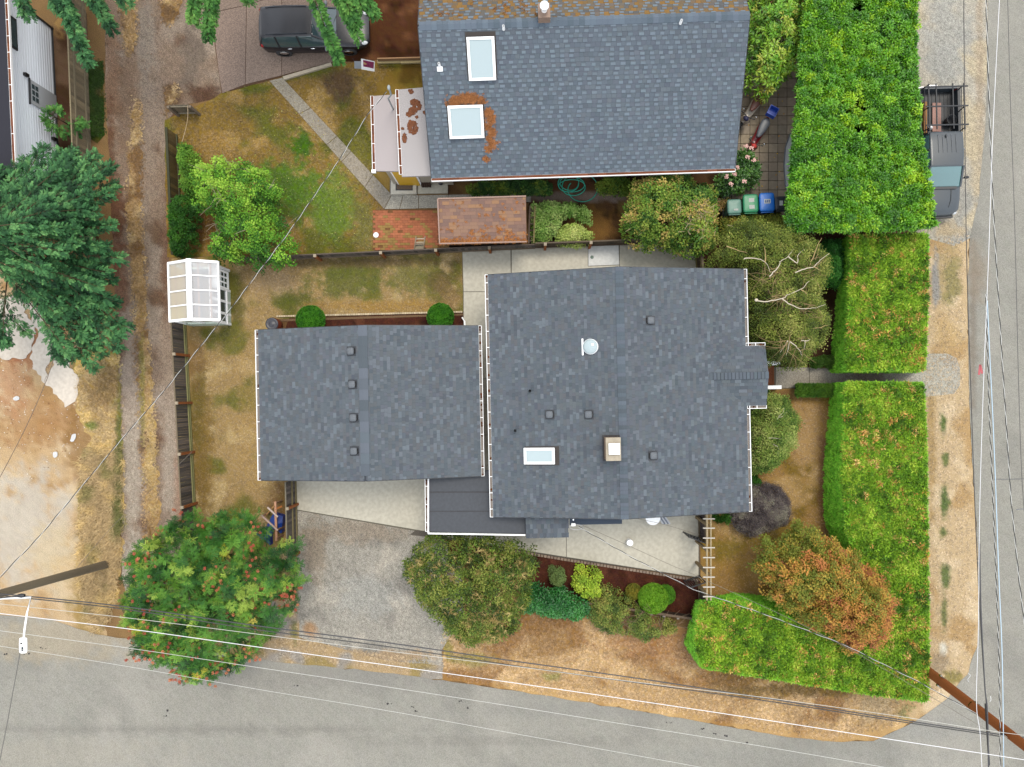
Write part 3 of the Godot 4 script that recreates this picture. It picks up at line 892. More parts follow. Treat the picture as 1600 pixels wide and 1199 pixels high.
# courses of shingles on a slope: base corner, unit vector along the eave, unit vector up the slope (parent's axes)
func shingles(parent: Node3D, corner: Vector3, along: Vector3, upward: Vector3, la: float, lu: float, expo: float, widths: Array, tones: Array, single := 0, inside = null, thick := 0.009, dash = null) -> void:
	var n := along.cross(upward).normalized()
	if n.y < 0:
		n = -n
	var rest := Shape.new()
	var rows := int(ceil(lu / expo))
	var left := single
	for j in range(rows - 1, -1, -1):
		var x := -rr(0.0, 0.2)
		var odd := j % 2 == 0
		var e := minf(expo, lu - j * expo)
		if e < 0.02:
			continue
		while x < la:
			var w: float = widths[rng.randi() % widths.size()]
			odd = not odd
			var a := maxf(x, 0.0)
			var b := minf(x + w, la)
			x += w
			if b - a < 0.03:
				continue
			var base := corner + along * a + upward * (j * expo)
			if inside != null and not inside.call(base + along * (b - a) * 0.5 + upward * e * 0.5):
				continue
			var k := rng.randi() % tones.size()
			var th := thick * (1.6 if k == tones.size() - 1 else 1.0)
			if dash != null and odd and rng.randf() < 0.86:
				rest.col = tone(dash, rr(0.88, 1.08))
				one_shingle(rest, base + n * th, along, upward, n, (b - a) * 0.92, e * 0.52, 0.004)
			if left > 0 and is_equal_approx(b - a, w) and is_equal_approx(e, expo):
				left -= 1
				var key := "%d %.3f %.3f %d" % [k, w, expo, tones[0].to_rgba32()]
				if not shingle_cache.has(key):
					var s := Shape.new()
					s.col = tones[k]
					one_shingle(s, Vector3.ZERO, Vector3.RIGHT, Vector3.FORWARD, Vector3.UP, w - 0.004, expo, th)
					shingle_cache[key] = s.mesh()
				var o := put("shingle", shingle_cache[key], M.shingle, parent)
				o.transform = Transform3D(Basis(along, n, -upward), base)
			else:
				rest.col = tone(tones[k], rr(0.94, 1.06))
				one_shingle(rest, base, along, upward, n, b - a - 0.004, e, th)
	if rest.v.size():
		obj("shingle_courses", rest, M.shingle, parent, false, "stuff")

func one_shingle(s: Shape, b: Vector3, x: Vector3, u: Vector3, n: Vector3, w: float, e: float, th: float) -> void:
	var p0 := b + n * (th + 0.002)
	var p1 := p0 + x * w
	var q0 := b + u * (e + 0.015) + n * 0.003
	var q1 := q0 + x * w
	s.quad(q0, q1, p1, p0)
	s.quad(p0, p1, p1 - n * (th + 0.004), p0 - n * (th + 0.004))
	s.quad(q0, p0, p0 - n * (th + 0.004), q0 - n * 0.005)
	s.quad(p1, q1, q1 - n * 0.005, p1 - n * (th + 0.004))

func gutter(parent: Node3D, a: Vector3, b: Vector3, out: Vector3, straps := true, dirty := 0.0) -> void:
	var g := Shape.new()
	g.beam(a + out * 0.115 - Vector3(0, 0.045, 0), b + out * 0.115 - Vector3(0, 0.045, 0), 0.018, 0.1)
	g.beam(a + out * 0.004 - Vector3(0, 0.05, 0), b + out * 0.004 - Vector3(0, 0.05, 0), 0.008, 0.09)
	for e in [a, b]:
		g.beam(e + out * 0.0 - Vector3(0, 0.048, 0), e + out * 0.115 - Vector3(0, 0.048, 0), 0.012, 0.088)
	var o := obj("gutter", g, M.white, parent)
	g = Shape.new()
	g.beam(a + out * 0.057 - Vector3(0, 0.09, 0), b + out * 0.057 - Vector3(0, 0.09, 0), 0.098, 0.006)
	obj("gutter_trough", g, M.trough, o)
	if straps:
		var n := int(a.distance_to(b) / 0.62)
		for i in n:
			var p := a.lerp(b, (i + 0.5) / n)
			var s := Shape.new()
			s.beam(p - Vector3(0, 0.004, 0), p + out * 0.12 - Vector3(0, 0.004, 0), 0.022, 0.006)
			obj("gutter_strap", s, M.white, o)
	if dirty >= 0.7:
		var s := Shape.new()
		var k := int(a.distance_to(b) / 0.35)
		for i in k:
			s.col = tone(C(150, 96, 72), rr(0.75, 1.2))
			s.beam(a.lerp(b, float(i) / k) + out * 0.055 - Vector3(0, 0.04, 0), a.lerp(b, (i + 1.0) / k) + out * 0.055 - Vector3(0, 0.04, 0), 0.088, 0.05 + rr(0, 0.03))
		obj("needle_litter", s, M.litter, o, false, "stuff")
	elif dirty > 0.0:
		var s := Shape.new()
		var n := int(a.distance_to(b) / 0.1)
		for i in n:
			if rng.randf() > dirty:
				continue
			var p := a.lerp(b, (i + 0.5) / n) + out * 0.055 - Vector3(0, 0.07, 0)
			s.col = tone(C(128, 78, 52), rr(0.7, 1.2))
			s.ball(p, Vector3(rr(0.03, 0.06), rr(0.012, 0.03), rr(0.03, 0.06)), 6, 4)
		if s.v.size():
			obj("needle_litter", s, M.litter, o, true, "stuff")

# a gable house: ridge along its own z axis
func gable(called: String, label: String, mid: Vector3, turn: float, span: float, long: float, eave: float, rise: float, opt := {}) -> Dictionary:
	var o := thing(called, label, "house" if not opt.has("category") else opt.category, Vector3(mid.x, 0, mid.z), turn)
	var hs := span / 2
	var hl := long / 2
	var slope := Vector2(hs, rise).length()
	var inset: float = opt.get("inset", 0.45)
	var wallm: Material = opt.get("wall", M.siding)
	var up := {-1: Vector3(hs, rise, 0).normalized(), 1: Vector3(-hs, rise, 0).normalized()}
	# walls
	var wx := hs - inset
	var wz := hl - inset * 0.8
	var top := eave - 0.12
	for s in [-1, 1]:
		var w := Shape.new()
		w.box(Vector3(s * (wx - 0.08), top / 2, 0), Vector3(0.16, top, wz * 2))
		obj("wall", w, wallm, o)
		var e := Shape.new()
		e.box(Vector3(0, top / 2, s * (wz - 0.08)), Vector3(wx * 2 - 0.33, top, 0.16))
		var r := rise * wx / hs
		var z0: float = s * (wz - 0.157)
		var z1: float = s * wz - s * 0.003
		e.tri(Vector3(-wx, top, z1), Vector3(wx, top, z1), Vector3(0, top + r, z1))
		e.tri(Vector3(-wx, top, z0), Vector3(wx, top, z0), Vector3(0, top + r, z0))
		obj("gable_wall", e, wallm, o)
		for q in opt.get("windows", [0.3, 0.7]):
			var z := lerpf(-wz, wz, q)
			var f := Shape.new()
			f.box(Vector3(s * (wx + 0.012), 1.55, z), Vector3(0.05, 1.25, 1.3))
			var win := obj("window", f, M.white, o)
			for k in [-1, 1]:
				var g := Shape.new()
				g.box(Vector3(s * (wx + 0.03), 1.55, z + k * 0.3), Vector3(0.03, 1.08, 0.54))
				obj("pane", g, M.glass, win)
	# roof deck
	var d := Shape.new()
	d.col = C(70, 74, 80)
	for s in [-1, 1]:
		var a := Vector3(s * hs, eave - 0.004, -hl)
		var b := Vector3(0, eave + rise - 0.004, -hl)
		var z := Vector3(0, 0, long)
		var dn := Vector3(0, -0.11, 0)
		d.quad(a, b, b + z, a + z)
		d.quad(a + dn, b + dn, b + z + dn, a + z + dn)
		d.quad(a, a + z, a + z + dn, a + dn)
		d.quad(a, b, b + dn, a + dn)
		d.quad(a + z, b + z, b + z + dn, a + z + dn)
	var roof := obj("roof", d, M.shingle, o)
	for s in [-1, 1]:
		var corner := Vector3(s * hs, eave, -hl)
		shingles(roof, corner, Vector3(0, 0, 1), up[s], long, slope - 0.05, opt.expo, opt.widths, opt.tones if s > 0 or not opt.has("tones_other") else opt.tones_other, opt.get("single", 300) if s > 0 else 0, opt.get("inside"), 0.009, opt.get("dash"))
	# ridge caps
	var step: float = opt.get("cap", 0.15)
	var n := int(long / step)
	var cap_mesh := []
	for k in 5:
		var c := Shape.new()
		c.col = tone(opt.cap_tone, [0.85, 0.95, 1.0, 1.08, 1.16][k])
		var cw: float = opt.get("cap_width", 0.15)
		for s in [-1, 1]:
			var e := Vector3(s * cw, -cw * rise / hs, 0)
			var lift := Vector3(0, 0.028, 0)
			var low := Vector3(0, 0.016, 0)
			c.quad(lift, e + lift, e + low + Vector3(0, 0, step * 1.1), low + Vector3(0, 0, step * 1.1))
			c.quad(lift, e + lift, e, Vector3.ZERO)
			c.quad(e + lift, e + low + Vector3(0, 0, step * 1.1), e + Vector3(0, 0, step * 1.1), e)
		cap_mesh.append(c.mesh())
	for i in n:
		var c := put("ridge_cap", cap_mesh[rng.randi() % 5], M.shingle, roof)
		c.position = Vector3(0, eave + rise + 0.004, -hl + i * step)
	# barge boards
	for s in [-1, 1]:
		for k in [-1, 1]:
			var b := Shape.new()
			b.beam(Vector3(k * hs, eave - 0.09, s * (hl + 0.012)), Vector3(k * 0.01, eave + rise - 0.09, s * (hl + 0.012)), 0.02, 0.16)
			obj("barge_board", b, opt.get("barge", M.dark), o)
	var inv := o.transform.affine_inverse()
	return {"node": o, "inv": inv, "hs": hs, "hl": hl, "eave": eave, "rise": rise, "up": up, "roof": roof}

# where the sight line through a pixel of the photograph meets a slope, in the house's own axes
func on_slope(h: Dictionary, side: int, px: float, py: float) -> Vector3:
	var a: Vector3 = h.inv * Vector3(0, HIGH, 0)
	var b: Vector3 = h.inv * at(px, py, 0)
	var u: Vector3 = h.up[side]
	var n := u.cross(Vector3(0, 0, 1))
	var d := b - a
	return a + d * (n.dot(Vector3(side * h.hs, h.eave, 0) - a) / n.dot(d))

func slope_basis(h: Dictionary, side: int) -> Basis:
	var u: Vector3 = h.up[side]
	var z := Vector3(0, 0, 1)
	var n := z.cross(u) if z.cross(u).y > 0 else u.cross(z)
	return Basis(u * -side, n, z) if side > 0 else Basis(u, n, z)

func roof_vent(h: Dictionary, side: int, px: float, py: float) -> void:
	var p := on_slope(h, side, px, py)
	var b := slope_basis(h, side)
	var s := Shape.new()
	s.col = C(74, 78, 84)
	s.box(p + b.y * 0.012, Vector3(0.36, 0.02, 0.36), b)
	var v := obj("roof_vent", s, M.plain, h.node)
	var r := []
	for q in [[0.13, 0.02], [0.14, 0.09], [0.12, 0.13], [0.06, 0.15]]:
		var ring := []
		for k in 16:
			var g := TAU * k / 16.0
			var x := signf(cos(g)) * pow(absf(cos(g)), 0.55)
			var z := signf(sin(g)) * pow(absf(sin(g)), 0.55)
			ring.append(p + b * Vector3(x * q[0], q[1], z * q[0]))
		r.append(ring)
	var c := Shape.new()
	c.col = C(126, 132, 138)
	c.loft(r, true)
	obj("vent_cap", c, M.plain, v, true)
	var sl := Shape.new()
	sl.col = C(40, 42, 46)
	sl.box(p + b * Vector3(0.145 if side < 0 else -0.145, 0.06, 0), Vector3(0.03, 0.06, 0.2), b)
	obj("vent_louvre", sl, M.plain, v)

func skylight(h: Dictionary, side: int, a: Array, label := "") -> void:
	var p := []
	for i in 4:
		p.append(on_slope(h, side, a[i * 2], a[i * 2 + 1]))
	var b := slope_basis(h, side)
	var m: Vector3 = (p[0] + p[1] + p[2] + p[3]) / 4.0
	var lx := absf((p[1] - p[0]).dot(b.x)) + absf((p[3] - p[0]).dot(b.x))
	var lz := absf((p[3] - p[0]).dot(b.z)) + absf((p[1] - p[0]).dot(b.z))
	var f := Shape.new()
	for k in [-1, 1]:
		f.box(m + b * Vector3(k * (lx / 2 - 0.045), 0.07, 0), Vector3(0.09, 0.14, lz), b)
		f.box(m + b * Vector3(0, 0.068, k * (lz / 2 - 0.045)), Vector3(lx - 0.19, 0.136, 0.09), b)
	var o := obj("skylight", f, M.white, h.node)
	if label:
		o.set_meta("label", label)
	var g := Shape.new()
	g.box(m + b * Vector3(0, 0.1, 0), Vector3(lx - 0.18, 0.02, lz - 0.18), b)
	obj("skylight_pane", g, M.pane, o)
	var fl := Shape.new()
	fl.col = C(74, 66, 62)
	fl.box(m + b * Vector3((0.09 if side < 0 else -0.09), 0.018, 0), Vector3(lx + 0.14, 0.02, lz + 0.1), b)
	obj("skylight_flashing", fl, M.plain, o)

func main_house() -> void:
	M.pane = mat(C(196, 214, 218, 0.46), 0.12, null, 1.0, 0.0, 0.6)
	var t := [C(97, 104, 112), C(97, 105, 113), C(94, 101, 109), C(100, 107, 115), C(89, 96, 104), C(101, 107, 113), C(99, 103, 108), C(110, 118, 126)]
	var mid := at(966.5, 614.5, 3.0)
	var h := gable("main_house", "large house with grey shingled roof, white gutters and one skylight by its chimney", mid, deg_to_rad(1.25), 400 * 0.024545, 379 * 0.024545, 3.0, 1.05,
		{"expo": 0.122, "widths": [0.1, 0.13, 0.16, 0.2, 0.25], "tones": t, "cap_tone": C(96, 105, 115), "single": 300})
	var o: Node3D = h.node
	gutter(o, Vector3(-h.hs, 3.0, -h.hl), Vector3(-h.hs, 3.0, h.hl), Vector3(-1, 0, 0), true, 0.06)
	var zj: Vector3 = h.inv * at(1166, 541, 3.0)
	var zk: Vector3 = h.inv * at(1168, 634, 3.0)
	gutter(o, Vector3(h.hs, 3.0, -h.hl), Vector3(h.hs, 3.0, zj.z), Vector3(1, 0, 0), true, 0.05)
	gutter(o, Vector3(h.hs, 3.0, zk.z), Vector3(h.hs, 3.0, h.hl), Vector3(1, 0, 0), true, 0.05)
	# entry porch gable
	var ph := (zk.z - zj.z) / 2
	var pm := (zk.z + zj.z) / 2
	var px1: float = (h.inv * at(1197, 588, 3.0)).x
	var pr := 0.32
	var x0: float = h.hs - 1.75
	var d := Shape.new()
	d.col = C(70, 74, 80)
	for s in [-1, 1]:
		var a := Vector3(x0, 3.0 - 0.006, pm + s * ph)
		var b := Vector3(x0, 3.0 + pr - 0.006, pm)
		var w := Vector3(px1 - x0, 0, 0)
		d.quad(a, b, b + w, a + w)
		d.quad(a + w, b + w, b + w - Vector3(0, 0.1, 0), a + w - Vector3(0, 0.1, 0))
	var porch := obj("porch_roof", d, M.shingle, o)
	for s in [-1, 1]:
		var u := Vector3(0, pr, -s * ph).normalized()
		shingles(porch, Vector3(x0, 3.0, pm + s * ph), Vector3(1, 0, 0), u, px1 - x0, Vector2(ph, pr).length() - 0.04, 0.13, [0.16, 0.2, 0.26, 0.33], t, 0,
			func(q: Vector3) -> bool: return q.y > 3.0 + (h.hs - q.x) * h.rise / h.hs - 0.03)
		gutter(o, Vector3(h.hs + 0.03, 3.0, pm + s * ph), Vector3(px1, 3.0, pm + s * ph), Vector3(0, 0, s), true, 0.2)
		# porch posts and white cheek walls of the steps
		var c := Shape.new()
		var q: Vector3 = h.inv * at(1206, 568 if s < 0 else 605.5, 0.45)
		c.box(Vector3(q.x - 0.05, 0.3, q.z), Vector3(0.82, 0.6, 0.15))
		obj("step_wall", c, M.white, o)
		var po := Shape.new()
		po.box(Vector3(px1 - 0.35, 1.5, pm + s * (ph - 0.25)), Vector3(0.13, 2.96, 0.13))
		obj("porch_post", po, M.white, o)
	for i in 22:
		var c := put("ridge_cap", box_mesh(Vector3(0.155, 0.012, 0.26), tone(C(96, 104, 113), rr(0.92, 1.08))), M.shingle, porch)
		c.position = Vector3(px1 - 0.08 - i * 0.14, 3.0 + pr + 0.008, pm)
		if c.position.x < h.hs - 1.42:
			c.queue_free()
			porch.remove_child(c)
			break
	for i in 3:
		var st := Shape.new()
		st.col = tone(C(142, 88, 58), rr(0.85, 1.1))
		st.box(h.inv * at(1201.2 + i * 3.4, 587, 0.3), Vector3(0.085, 0.04, 0.8))
		obj("step_board", st, M.wood, o)
	# things on the roof
	for v in [[-1, 859, 648], [-1, 920, 648], [1, 1016, 501], [1, 1020, 712]]:
		roof_vent(h, v[0], v[1], v[2])
	skylight(h, -1, [820, 700, 867, 700, 867, 725, 820, 725])
	# round light tube
	var b := slope_basis(h, -1)
	var q := on_slope(h, -1, 923, 542)
	var s := Shape.new()
	s.lathe(q, [Vector2(0.29, 0.0), Vector2(0.29, 0.1), Vector2(0.27, 0.13)], 24, b)
	var dome := obj("light_tube", s, M.white, o, true)
	s = Shape.new()
	s.lathe(q, [Vector2(0.275, 0.12), Vector2(0.25, 0.17), Vector2(0.17, 0.22), Vector2(0.07, 0.24), Vector2(0.002, 0.245)], 24, b)
	obj("dome", s, M.pane, dome, true)
	s = Shape.new()
	s.box(q + b * Vector3(-0.3, 0.02, 0), Vector3(0.06, 0.03, 0.62), b)
	obj("tube_flashing", s, M.white, dome)
	for v in [[828, 611], [805, 673]]:
		s = Shape.new()
		q = on_slope(h, -1, v[0], v[1])
		s.lathe(q, [Vector2(0.06, 0.0), Vector2(0.045, 0.12), Vector2(0.045, 0.3), Vector2(0.03, 0.3), Vector2(0.03, 0.1), Vector2(0.001, 0.1)], 10)
		s.col = C(60, 62, 66)
		obj("vent_pipe", s, M.dark, o, true)
	# chimney
	q = on_slope(h, -1, 955, 700)
	s = Shape.new()
	s.col = C(150, 128, 106)
	s.box(Vector3(q.x, q.y + 0.2, q.z), Vector3(0.5, 0.9, 0.8))
	var ch := obj("chimney", s, M.concrete, o)
	s = Shape.new()
	s.col = C(176, 164, 146)
	s.box(Vector3(q.x, q.y + 0.685, q.z), Vector3(0.54, 0.07, 0.84))
	obj("chimney_crown", s, M.concrete, ch)
	s = Shape.new()
	s.box(Vector3(q.x + 0.02, q.y + 0.84, q.z - 0.02), Vector3(0.4, 0.025, 0.4))
	s.box(Vector3(q.x + 0.02, q.y + 0.77, q.z - 0.02), Vector3(0.3, 0.11, 0.3))
	obj("chimney_cap", s, M.white, ch)
	s = Shape.new()
	s.col = C(64, 62, 62)
	s.box(Vector3(q.x, q.y + 0.03, q.z), Vector3(0.64, 0.06, 0.94), slope_basis(h, -1))
	obj("chimney_flashing", s, M.plain, ch)
	# low roof over the south bay
	var p0: Vector3 = h.inv * at(822, 806, 2.86)
	var p1: Vector3 = h.inv * at(888, 806, 2.86)
	var p2: Vector3 = h.inv * at(888, 839, 2.6)
	var bay := Shape.new()
	bay.col = C(70, 74, 80)
	bay.box(Vector3((p0.x + p1.x) / 2, 2.66, (p0.z + p2.z) / 2), Vector3(p1.x - p0.x, 0.1, p2.z - p0.z), Basis(Vector3.RIGHT, 0.29))
	var by := obj("bay_roof", bay, M.shingle, o)
	bay = Shape.new()
	bay.box(Vector3((p0.x + p1.x) / 2, 1.25, (p0.z + p2.z) / 2 - 0.2), Vector3(p1.x - p0.x - 0.4, 2.5, p2.z - p0.z - 0.3))
	obj("bay_wall", bay, M.siding, o)
	var u2 := Vector3(0, 0.29, -0.957).normalized()
	shingles(by, Vector3(p0.x - 0.02, 2.61, p2.z + 0.02), Vector3(1, 0, 0), u2, p1.x - p0.x + 0.04, (p2.z - p0.z) * 1.05 + 0.1, 0.2, [0.11, 0.14, 0.18], t)
	bay = Shape.new()
	bay.col = C(72, 82, 98)
	var e0: Vector3 = h.inv * at(890, 806, 2.9)
	var e1: Vector3 = h.inv * at(972, 817, 2.78)
	bay.box(Vector3((e0.x + e1.x) / 2, 2.8, (e0.z + e1.z) / 2), Vector3(e1.x - e0.x, 0.06, e1.z - e0.z + 0.1), Basis(Vector3.RIGHT, 0.3))
	obj("eyebrow_roof", bay, M.shingle, o)
	# flat roofed breezeway against the west wall
	var br := thing("breezeway", "low flat roofed breezeway of dark membrane between garage and main house", "breezeway", at(745, 786, 0))
	var fl := Shape.new(br.position)
	fl.col = C(72, 75, 82)
	fl.prism(poly([670, 735, 800, 735, 800, 800, 822, 800, 822, 835, 670, 831], 2.5), 2.4, 2.5)
	var f2 := obj("flat_roof", fl, M.membrane, br)
	for y in [[770, 792.5], [800, 803.5]]:
		var se := Shape.new(br.position)
		se.col = C(58, 60, 66)
		se.beam(at(671, y[0] - 0.5, 2.505), at(820, y[0] - 0.8, 2.505), 0.03 if y[0] > 780 else 0.05, 0.012)
		obj("membrane_seam", se, M.membrane, f2)
	var ed := Shape.new(br.position)
	ed.beam(at(669.5, 735, 2.5), at(669.5, 833, 2.5), 0.05, 0.16)
	ed.beam(at(669, 833.5, 2.5), at(821, 836, 2.5), 0.05, 0.14)
	obj("roof_edge", ed, M.white, br)
	gutter(br, at(668.5, 746, 2.52) - br.position, at(669.5, 831, 2.52) - br.position, Vector3(-1, 0, 0), true, 0.3)
	for q2 in [[676, 828], [748, 830], [816, 830]]:
		var po := Shape.new(br.position)
		var g := at(q2[0], q2[1], 2.4)
		po.box(Vector3(g.x, 1.2, g.z - 0.1), Vector3(0.1, 2.4, 0.1))
		obj("post", po, M.white, br)

func box_mesh(sz: Vector3, col: Color) -> ArrayMesh:
	var s := Shape.new()
	s.col = col
	s.box(Vector3.ZERO, sz)
	return s.mesh()

func garage() -> void:
	var t := [C(98, 105, 113), C(96, 103, 111), C(100, 107, 114), C(91, 98, 106), C(101, 105, 110), C(104, 110, 117), C(98, 103, 108), C(110, 118, 126)]
	var h := gable("garage", "smaller house with grey shingled roof and four square vents west of the main house", at(577.5, 630, 2.7), deg_to_rad(1.1), 344.5 * 0.024818, 235 * 0.024818, 2.7, 0.95,
		{"expo": 0.13, "widths": [0.1, 0.13, 0.16, 0.2, 0.25], "tones": t, "cap_tone": C(100, 108, 117), "cap": 0.4, "cap_width": 0.17, "windows": [0.5], "category": "garage"})
	var o: Node3D = h.node
	gutter(o, Vector3(-h.hs, 2.7, -h.hl), Vector3(-h.hs, 2.7, h.hl), Vector3(-1, 0, 0), true, 0.05)
	gutter(o, Vector3(h.hs, 2.7, -h.hl), Vector3(h.hs, 2.7, h.hl), Vector3(1, 0, 0), true, 0.25)
	for v in [[549, 549], [551, 601], [553, 653], [554, 705]]:
		roof_vent(h, -1, v[0], v[1])
	for k in [-1, 1]:
		var d := Shape.new()
		d.box(Vector3(k * 2.0 - 0.4, 1.1, h.hl - 0.34), Vector3(2.5, 2.1, 0.05))
		var dr := obj("garage_door", d, M.white, o)
		for i in 4:
			var p := Shape.new()
			p.box(Vector3(k * 2.0 - 0.4, 0.33 + i * 0.51, h.hl - 0.31), Vector3(2.4, 0.46, 0.03))
			obj("door_panel", p, M.siding, dr)
	var sp := Shape.new(o.position)
	sp.tube([at(722, 496, 0.3), at(726, 502, 0.25), at(727, 520, 0.25)], 0.04, 0.04, 8)
	var pipe := obj("downpipe", sp, M.white, o, true)
	pipe.rotation.y = -o.rotation.y

func neighbour_house() -> void:
	var t := [C(102, 111, 121), C(104, 113, 123), C(100, 109, 119), C(97, 106, 116), C(106, 114, 123)]
	var t2 := [C(112, 104, 96), C(104, 100, 96), C(120, 104, 82), C(128, 104, 70), C(98, 98, 98), C(140, 108, 62)]
	var h := gable("neighbour_house", "neighbouring house with steep blue grey shingled roof and two white skylights", Vector3(1.85, 0, -13.22), deg_to_rad(1.85 + 270.0), 9.3, 11.66, 3.0, 2.3,
		{"expo": 0.155, "widths": [0.16, 0.17, 0.18, 0.2], "dash": C(118, 130, 141), "inset": 0.95, "tones": t, "tones_other": t2, "cap_tone": C(104, 116, 128), "cap": 0.2, "cap_width": 0.16, "single": 300, "wall": M.cream})
	var o: Node3D = h.node
	# its own +x slope faces this property (south)
	gutter(o, Vector3(h.hs, 3.0, -h.hl), Vector3(h.hs, 3.0, h.hl), Vector3(1, 0, 0), false, 0.8)
	skylight(h, 1, [733, 58, 772, 58, 772, 125, 733, 125], "tall skylight with white blind near the ridge")
	skylight(h, 1, [703, 165, 754, 165, 754, 215, 703, 215], "square skylight ringed with brown needles")
	# flue with white cap on the far slope
	var q := on_slope(h, -1, 850, 27)
	var s := Shape.new()
	s.col = C(150, 128, 112)
	s.box(Vector3(q.x, q.y + 0.1, q.z), Vector3(0.5, 0.7, 0.42))
	var ch := obj("chimney", s, M.concrete, o)
	s = Shape.new()
	s.lathe(Vector3(q.x, q.y + 0.45, q.z), [Vector2(0.1, 0.0), Vector2(0.1, 0.25), Vector2(0.16, 0.26), Vector2(0.15, 0.33), Vector2(0.001, 0.36)], 18)
	obj("flue_cap", s, M.white, ch, true)
	for v in [[687, 104], [787, 46], [1063, 37]]:
		q = on_slope(h, 1, v[0], v[1])
		s = Shape.new()
		s.lathe(q, [Vector2(0.05, 0.0), Vector2(0.045, 0.25), Vector2(0.03, 0.25), Vector2(0.03, 0.05)], 10)
		s.col = C(120, 122, 126)
		var pipe := obj("vent_pipe", s, M.plain, o, true)
		if v[0] == 687:
			s = Shape.new()
			s.box(q + slope_basis(h, 1) * Vector3(0.08, 0.015, 0), Vector3(0.16, 0.02, 0.2), slope_basis(h, 1))
			obj("pipe_flashing", s, M.white, pipe)
	# needles that have gathered round the skylight and in streaks below it
	var out := Spread.new()
	var heap := [[708, 160, 10, 7, 60], [722, 156, 12, 8, 80], [738, 155, 14, 8, 90], [752, 160, 6, 6, 40], [763, 176, 8, 7, 40], [768, 186, 6, 8, 34], [762, 198, 9, 5, 34], [769, 208, 5, 8, 34], [764, 216, 5, 6, 24], [770, 226, 8, 7, 30], [763, 234, 6, 4, 16], [759, 249, 5, 4, 16]]
	for e in heap:
		for i in e[4] * 2:
			var p := on_slope(h, 1, e[0] + rng.randfn() * e[2] * 0.5, e[1] + rng.randfn() * e[3] * 0.5)
			out.add(rng.randi() % 2, Transform3D(slope_basis(h, 1) * facing(Vector3.UP), p + Vector3(0, 0.012 + 0.03 * rng.randf() * (1.0 if e[4] > 55 else 0.3), 0)), tone(C(196, 132, 84), rr(0.6, 1.15)))
	spread_out(out, "needle_litter", SP.litter, M.dry, o)
	out = Spread.new()
	for i in 500:
		var p := on_slope(h, -1, rr(655, 840), rr(-20, 26) )
		if n_mid.get_noise_2d(p.z * 0.8, p.x * 0.8) < 0.02:
			continue
		out.add(rng.randi() % 2, Transform3D(slope_basis(h, -1) * facing(Vector3.UP), p + Vector3(0, 0.012, 0)), tone(C(176, 118, 54), rr(0.6, 1.1)))
	spread_out(out, "moss", SP.litter, M.dry, o)
	# the west porch: two flat pale roofs, a tan wall and a yellow door
	var pc := thing("porch", "neighbour's flat roofed white porch with a yellow door under stepped pale roofs", "porch", at(640, 210, 0))
	var z := pc.position
	s = Shape.new(z)
	s.col = C(204, 198, 198)
	s.prism(poly([622, 140, 668, 136, 690, 274, 628, 276], 2.55), 2.45, 2.55)
	var up := obj("upper_roof", s, M.plain, pc)
	s = Shape.new(z)
	s.col = C(206, 196, 196)
	s.prism(poly([583, 150, 624, 147, 628, 268, 586, 267], 2.2), 2.1, 2.2)
	var low := obj("lower_roof", s, M.plain, pc)
	gutter(pc, at(622.5, 140, 2.56) - z, at(628.5, 272, 2.56) - z, Vector3(-1, 0, 0), true, 1.0)
	gutter(pc, at(583.5, 150, 2.21) - z, at(586.5, 269, 2.21) - z, Vector3(-1, 0, 0), true, 0.95)
	s = Shape.new(z)
	s.box(at(584, 268, 2.17), Vector3(0.16, 0.12, 0.12))
	obj("gutter_end", s, M.white, pc)
	s = Shape.new(z)
	s.col = C(214, 204, 184)
	var w0 := at(600, 262, 2.1)
	var w1 := at(700, 262, 2.1)
	s.box(Vector3((w0.x + w1.x) / 2, 1.05, w0.z), Vector3(w1.x - w0.x, 2.1, 0.12))
	s.box(Vector3(w0.x + 0.06, 1.05, w0.z - 1.4), Vector3(0.12, 2.1, 2.68))
	obj("wall", s, M.plain, pc)
	s = Shape.new(z)
	var d0 := at(628, 266, 2.0)
	s.box(Vector3(d0.x, 1.12, w0.z + 0.075), Vector3(1.0, 2.12, 0.04))
	var fr := obj("door_frame", s, M.white, pc)
	s = Shape.new(z)
	s.col = C(236, 186, 40)
	s.box(Vector3(d0.x, 1.1, w0.z + 0.1), Vector3(0.86, 1.98, 0.04))
	obj("door", s, M.plastic, fr)
	for e in [[648, 160, 8, 6, 50], [652, 166, 7, 8, 60], [645, 174, 7, 7, 50], [639, 178, 5, 5, 26], [645, 200, 9, 11, 120], [641, 194, 5, 6, 30], [632, 216, 3.5, 9, 34], [630, 201, 2, 2, 5], [651, 183, 2, 2, 6], [642, 143, 4, 4, 20], [663, 176, 2, 3, 10]]:
		var l := Shape.new(z)
		for i in e[4]:
			l.col = tone(C(156, 104, 78), rr(0.75, 1.1))
			l.ball(at(e[0] + cos(i * 2.4) * e[2] * sqrt(rng.randf()) * 0.9, e[1] + sin(i * 2.4) * e[3] * sqrt(rng.randf()) * 0.9, 2.555), Vector3(rr(0.02, 0.06), 0.012, rr(0.02, 0.06)), 8, 4)
		obj("needle_litter", l, M.litter, up, true, "stuff")

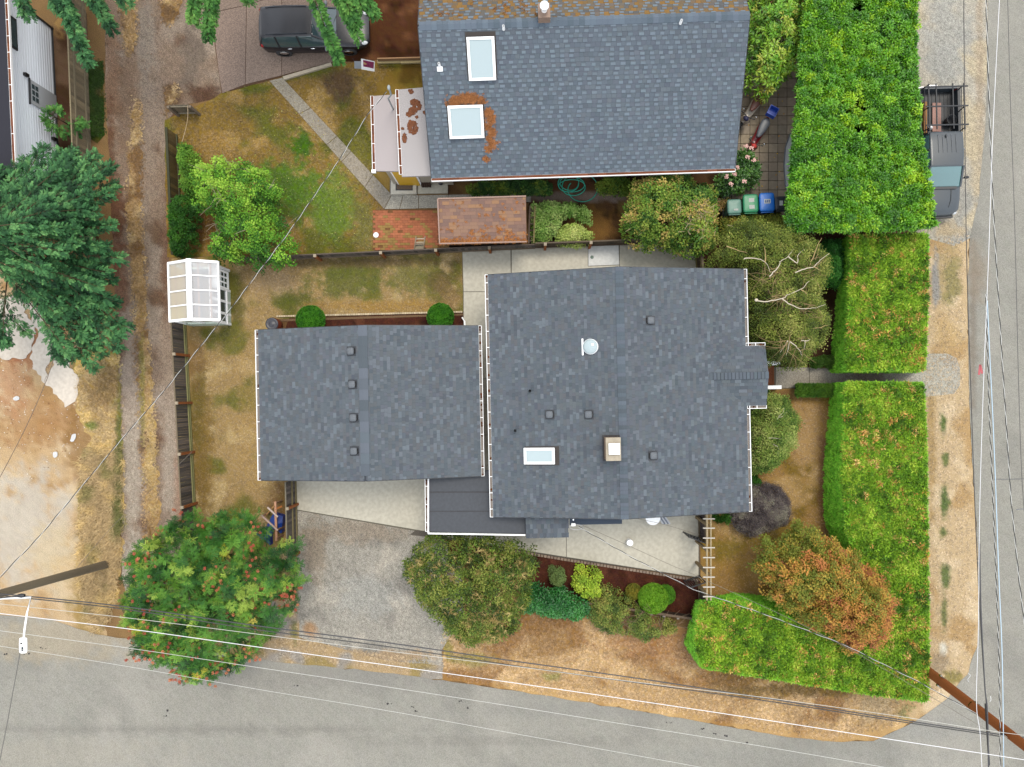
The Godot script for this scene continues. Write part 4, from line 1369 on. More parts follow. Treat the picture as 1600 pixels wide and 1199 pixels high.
func white_house() -> void:
	var o := thing("white_house", "white lap sided house with dark roof edge at the photo's left border", "house", at(84, 150, 0))
	var z := o.position
	# east wall runs from its north corner southwards
	var a := at(81, 46, 0)
	var b := at(95, 330, 0)
	var top := 2.85
	var dir := (b - a).normalized()
	var out := Vector3(dir.z, 0, -dir.x)
	if out.x < 0:
		out = -out
	var s := Shape.new(z)
	s.col = C(205, 210, 218)
	s.beam(a - out * 0.1 + Vector3(0, top / 2, 0), b - out * 0.1 + Vector3(0, top / 2, 0), 0.2, top)
	s.beam(a - out * 0.2 + Vector3(0, top / 2, 0.1), a - out * 7.0 + Vector3(0, top / 2, 0.1), 0.2, top)
	obj("wall", s, M.siding, o)
	for i in 19:
		var sb := Shape.new(z)
		sb.col = tone(Color.WHITE, rr(0.97, 1.0))
		var y := 0.12 + i * 0.145
		sb.beam(a + out * 0.012 + Vector3(0, y, 0), b + out * 0.012 + Vector3(0, y, 0), 0.024, 0.138, Vector3(0, 1, 0) + out * 0.06)
		obj("siding_board", sb, M.siding, o)
	s = Shape.new(z)
	s.col = C(90, 92, 96)
	s.beam(a + Vector3(0, 0.06, 0) + out * 0.02, b + Vector3(0, 0.06, 0) + out * 0.02, 0.05, 0.1)
	obj("foundation", s, M.concrete, o)
	s = Shape.new(z)
	s.beam(a + out * 0.03 + Vector3(0, 0, -0.02), a + out * 0.03 + Vector3(0, top, -0.02), 0.08, 0.08)
	obj("corner_board", s, M.dark, o)
	# roof with eave and gutter
	s = Shape.new(z)
	s.col = C(58, 62, 70)
	var e0 := a + out * 0.15 + Vector3(0, top + 0.1, -0.4)
	var e1 := b + out * 0.15 + Vector3(0, top + 0.1, 0)
	var up := -out * 5.0 + Vector3(0, 2.0, 0)
	s.quad(e0, e1, e1 + up, e0 + up)
	s.quad(e0 - Vector3(0, 0.15, 0), e1 - Vector3(0, 0.15, 0), e1 + up - Vector3(0, 0.15, 0), e0 + up - Vector3(0, 0.15, 0))
	s.quad(e0, e0 + up, e0 + up - Vector3(0, 0.15, 0), e0 - Vector3(0, 0.15, 0))
	obj("roof", s, M.shingle, o)
	gutter(o, e0 - z, e1 - z, out, true, 0.75)
	# window and door seen foreshortened from above
	var win := a.lerp(b, 0.18)
	s = Shape.new(z)
	s.beam(win - dir * 0.62 + out * 0.05 + Vector3(0, 2.5, 0), win + dir * 0.62 + out * 0.05 + Vector3(0, 2.5, 0), 0.06, 0.55)
	var w := obj("window", s, M.dark, o)
	s = Shape.new(z)
	s.beam(win - dir * 0.52 + out * 0.075 + Vector3(0, 2.5, 0), win + dir * 0.54 + out * 0.075 + Vector3(0, 2.5, 0), 0.03, 0.43)
	obj("pane", s, M.glass, w)
	var dr := a.lerp(b, 0.43)
	s = Shape.new(z)
	s.col = C(236, 238, 240)
	s.beam(dr - dir * 0.48 + out * 0.05 + Vector3(0, 0.85, 0), dr + dir * 0.48 + out * 0.05 + Vector3(0, 0.85, 0), 0.05, 1.6)
	var d := obj("door", s, M.white, o)
	for i in 3:
		for j in 2:
			s = Shape.new(z)
			var m := dr + dir * (-0.24 + 0.24 * i) + out * 0.08 + Vector3(0, 1.26 + 0.2 * j, 0)
			s.beam(m - dir * 0.09, m + dir * 0.09, 0.02, 0.15)
			obj("pane", s, M.glass, d)
	for k in [[0.36, 1.85], [0.62, 0.35]]:
		s = Shape.new(z)
		s.col = C(70, 50, 40)
		var m := a.lerp(b, k[0]) + out * 0.09 + Vector3(0, k[1], 0)
		s.box(m, Vector3(0.12, 0.2, 0.12))
		obj("wall_lamp" if k[1] > 1 else "tap_box", s, M.dark, o)
	s = Shape.new(z)
	s.beam(dr - dir * 0.5 + out * 0.09 + Vector3(0, 1.68, 0), dr + dir * 0.55 + out * 0.07 + Vector3(0, 1.68, 0), 0.06, 0.04)
	obj("door_head", s, M.dark, o)

func shed() -> void:
	var o := thing("garden_shed", "small shed with rusty brown moss littered shingles beside red brick paving", "shed", at(753, 345, 0))
	var z := o.position
	# one low slope, falling to the fence
	var p := [at(684, 311, 2.35), at(822, 307, 2.35), at(823, 378, 1.95), at(687, 381, 1.95)]
	var s := Shape.new(z)
	s.col = C(120, 84, 66)
	var dn := Vector3(0, -0.1, 0)
	s.quad(p[0], p[1], p[2], p[3])
	for i in 4:
		s.quad(p[i], p[(i + 1) % 4], p[(i + 1) % 4] + dn, p[i] + dn)
	var roof := obj("roof", s, M.shingle, o)
	var along: Vector3 = (p[2] - p[3]).normalized()
	var up: Vector3 = (p[0] - p[3])
	var lu := up.length()
	var t := [C(152, 120, 104), C(146, 116, 102), C(140, 112, 101), C(156, 124, 104), C(134, 108, 98), C(164, 128, 98)]
	up = (up - along * up.dot(along)).normalized()
	shingles(roof, p[3] - z, along, up, (p[2] - p[3]).length(), lu, 0.135, [0.27, 0.29, 0.31], t, 290)
	s = Shape.new(z)
	s.col = C(196, 164, 150)
	s.beam(p[0], p[1], 0.05, 0.1)
	s.beam(p[3], p[2], 0.05, 0.1)
	s.beam(p[0], p[3], 0.05, 0.1)
	obj("roof_edge", s, M.wood, o)
	s = Shape.new(z)
	s.col = C(110, 84, 66)
	s.prism(PackedVector2Array([Vector2(p[0].x + 0.2, p[0].z + 0.2), Vector2(p[1].x - 0.2, p[1].z + 0.2), Vector2(p[2].x - 0.2, p[2].z - 0.2), Vector2(p[3].x + 0.2, p[3].z - 0.2)]), 0.0, 1.9)
	obj("wall", s, M.wood, o)
	var out := Spread.new()
	var n := along.cross(up)
	n = n if n.y > 0 else -n
	for i in 420:
		var f := rng.randf()
		var g := pow(rng.randf(), 2.2) * 0.33 if rng.randf() < 0.72 else rng.randf()
		var q: Vector3 = p[3].lerp(p[2], f) + up * lu * g
		if n_mid.get_noise_2d(q.x * 1.2, q.z * 1.2) < -0.05 and g > 0.12:
			continue
		out.add(rng.randi() % 2, Transform3D(facing(n), q + n * 0.015 - z), tone(C(206, 134, 74), rr(0.6, 1.1)))
	spread_out(out, "needle_litter", SP.litter, M.dry, o)

func greenhouse() -> void:
	var o := thing("greenhouse", "small white greenhouse with translucent ribbed roof beside the gravel lane", "greenhouse", at(312, 455, 0), deg_to_rad(1.6))
	# own axes: ridge along z
	var inv := o.transform.affine_inverse()
	var xl: float = (inv * at(264, 456, 1.8)).x
	var xr: float = (inv * at(342, 455, 1.8)).x
	var z0: float = (inv * at(302, 409, 1.9)).z
	var z1: float = (inv * at(302, 502, 1.9)).z
	var xm: float = (inv * at(296, 455, 2.35)).x
	var L := z1 - z0
	var s := Shape.new()
	s.box(Vector3(xm, 2.36, (z0 + z1) / 2), Vector3(0.2, 0.07, L + 0.06))
	obj("ridge_beam", s, M.white, o)
	for side in [[xl, 1.8], [xr, 1.8]]:
		var e := Vector3(side[0], side[1], 0)
		var r := Vector3(xm, 2.33, 0)
		for i in 5:
			var zz := lerpf(z0 + 0.03, z1 - 0.03, i / 4.0)
			s = Shape.new()
			s.beam(e + Vector3(0, 0.03, zz), r + Vector3(0, 0.03, zz), 0.1 if i in [0, 4] else 0.05, 0.06)
			obj("rafter", s, M.white, o)
		s = Shape.new()
		s.beam(e + Vector3(0, 0, z0), e + Vector3(0, 0, z1), 0.07, 0.08)
		obj("eave_rail", s, M.white, o)
		for i in 4:
			var za := lerpf(z0 + 0.05, z1 - 0.05, i / 4.0) + 0.02
			var zb := lerpf(z0 + 0.05, z1 - 0.05, (i + 1) / 4.0) - 0.02
			s = Shape.new()
			s.col = [Color(0.95, 0.93, 0.86), Color(0.93, 0.9, 0.84), Color(0.94, 0.9, 0.8), Color(0.93, 0.9, 0.76)][i] if side[0] == xl else Color(0.92, 0.93, 1.0)
			s.quad(e + Vector3(0, 0.01, za), r + Vector3(0, 0.01, za), r + Vector3(0, 0.01, zb), e + Vector3(0, 0.01, zb))
			obj("roof_panel", s, M.poly, o)
		# purlins seen through the panels
		for f in [0.3, 0.72]:
			s = Shape.new()
			s.col = C(196, 150, 116)
			s.beam(e.lerp(r, f) + Vector3(0, -0.05, z0 + 0.08), e.lerp(r, f) + Vector3(0, -0.05, z1 - 0.08), 0.06, 0.04)
			obj("purlin", s, M.wood, o)
	# walls
	var wr: float = (inv * at(360, 460, 0)).x
	var wl: float = xl + 0.12
	s = Shape.new()
	s.col = C(214, 230, 214)
	s.box(Vector3(wr - 0.04, 0.19, (z0 + z1) / 2 + 0.45), Vector3(0.08, 0.38, L - 0.95))
	s.box(Vector3(wl, 0.4, (z0 + z1) / 2), Vector3(0.08, 0.8, L))
	for zz in [z0 + 0.05, z1 - 0.05]:
		s.box(Vector3((wl + wr) / 2, 0.4, zz), Vector3(wr - wl - 0.2, 0.8, 0.08))
	obj("wall", s, M.plastic, o)
	s = Shape.new()
	s.beam(Vector3(wr - 0.05, 1.76, z0 + 0.05), Vector3(wr - 0.05, 1.76, z1 - 0.05), 0.08, 0.08)
	s.beam(Vector3(wr - 0.03, 0.41, z0 + 0.95), Vector3(wr - 0.03, 0.41, z1), 0.13, 0.06)
	for f in [0.0, 0.385, 0.61, 0.83, 1.0]:
		var zz := lerpf(z0 + 0.05, z1 - 0.05, f)
		s.box(Vector3(wr - 0.04, 0.9, zz), Vector3(0.1, 1.8, 0.1))
	for xx in [wl, (wl + wr) / 2, wr - 0.04]:
		for zz in [z0 + 0.05, z1 - 0.05]:
			s.box(Vector3(xx, 0.9, zz), Vector3(0.07, 1.8, 0.07))
	obj("wall_frame", s, M.white, o)
	for f in [[0.385, 0.61], [0.61, 0.83], [0.83, 1.0]]:
		s = Shape.new()
		var za := lerpf(z0 + 0.05, z1 - 0.05, f[0]) + 0.06
		var zb := lerpf(z0 + 0.05, z1 - 0.05, f[1]) - 0.06
		s.box(Vector3(wr - 0.03, 0.86, (za + zb) / 2), Vector3(0.02, 0.78, zb - za))
		obj("window_pane", s, M.glass, o)
	# door with a lattice of small panes
	s = Shape.new()
	var dz := z0 + 0.52
	s.box(Vector3(wr - 0.05, 0.9, dz), Vector3(0.05, 1.66, 0.78))
	s.col = C(220, 232, 216)
	var door := obj("door", s, M.plastic, o)
	for i in 3:
		for j in 3:
			var p := Shape.new()
			p.box(Vector3(wr - 0.018, 0.42 + 0.3 * j, dz - 0.22 + 0.22 * i), Vector3(0.02, 0.19, 0.15))
			obj("door_pane", p, M.glass, door)
	# gables
	for zz in [z0 + 0.05, z1 - 0.05]:
		s = Shape.new()
		s.col = Color(0.9, 0.95, 0.9)
		s.tri(Vector3(xl + 0.1, 1.8, zz), Vector3(xr, 1.8, zz), Vector3(xm, 2.3, zz))
		s.quad(Vector3(wl, 0.8, zz), Vector3(wr - 0.1, 0.8, zz), Vector3(xr, 1.8, zz), Vector3(xl + 0.1, 1.8, zz))
		obj("gable_panel", s, M.poly, o)
	for i in 2:
		s = Shape.new()
		s.col = C(120, 96, 72)
		s.box(Vector3(lerpf(wl + 0.3, wr - 0.35, i), 0.75, (z0 + z1) / 2), Vector3(0.4, 0.05, L - 0.4))
		obj("potting_bench", s, M.wood, o)

# ------------------------------------------------------------------ fences, poles, wires
# boards stand side by side from a to b (ground points); the seen face is on the side of «face»
func fence(label: String, a: Vector3, b: Vector3, tall: float, board: float, tones: Array, face: Vector3, posts: Array, opt := {}) -> Node3D:
	var o := thing("board_fence", label, "fence", (a + b) / 2)
	var z := o.position
	var dir := (b - a).normalized()
	var n := int(a.distance_to(b) / board)
	var cache := []
	for t in tones:
		for k in 2:
			var s := Shape.new()
			s.col = tone(t, 0.92 + 0.16 * k)
			s.box(Vector3.ZERO, Vector3(board - 0.006, tall - 0.05, 0.02))
			cache.append(s.mesh())
	var basis := Basis(dir, Vector3.UP, dir.cross(Vector3.UP))
	for i in n:
		var p := a.lerp(b, (i + 0.5) / n)
		var m := put("board", cache[rng.randi() % cache.size()], M.wood, o)
		m.transform = Transform3D(basis * Basis(Vector3(0, 0, 1), rr(-0.012, 0.012)), p - z + Vector3(0, tall / 2 + rr(-0.015, 0.02), 0) + face * rr(-0.004, 0.004))
	var rails: Array = opt.get("rails", [[0.12, 0.09], [tall - 0.1, 0.09]])
	for r in rails:
		var s := Shape.new(z)
		s.col = opt.get("rail", C(150, 136, 92))
		s.beam(a + face * 0.035 + Vector3(0, r[0], 0), b + face * 0.035 + Vector3(0, r[0], 0), 0.045, r[1])
		obj("rail", s, M.wood, o)
	if opt.has("cap"):
		var s := Shape.new(z)
		s.col = opt.cap
		s.beam(a + Vector3(0, tall + 0.03, 0), b + Vector3(0, tall + 0.03, 0), opt.get("cap_width", 0.1), 0.035)
		obj("cap_rail", s, M.wood, o)
	for f in posts:
		var p := a.lerp(b, f)
		var s := Shape.new(z)
		s.col = opt.get("post", C(176, 108, 66))
		s.beam(p + face * 0.075, p + face * 0.075 + Vector3(0, tall, 0), 0.1, 0.1)
		var po := obj("post", s, M.wood, o)
		if opt.get("capped", true):
			s = Shape.new(z)
			s.col = C(196, 178, 152)
			s.box(p + face * 0.06 + Vector3(0, tall + 0.05, 0), Vector3(0.12, 0.06, 0.12))
			obj("post_cap", s, M.plain, po)
	return o

func fences() -> void:
	var silver := [C(158, 142, 116), C(146, 132, 108), C(170, 152, 122), C(138, 126, 104)]
	var grey := [C(112, 104, 98), C(122, 114, 106), C(98, 92, 88), C(130, 120, 110)]
	var e := Vector3(1, 0, 0)
	var sth := Vector3(0, 0, 1)
	fence("long weathered board fence between white house and gravel lane", at(131, -60), at(149, 395), 1.25, 0.14, silver, e, [], {"rails": [[0.3, 0.08], [1.0, 0.08]], "rail": C(150, 138, 116), "cap": C(176, 160, 130), "cap_width": 0.05})
	fence("grey board fence with four reddish posts and pale caps beside the lane", at(290, 507), at(311, 900), 1.2, 0.105, grey, e, [0.125, 0.312, 0.507, 0.71], {"rails": [[0.1, 0.05], [0.24, 0.04]], "rail": C(168, 164, 112), "cap": C(142, 128, 106), "cap_width": 0.05})
	fence("low grey fence with four capped posts running along the back lawn", at(372, 410), at(836, 389), 0.85, 0.14, grey, sth, [0.28, 0.495, 0.675, 0.85], {"rails": [[0.3, 0.06]], "rail": C(140, 124, 104), "cap": C(112, 102, 94), "cap_width": 0.05})
	fence("dark weathered fence end behind the variegated shrubs", at(836, 388), at(1092, 379), 0.95, 0.14, [C(100, 88, 74), C(112, 98, 82), C(88, 78, 68)], sth, [0.06, 0.33], {"rails": [[0.3, 0.06]], "rail": C(110, 96, 80), "cap": C(122, 108, 94), "cap_width": 0.06})
	fence("brown return fence at the end of the side path", at(1086, 384), at(1090, 430), 1.0, 0.12, [C(110, 96, 78), C(98, 84, 68)], Vector3(-1, 0, 0), [], {"cap": C(150, 136, 112)})
	fence("short grey fence with two reddish posts between apron and blue tarp", at(462, 748), at(465, 868), 1.25, 0.105, grey, e, [0.33, 0.96], {"rails": [[0.12, 0.1], [0.6, 0.07]], "rail": C(150, 138, 104), "cap": C(150, 142, 124), "cap_width": 0.05})
	# sloping screen of slats at the neighbour's gate
	fence("short weathered slatted gate panel standing free on the neighbour's lawn", at(279, 178), at(312, 177), 0.9, 0.13, [C(160, 146, 124), C(140, 130, 112)], sth, [0.0, 1.0], {"post": C(150, 134, 118), "rails": [[0.12, 0.05], [0.8, 0.06]], "rail": C(172, 160, 138), "capped": false})
	fence("greenish garden fence with two top rails beside the lane and clipped shrub", at(277, 212), at(286, 405), 0.9, 0.15, [C(138, 118, 78), C(122, 106, 74), C(150, 128, 84)], e, [], {"rails": [[0.14, 0.06]], "rail": C(104, 106, 80), "cap": C(84, 82, 66), "cap_width": 0.1})
	# retaining wall below the dark bark
	var o := thing("plank_wall", "tan plank retaining wall between dark bark and the neighbour's lawn", "wall", at(622, 90, 0))
	for i in 2:
		var s := Shape.new(o.position)
		s.col = tone(C(196, 156, 118), 1.0 - 0.08 * i)
		s.beam(at(590, 93, 0.2 + 0.2 * i), at(662, 91, 0.2 + 0.2 * i), 0.05, 0.19)
		obj("plank", s, M.wood, o)
	for k in [[590, 97, 625], [626, 97, 660]]:
		var s := Shape.new(o.position)
		s.col = C(190, 174, 132)
		s.beam(at(k[0], k[1], 0.06), at(k[2], 96, 0.06), 0.14, 0.12)
		obj("footing_block", s, M.concrete, o)
	# low fence of the mulch bed, with little uprights on its street side
	o = fence("low brown fence with pale uprights between mulch bed and south verge", at(838, 925), at(1094, 963), 0.55, 0.12, [C(96, 80, 70), C(108, 92, 80), C(88, 76, 68)], sth, [0.22, 0.38, 0.6, 0.69, 0.765, 0.85, 0.94], {"post": C(176, 168, 154), "rails": [[0.15, 0.06]], "rail": C(150, 134, 114), "cap": C(132, 112, 96), "cap_width": 0.09, "capped": false})

func arbor_and_gates() -> void:
	var o := thing("arbor", "long narrow arbor with nine pale cross slats between terrace and front lawn", "arbor", at(1100, 870, 0))
	var z := o.position
	var h := 2.1
	for x in [1104.5, 1110.5]:
		var s := Shape.new(z)
		s.col = C(206, 186, 148)
		s.beam(at(x, 802, h), at(x, 938, h), 0.045, 0.12)
		obj("stringer", s, M.wood, o)
	for y in [811, 825.5, 841, 856, 871.5, 887, 902, 917.5, 932.5]:
		var s := Shape.new(z)
		s.col = C(232, 224, 210)
		s.beam(at(1098.5, y, h + 0.09), at(1117, y, h + 0.09), 0.04, 0.06)
		obj("slat", s, M.wood, o)
	for y in [822, 862, 898, 932]:
		var s := Shape.new(z)
		s.col = C(156, 134, 100)
		var p := at(1107, y, h)
		s.box(Vector3(p.x, h / 2 - 0.03, p.z), Vector3(0.1, h - 0.06, 0.1))
		obj("post", s, M.wood, o)
	fence("dark board fence under the north end of the arbor", at(1092, 790), at(1093, 840), 1.3, 0.13, [C(96, 86, 82), C(86, 78, 74)], Vector3(-1, 0, 0), [], {"cap": C(150, 132, 110), "rail": C(130, 112, 90)})
	fence("short dark board fence under the south end of the arbor", at(1092, 916), at(1093, 944), 1.3, 0.13, [C(96, 86, 82), C(86, 78, 74)], Vector3(-1, 0, 0), [], {"cap": C(150, 132, 110), "rail": C(130, 112, 90)})
	gate("black scrolled metal gate standing open at the north end of the arbor", at(1091, 840), at(1067, 831), 1.2, 4)
	gate("black barred metal gate standing open at the mulch bed's edge", at(1092, 899), at(1068, 907), 1.2, 7)

func gate(label: String, hinge: Vector3, tip: Vector3, tall: float, bars: int) -> void:
	var o := thing("metal_gate", label, "gate", hinge)
	var f := Shape.new(hinge)
	for y in [0.12, tall]:
		f.beam(hinge + Vector3(0, y, 0), tip + Vector3(0, y, 0), 0.035, 0.05)
	f.beam(hinge + Vector3(0, 0.07, 0), hinge + Vector3(0, tall, 0), 0.04, 0.04)
	f.beam(tip + Vector3(0, 0.07, 0), tip + Vector3(0, tall, 0), 0.04, 0.04)
	obj("frame", f, M.iron, o)
	for i in bars:
		var p := hinge.lerp(tip, (i + 1.0) / (bars + 1.0))
		var s := Shape.new(hinge)
		s.beam(p + Vector3(0, 0.14, 0), p + Vector3(0, tall - 0.02, 0), 0.022, 0.022)
		if bars < 6:
			var q := (tip - hinge).normalized()
			var ring := []
			for k in 13:
				ring.append(p + q * cos(TAU * k / 12.0) * 0.08 + Vector3(0, tall * 0.55 + sin(TAU * k / 12.0) * 0.12, 0))
			s.tube(ring, 0.014, 0.014, 5)
		obj("bar", s, M.iron, o, bars < 6)

func wire(label: String, line: Array, r: float, col: Color, called := "utility_wire", group := "") -> void:
	# line: px, py, height ...; a smooth run through the points
	var c := []
	for i in range(0, line.size(), 3):
		c.append(at(line[i], line[i + 1], line[i + 2]))
	var smooth := []
	for i in c.size() - 1:
		for k in 8:
			smooth.append(c[i].cubic_interpolate(c[i + 1], c[maxi(i - 1, 0)], c[mini(i + 2, c.size() - 1)], k / 8.0))
	smooth.append(c[-1])
	var s := Shape.new()
	s.col = col
	s.tube(smooth, r, r, 6)
	tag(obj(called, s, M.plastic, self, true), label, "wire", group)

func twisted(label: String, line: Array, pitch: float) -> void:
	var c := []
	for i in range(0, line.size(), 3):
		c.append(at(line[i], line[i + 1], line[i + 2]))
	var o := thing("service_cable", label, "cable", c[0])
	var cv := Curve3D.new()
	for q in c:
		cv.add_point(q)
	var n := int(cv.get_baked_length() / (pitch / 8.0))
	var runs := [[], []]
	for i in n + 1:
		var p := cv.sample_baked(cv.get_baked_length() * i / n)
		var q := cv.sample_baked(minf(cv.get_baked_length() * i / n + 0.1, cv.get_baked_length()))
		var d := (q - p).normalized() if q.distance_to(p) > 0.01 else Vector3.RIGHT
		var a := d.cross(Vector3.UP).normalized()
		var b := a.cross(d)
		var g := TAU * i / 8.0
		for k in 2:
			runs[k].append(p + (a * cos(g + PI * k) + b * sin(g + PI * k)) * 0.013)
	for k in 2:
		var s := Shape.new(c[0])
		s.col = [C(236, 236, 232, 0.56), C(36, 36, 38)][k]
		s.tube(runs[k], [0.0065, 0.0125][k], [0.0065, 0.0125][k], 5)
		obj(["bare_wire", "insulated_wire"][k], s, M.plastic, o, true)

func poles_and_wires() -> void:
	# west pole with its street lamp
	var o := thing("utility_pole", "dark weathered utility pole with white street lamp rising beside the dirt lot", "utility pole", at(165, 882))
	var z := o.position
	var foot := at(166, 882)
	var top := foot.lerp(at(0, 928, 6.0), 1.6)
	var s := Shape.new(z)
	s.col = C(150, 136, 116)
	s.tube([foot, foot.lerp(top, 0.5), top], 0.17, 0.12, 12)
	obj("shaft", s, M.bark, o, true)
	s = Shape.new(z)
	var ay := foot.lerp(top, 0.72)
	s.tube([ay, at(48, 934, 7.1), at(42, 958, 7.3), at(38, 985, 7.4), at(36.5, 1000, 7.4)], 0.03, 0.03, 8)
	var arm := obj("lamp_arm", s, M.white, o, true)
	s = Shape.new(z)
	var lm := at(36, 1009, 7.4)
	var ring := []
	for q in [[-0.25, 0.1, 0.04], [-0.22, 0.125, 0.06], [0.0, 0.13, 0.07], [0.2, 0.125, 0.06], [0.24, 0.1, 0.04]]:
		var r := []
		for k in 14:
			var g := TAU * k / 14.0
			r.append(lm + Vector3(cos(g) * q[1], sin(g) * q[2], q[0]))
		ring.append(r)
	s.loft(ring, true)
	obj("lamp_head", s, M.white, arm, true)
	s = Shape.new(z)
	s.col = C(70, 76, 84)
	s.box(lm + Vector3(0.02, 0.07, 0.09), Vector3(0.06, 0.01, 0.13))
	obj("nameplate", s, M.plain, arm)
	s = Shape.new(z)
	s.col = C(40, 40, 44)
	s.lathe(lm + Vector3(-0.01, 0.06, -0.09), [Vector2(0.03, 0.0), Vector2(0.025, 0.04), Vector2(0.001, 0.07)], 10)
	obj("light_sensor", s, M.plastic, arm, true)
	s = Shape.new(z)
	var br := at(33, 931, 7.2)
	s.lathe(br, [Vector2(0.05, -0.1), Vector2(0.07, 0.0), Vector2(0.05, 0.1)], 10, Basis(Vector3(0, 0, 1), 1.4))
	s.beam(br, foot.lerp(top, 0.75), 0.03, 0.03)
	obj("insulator", s, M.iron, o, true)
	# south east pole
	o = thing("utility_pole", "reddish brown utility pole leaning over the road corner behind the cedar hedge", "utility pole", at(1420, 1027))
	z = o.position
	foot = at(1420, 1026)
	top = foot.lerp(at(1602, 1166, 7.3), 1.25)
	s = Shape.new(z)
	s.col = C(170, 104, 62)
	s.tube([foot, foot.lerp(top, 0.5), top], 0.2, 0.15, 14)
	obj("shaft", s, M.bark, o, true)
	s = Shape.new(z)
	s.col = C(206, 150, 96)
	var dir := (top - foot).normalized()
	var bd := foot.lerp(at(1602, 1166, 7.3), 0.625)
	s.lathe(bd, [Vector2(0.185, -0.02), Vector2(0.188, 0.0), Vector2(0.185, 0.02)], 16, Basis(Vector3.RIGHT, dir, Vector3.RIGHT.cross(dir)))
	obj("band", s, M.chrome, o, true)
	for q in [[1542, 1112, 5.3], [1567, 1147, 6.6], [1545, 1144, 6.2], [1526, 1098, 5.0], [1470, 1056, 2.6], [1465, 1071, 2.6]]:
		s = Shape.new(z)
		s.col = C(220, 212, 196)
		s.box(at(q[0], q[1], q[2]), Vector3(0.06, 0.1, 0.07))
		s.tube([at(q[0], q[1], q[2]), at(q[0], q[1], q[2]) + Vector3(0.12, 0.05, 0.1)], 0.02, 0.02, 6)
		obj("bracket", s, M.chrome, o)
	s = Shape.new(z)
	s.beam(at(1540, 1100, 5.6), at(1546, 1196, 5.6), 0.035, 0.05)
	obj("cross_arm", s, M.iron, o)
	# wires along the south street
	wire("black trunk cable along the south street, upper strand of a close pair", [-60, 924, 6.6, 30, 931, 6.6, 200, 949, 6.4, 400, 978, 6.2, 600, 1004, 6.1, 800, 1033, 6.1, 1000, 1061, 6.2, 1200, 1092, 6.3, 1400, 1124, 6.4, 1562, 1148, 6.5, 1800, 1180, 6.6], 0.019, C(64, 64, 68))
	wire("black trunk cable along the south street, lower strand of a close pair", [-60, 926, 6.5, 30, 934, 6.5, 200, 953, 6.3, 400, 984, 6.1, 600, 1010, 6.0, 800, 1040, 6.0, 1000, 1068, 6.1, 1200, 1096, 6.2, 1400, 1127, 6.3, 1562, 1151, 6.4], 0.017, C(58, 58, 62))
	wire("thin pale wire along the south street just beneath the black trunk cables", [-60, 936, 7.0, 0, 944, 7.0, 200, 966, 6.9, 400, 991, 6.8, 600, 1017, 6.7, 800, 1041, 6.7, 1000, 1067, 6.8, 1200, 1091, 6.9, 1400, 1119, 7.0, 1566, 1145, 7.1, 1700, 1160, 7.2], 0.008, C(224, 222, 214, 0.5))
	wire("thick bright white cable along the south street", [-100, 946, 8.6, 0, 959, 8.6, 200, 983, 8.5, 400, 1011, 8.4, 600, 1039, 8.4, 800, 1067, 8.4, 1000, 1096, 8.4, 1200, 1126, 8.5, 1400, 1157, 8.6, 1590, 1186, 8.7, 1750, 1210, 8.7], 0.0105, C(240, 240, 244, 0.6))
	wire("thin pale wire along the south street, first below the thick cable", [-100, 972, 9.0, 0, 986, 9.0, 200, 1013, 8.9, 400, 1043, 8.8, 600, 1073, 8.8, 800, 1104, 8.8, 1000, 1136, 8.8, 1200, 1168, 8.9, 1420, 1206, 9.0], 0.007, C(222, 222, 216, 0.5))
	wire("thin pale wire along the south street, lowest of all in the photo", [-100, 994, 9.2, 0, 1010, 9.2, 200, 1042, 9.1, 400, 1077, 9.0, 600, 1110, 9.0, 800, 1146, 9.0, 1000, 1182, 9.1, 1120, 1204, 9.2], 0.006, C(222, 222, 216, 0.5))
	# along the east street
	wire("thick white cable along the east street beside the verge", [1564, -40, 8.4, 1562, 0, 8.4, 1552, 200, 8.3, 1545, 400, 8.2, 1537, 600, 8.1, 1531, 800, 8.0, 1529, 980, 7.9, 1526, 1098, 7.8, 1532, 1150, 7.8, 1536, 1240, 7.8], 0.0085, C(240, 240, 244, 0.6))
	twisted("black and white twisted cable along the east street", [1540, -40, 8.0, 1541, 0, 8.0, 1547, 200, 7.9, 1553, 340, 7.8, 1566, 560, 7.7, 1580, 780, 7.6, 1592, 900, 7.6, 1604, 1000, 7.6], 0.85)
	wire("thin black wire over the gravel shoulder and truck side of the east street", [1506, -40, 7.0, 1507, 100, 7.0, 1509, 300, 6.9, 1512, 450, 6.8, 1517, 600, 6.7, 1524, 800, 6.6, 1531, 950, 6.5, 1538, 1060, 6.4, 1542, 1108, 6.3], 0.013, C(64, 62, 62))
	wire("thicker black wire from the verge over the brown pole and the east street", [1531, 850, 6.9, 1533, 950, 6.9, 1539, 1070, 6.8, 1543, 1110, 6.8, 1545, 1199, 6.8, 1546, 1260, 6.8], 0.02, C(70, 70, 74))
	wire("pale blue cable along the east street, right strand of a pair", [1543, 470, 7.2, 1547, 560, 7.2, 1551, 640, 7.2, 1556, 760, 7.1, 1561, 900, 7.0, 1566, 1020, 6.9, 1568, 1140, 6.8, 1569, 1240, 6.8], 0.014, C(170, 192, 208, 0.8))
	twisted("black and pale blue lashed cable along the east street, left strand of a pair", [1541, 460, 7.1, 1543, 540, 7.1, 1546, 640, 7.1, 1551, 760, 7.0, 1556, 880, 6.9, 1561, 1020, 6.8, 1563, 1140, 6.7, 1564, 1240, 6.7], 0.5)
	wire("faint dark wire farthest out over the east street", [1574, -40, 8.8, 1579, 150, 8.8, 1586, 350, 8.7, 1592, 600, 8.6, 1598, 760, 8.6, 1610, 900, 8.6], 0.009, C(90, 88, 86))
	wire("short dark stay wire crossing the east street from the blue cables", [1554, 749, 7.0, 1580, 749, 7.0, 1620, 748, 7.0], 0.01, C(80, 84, 90))
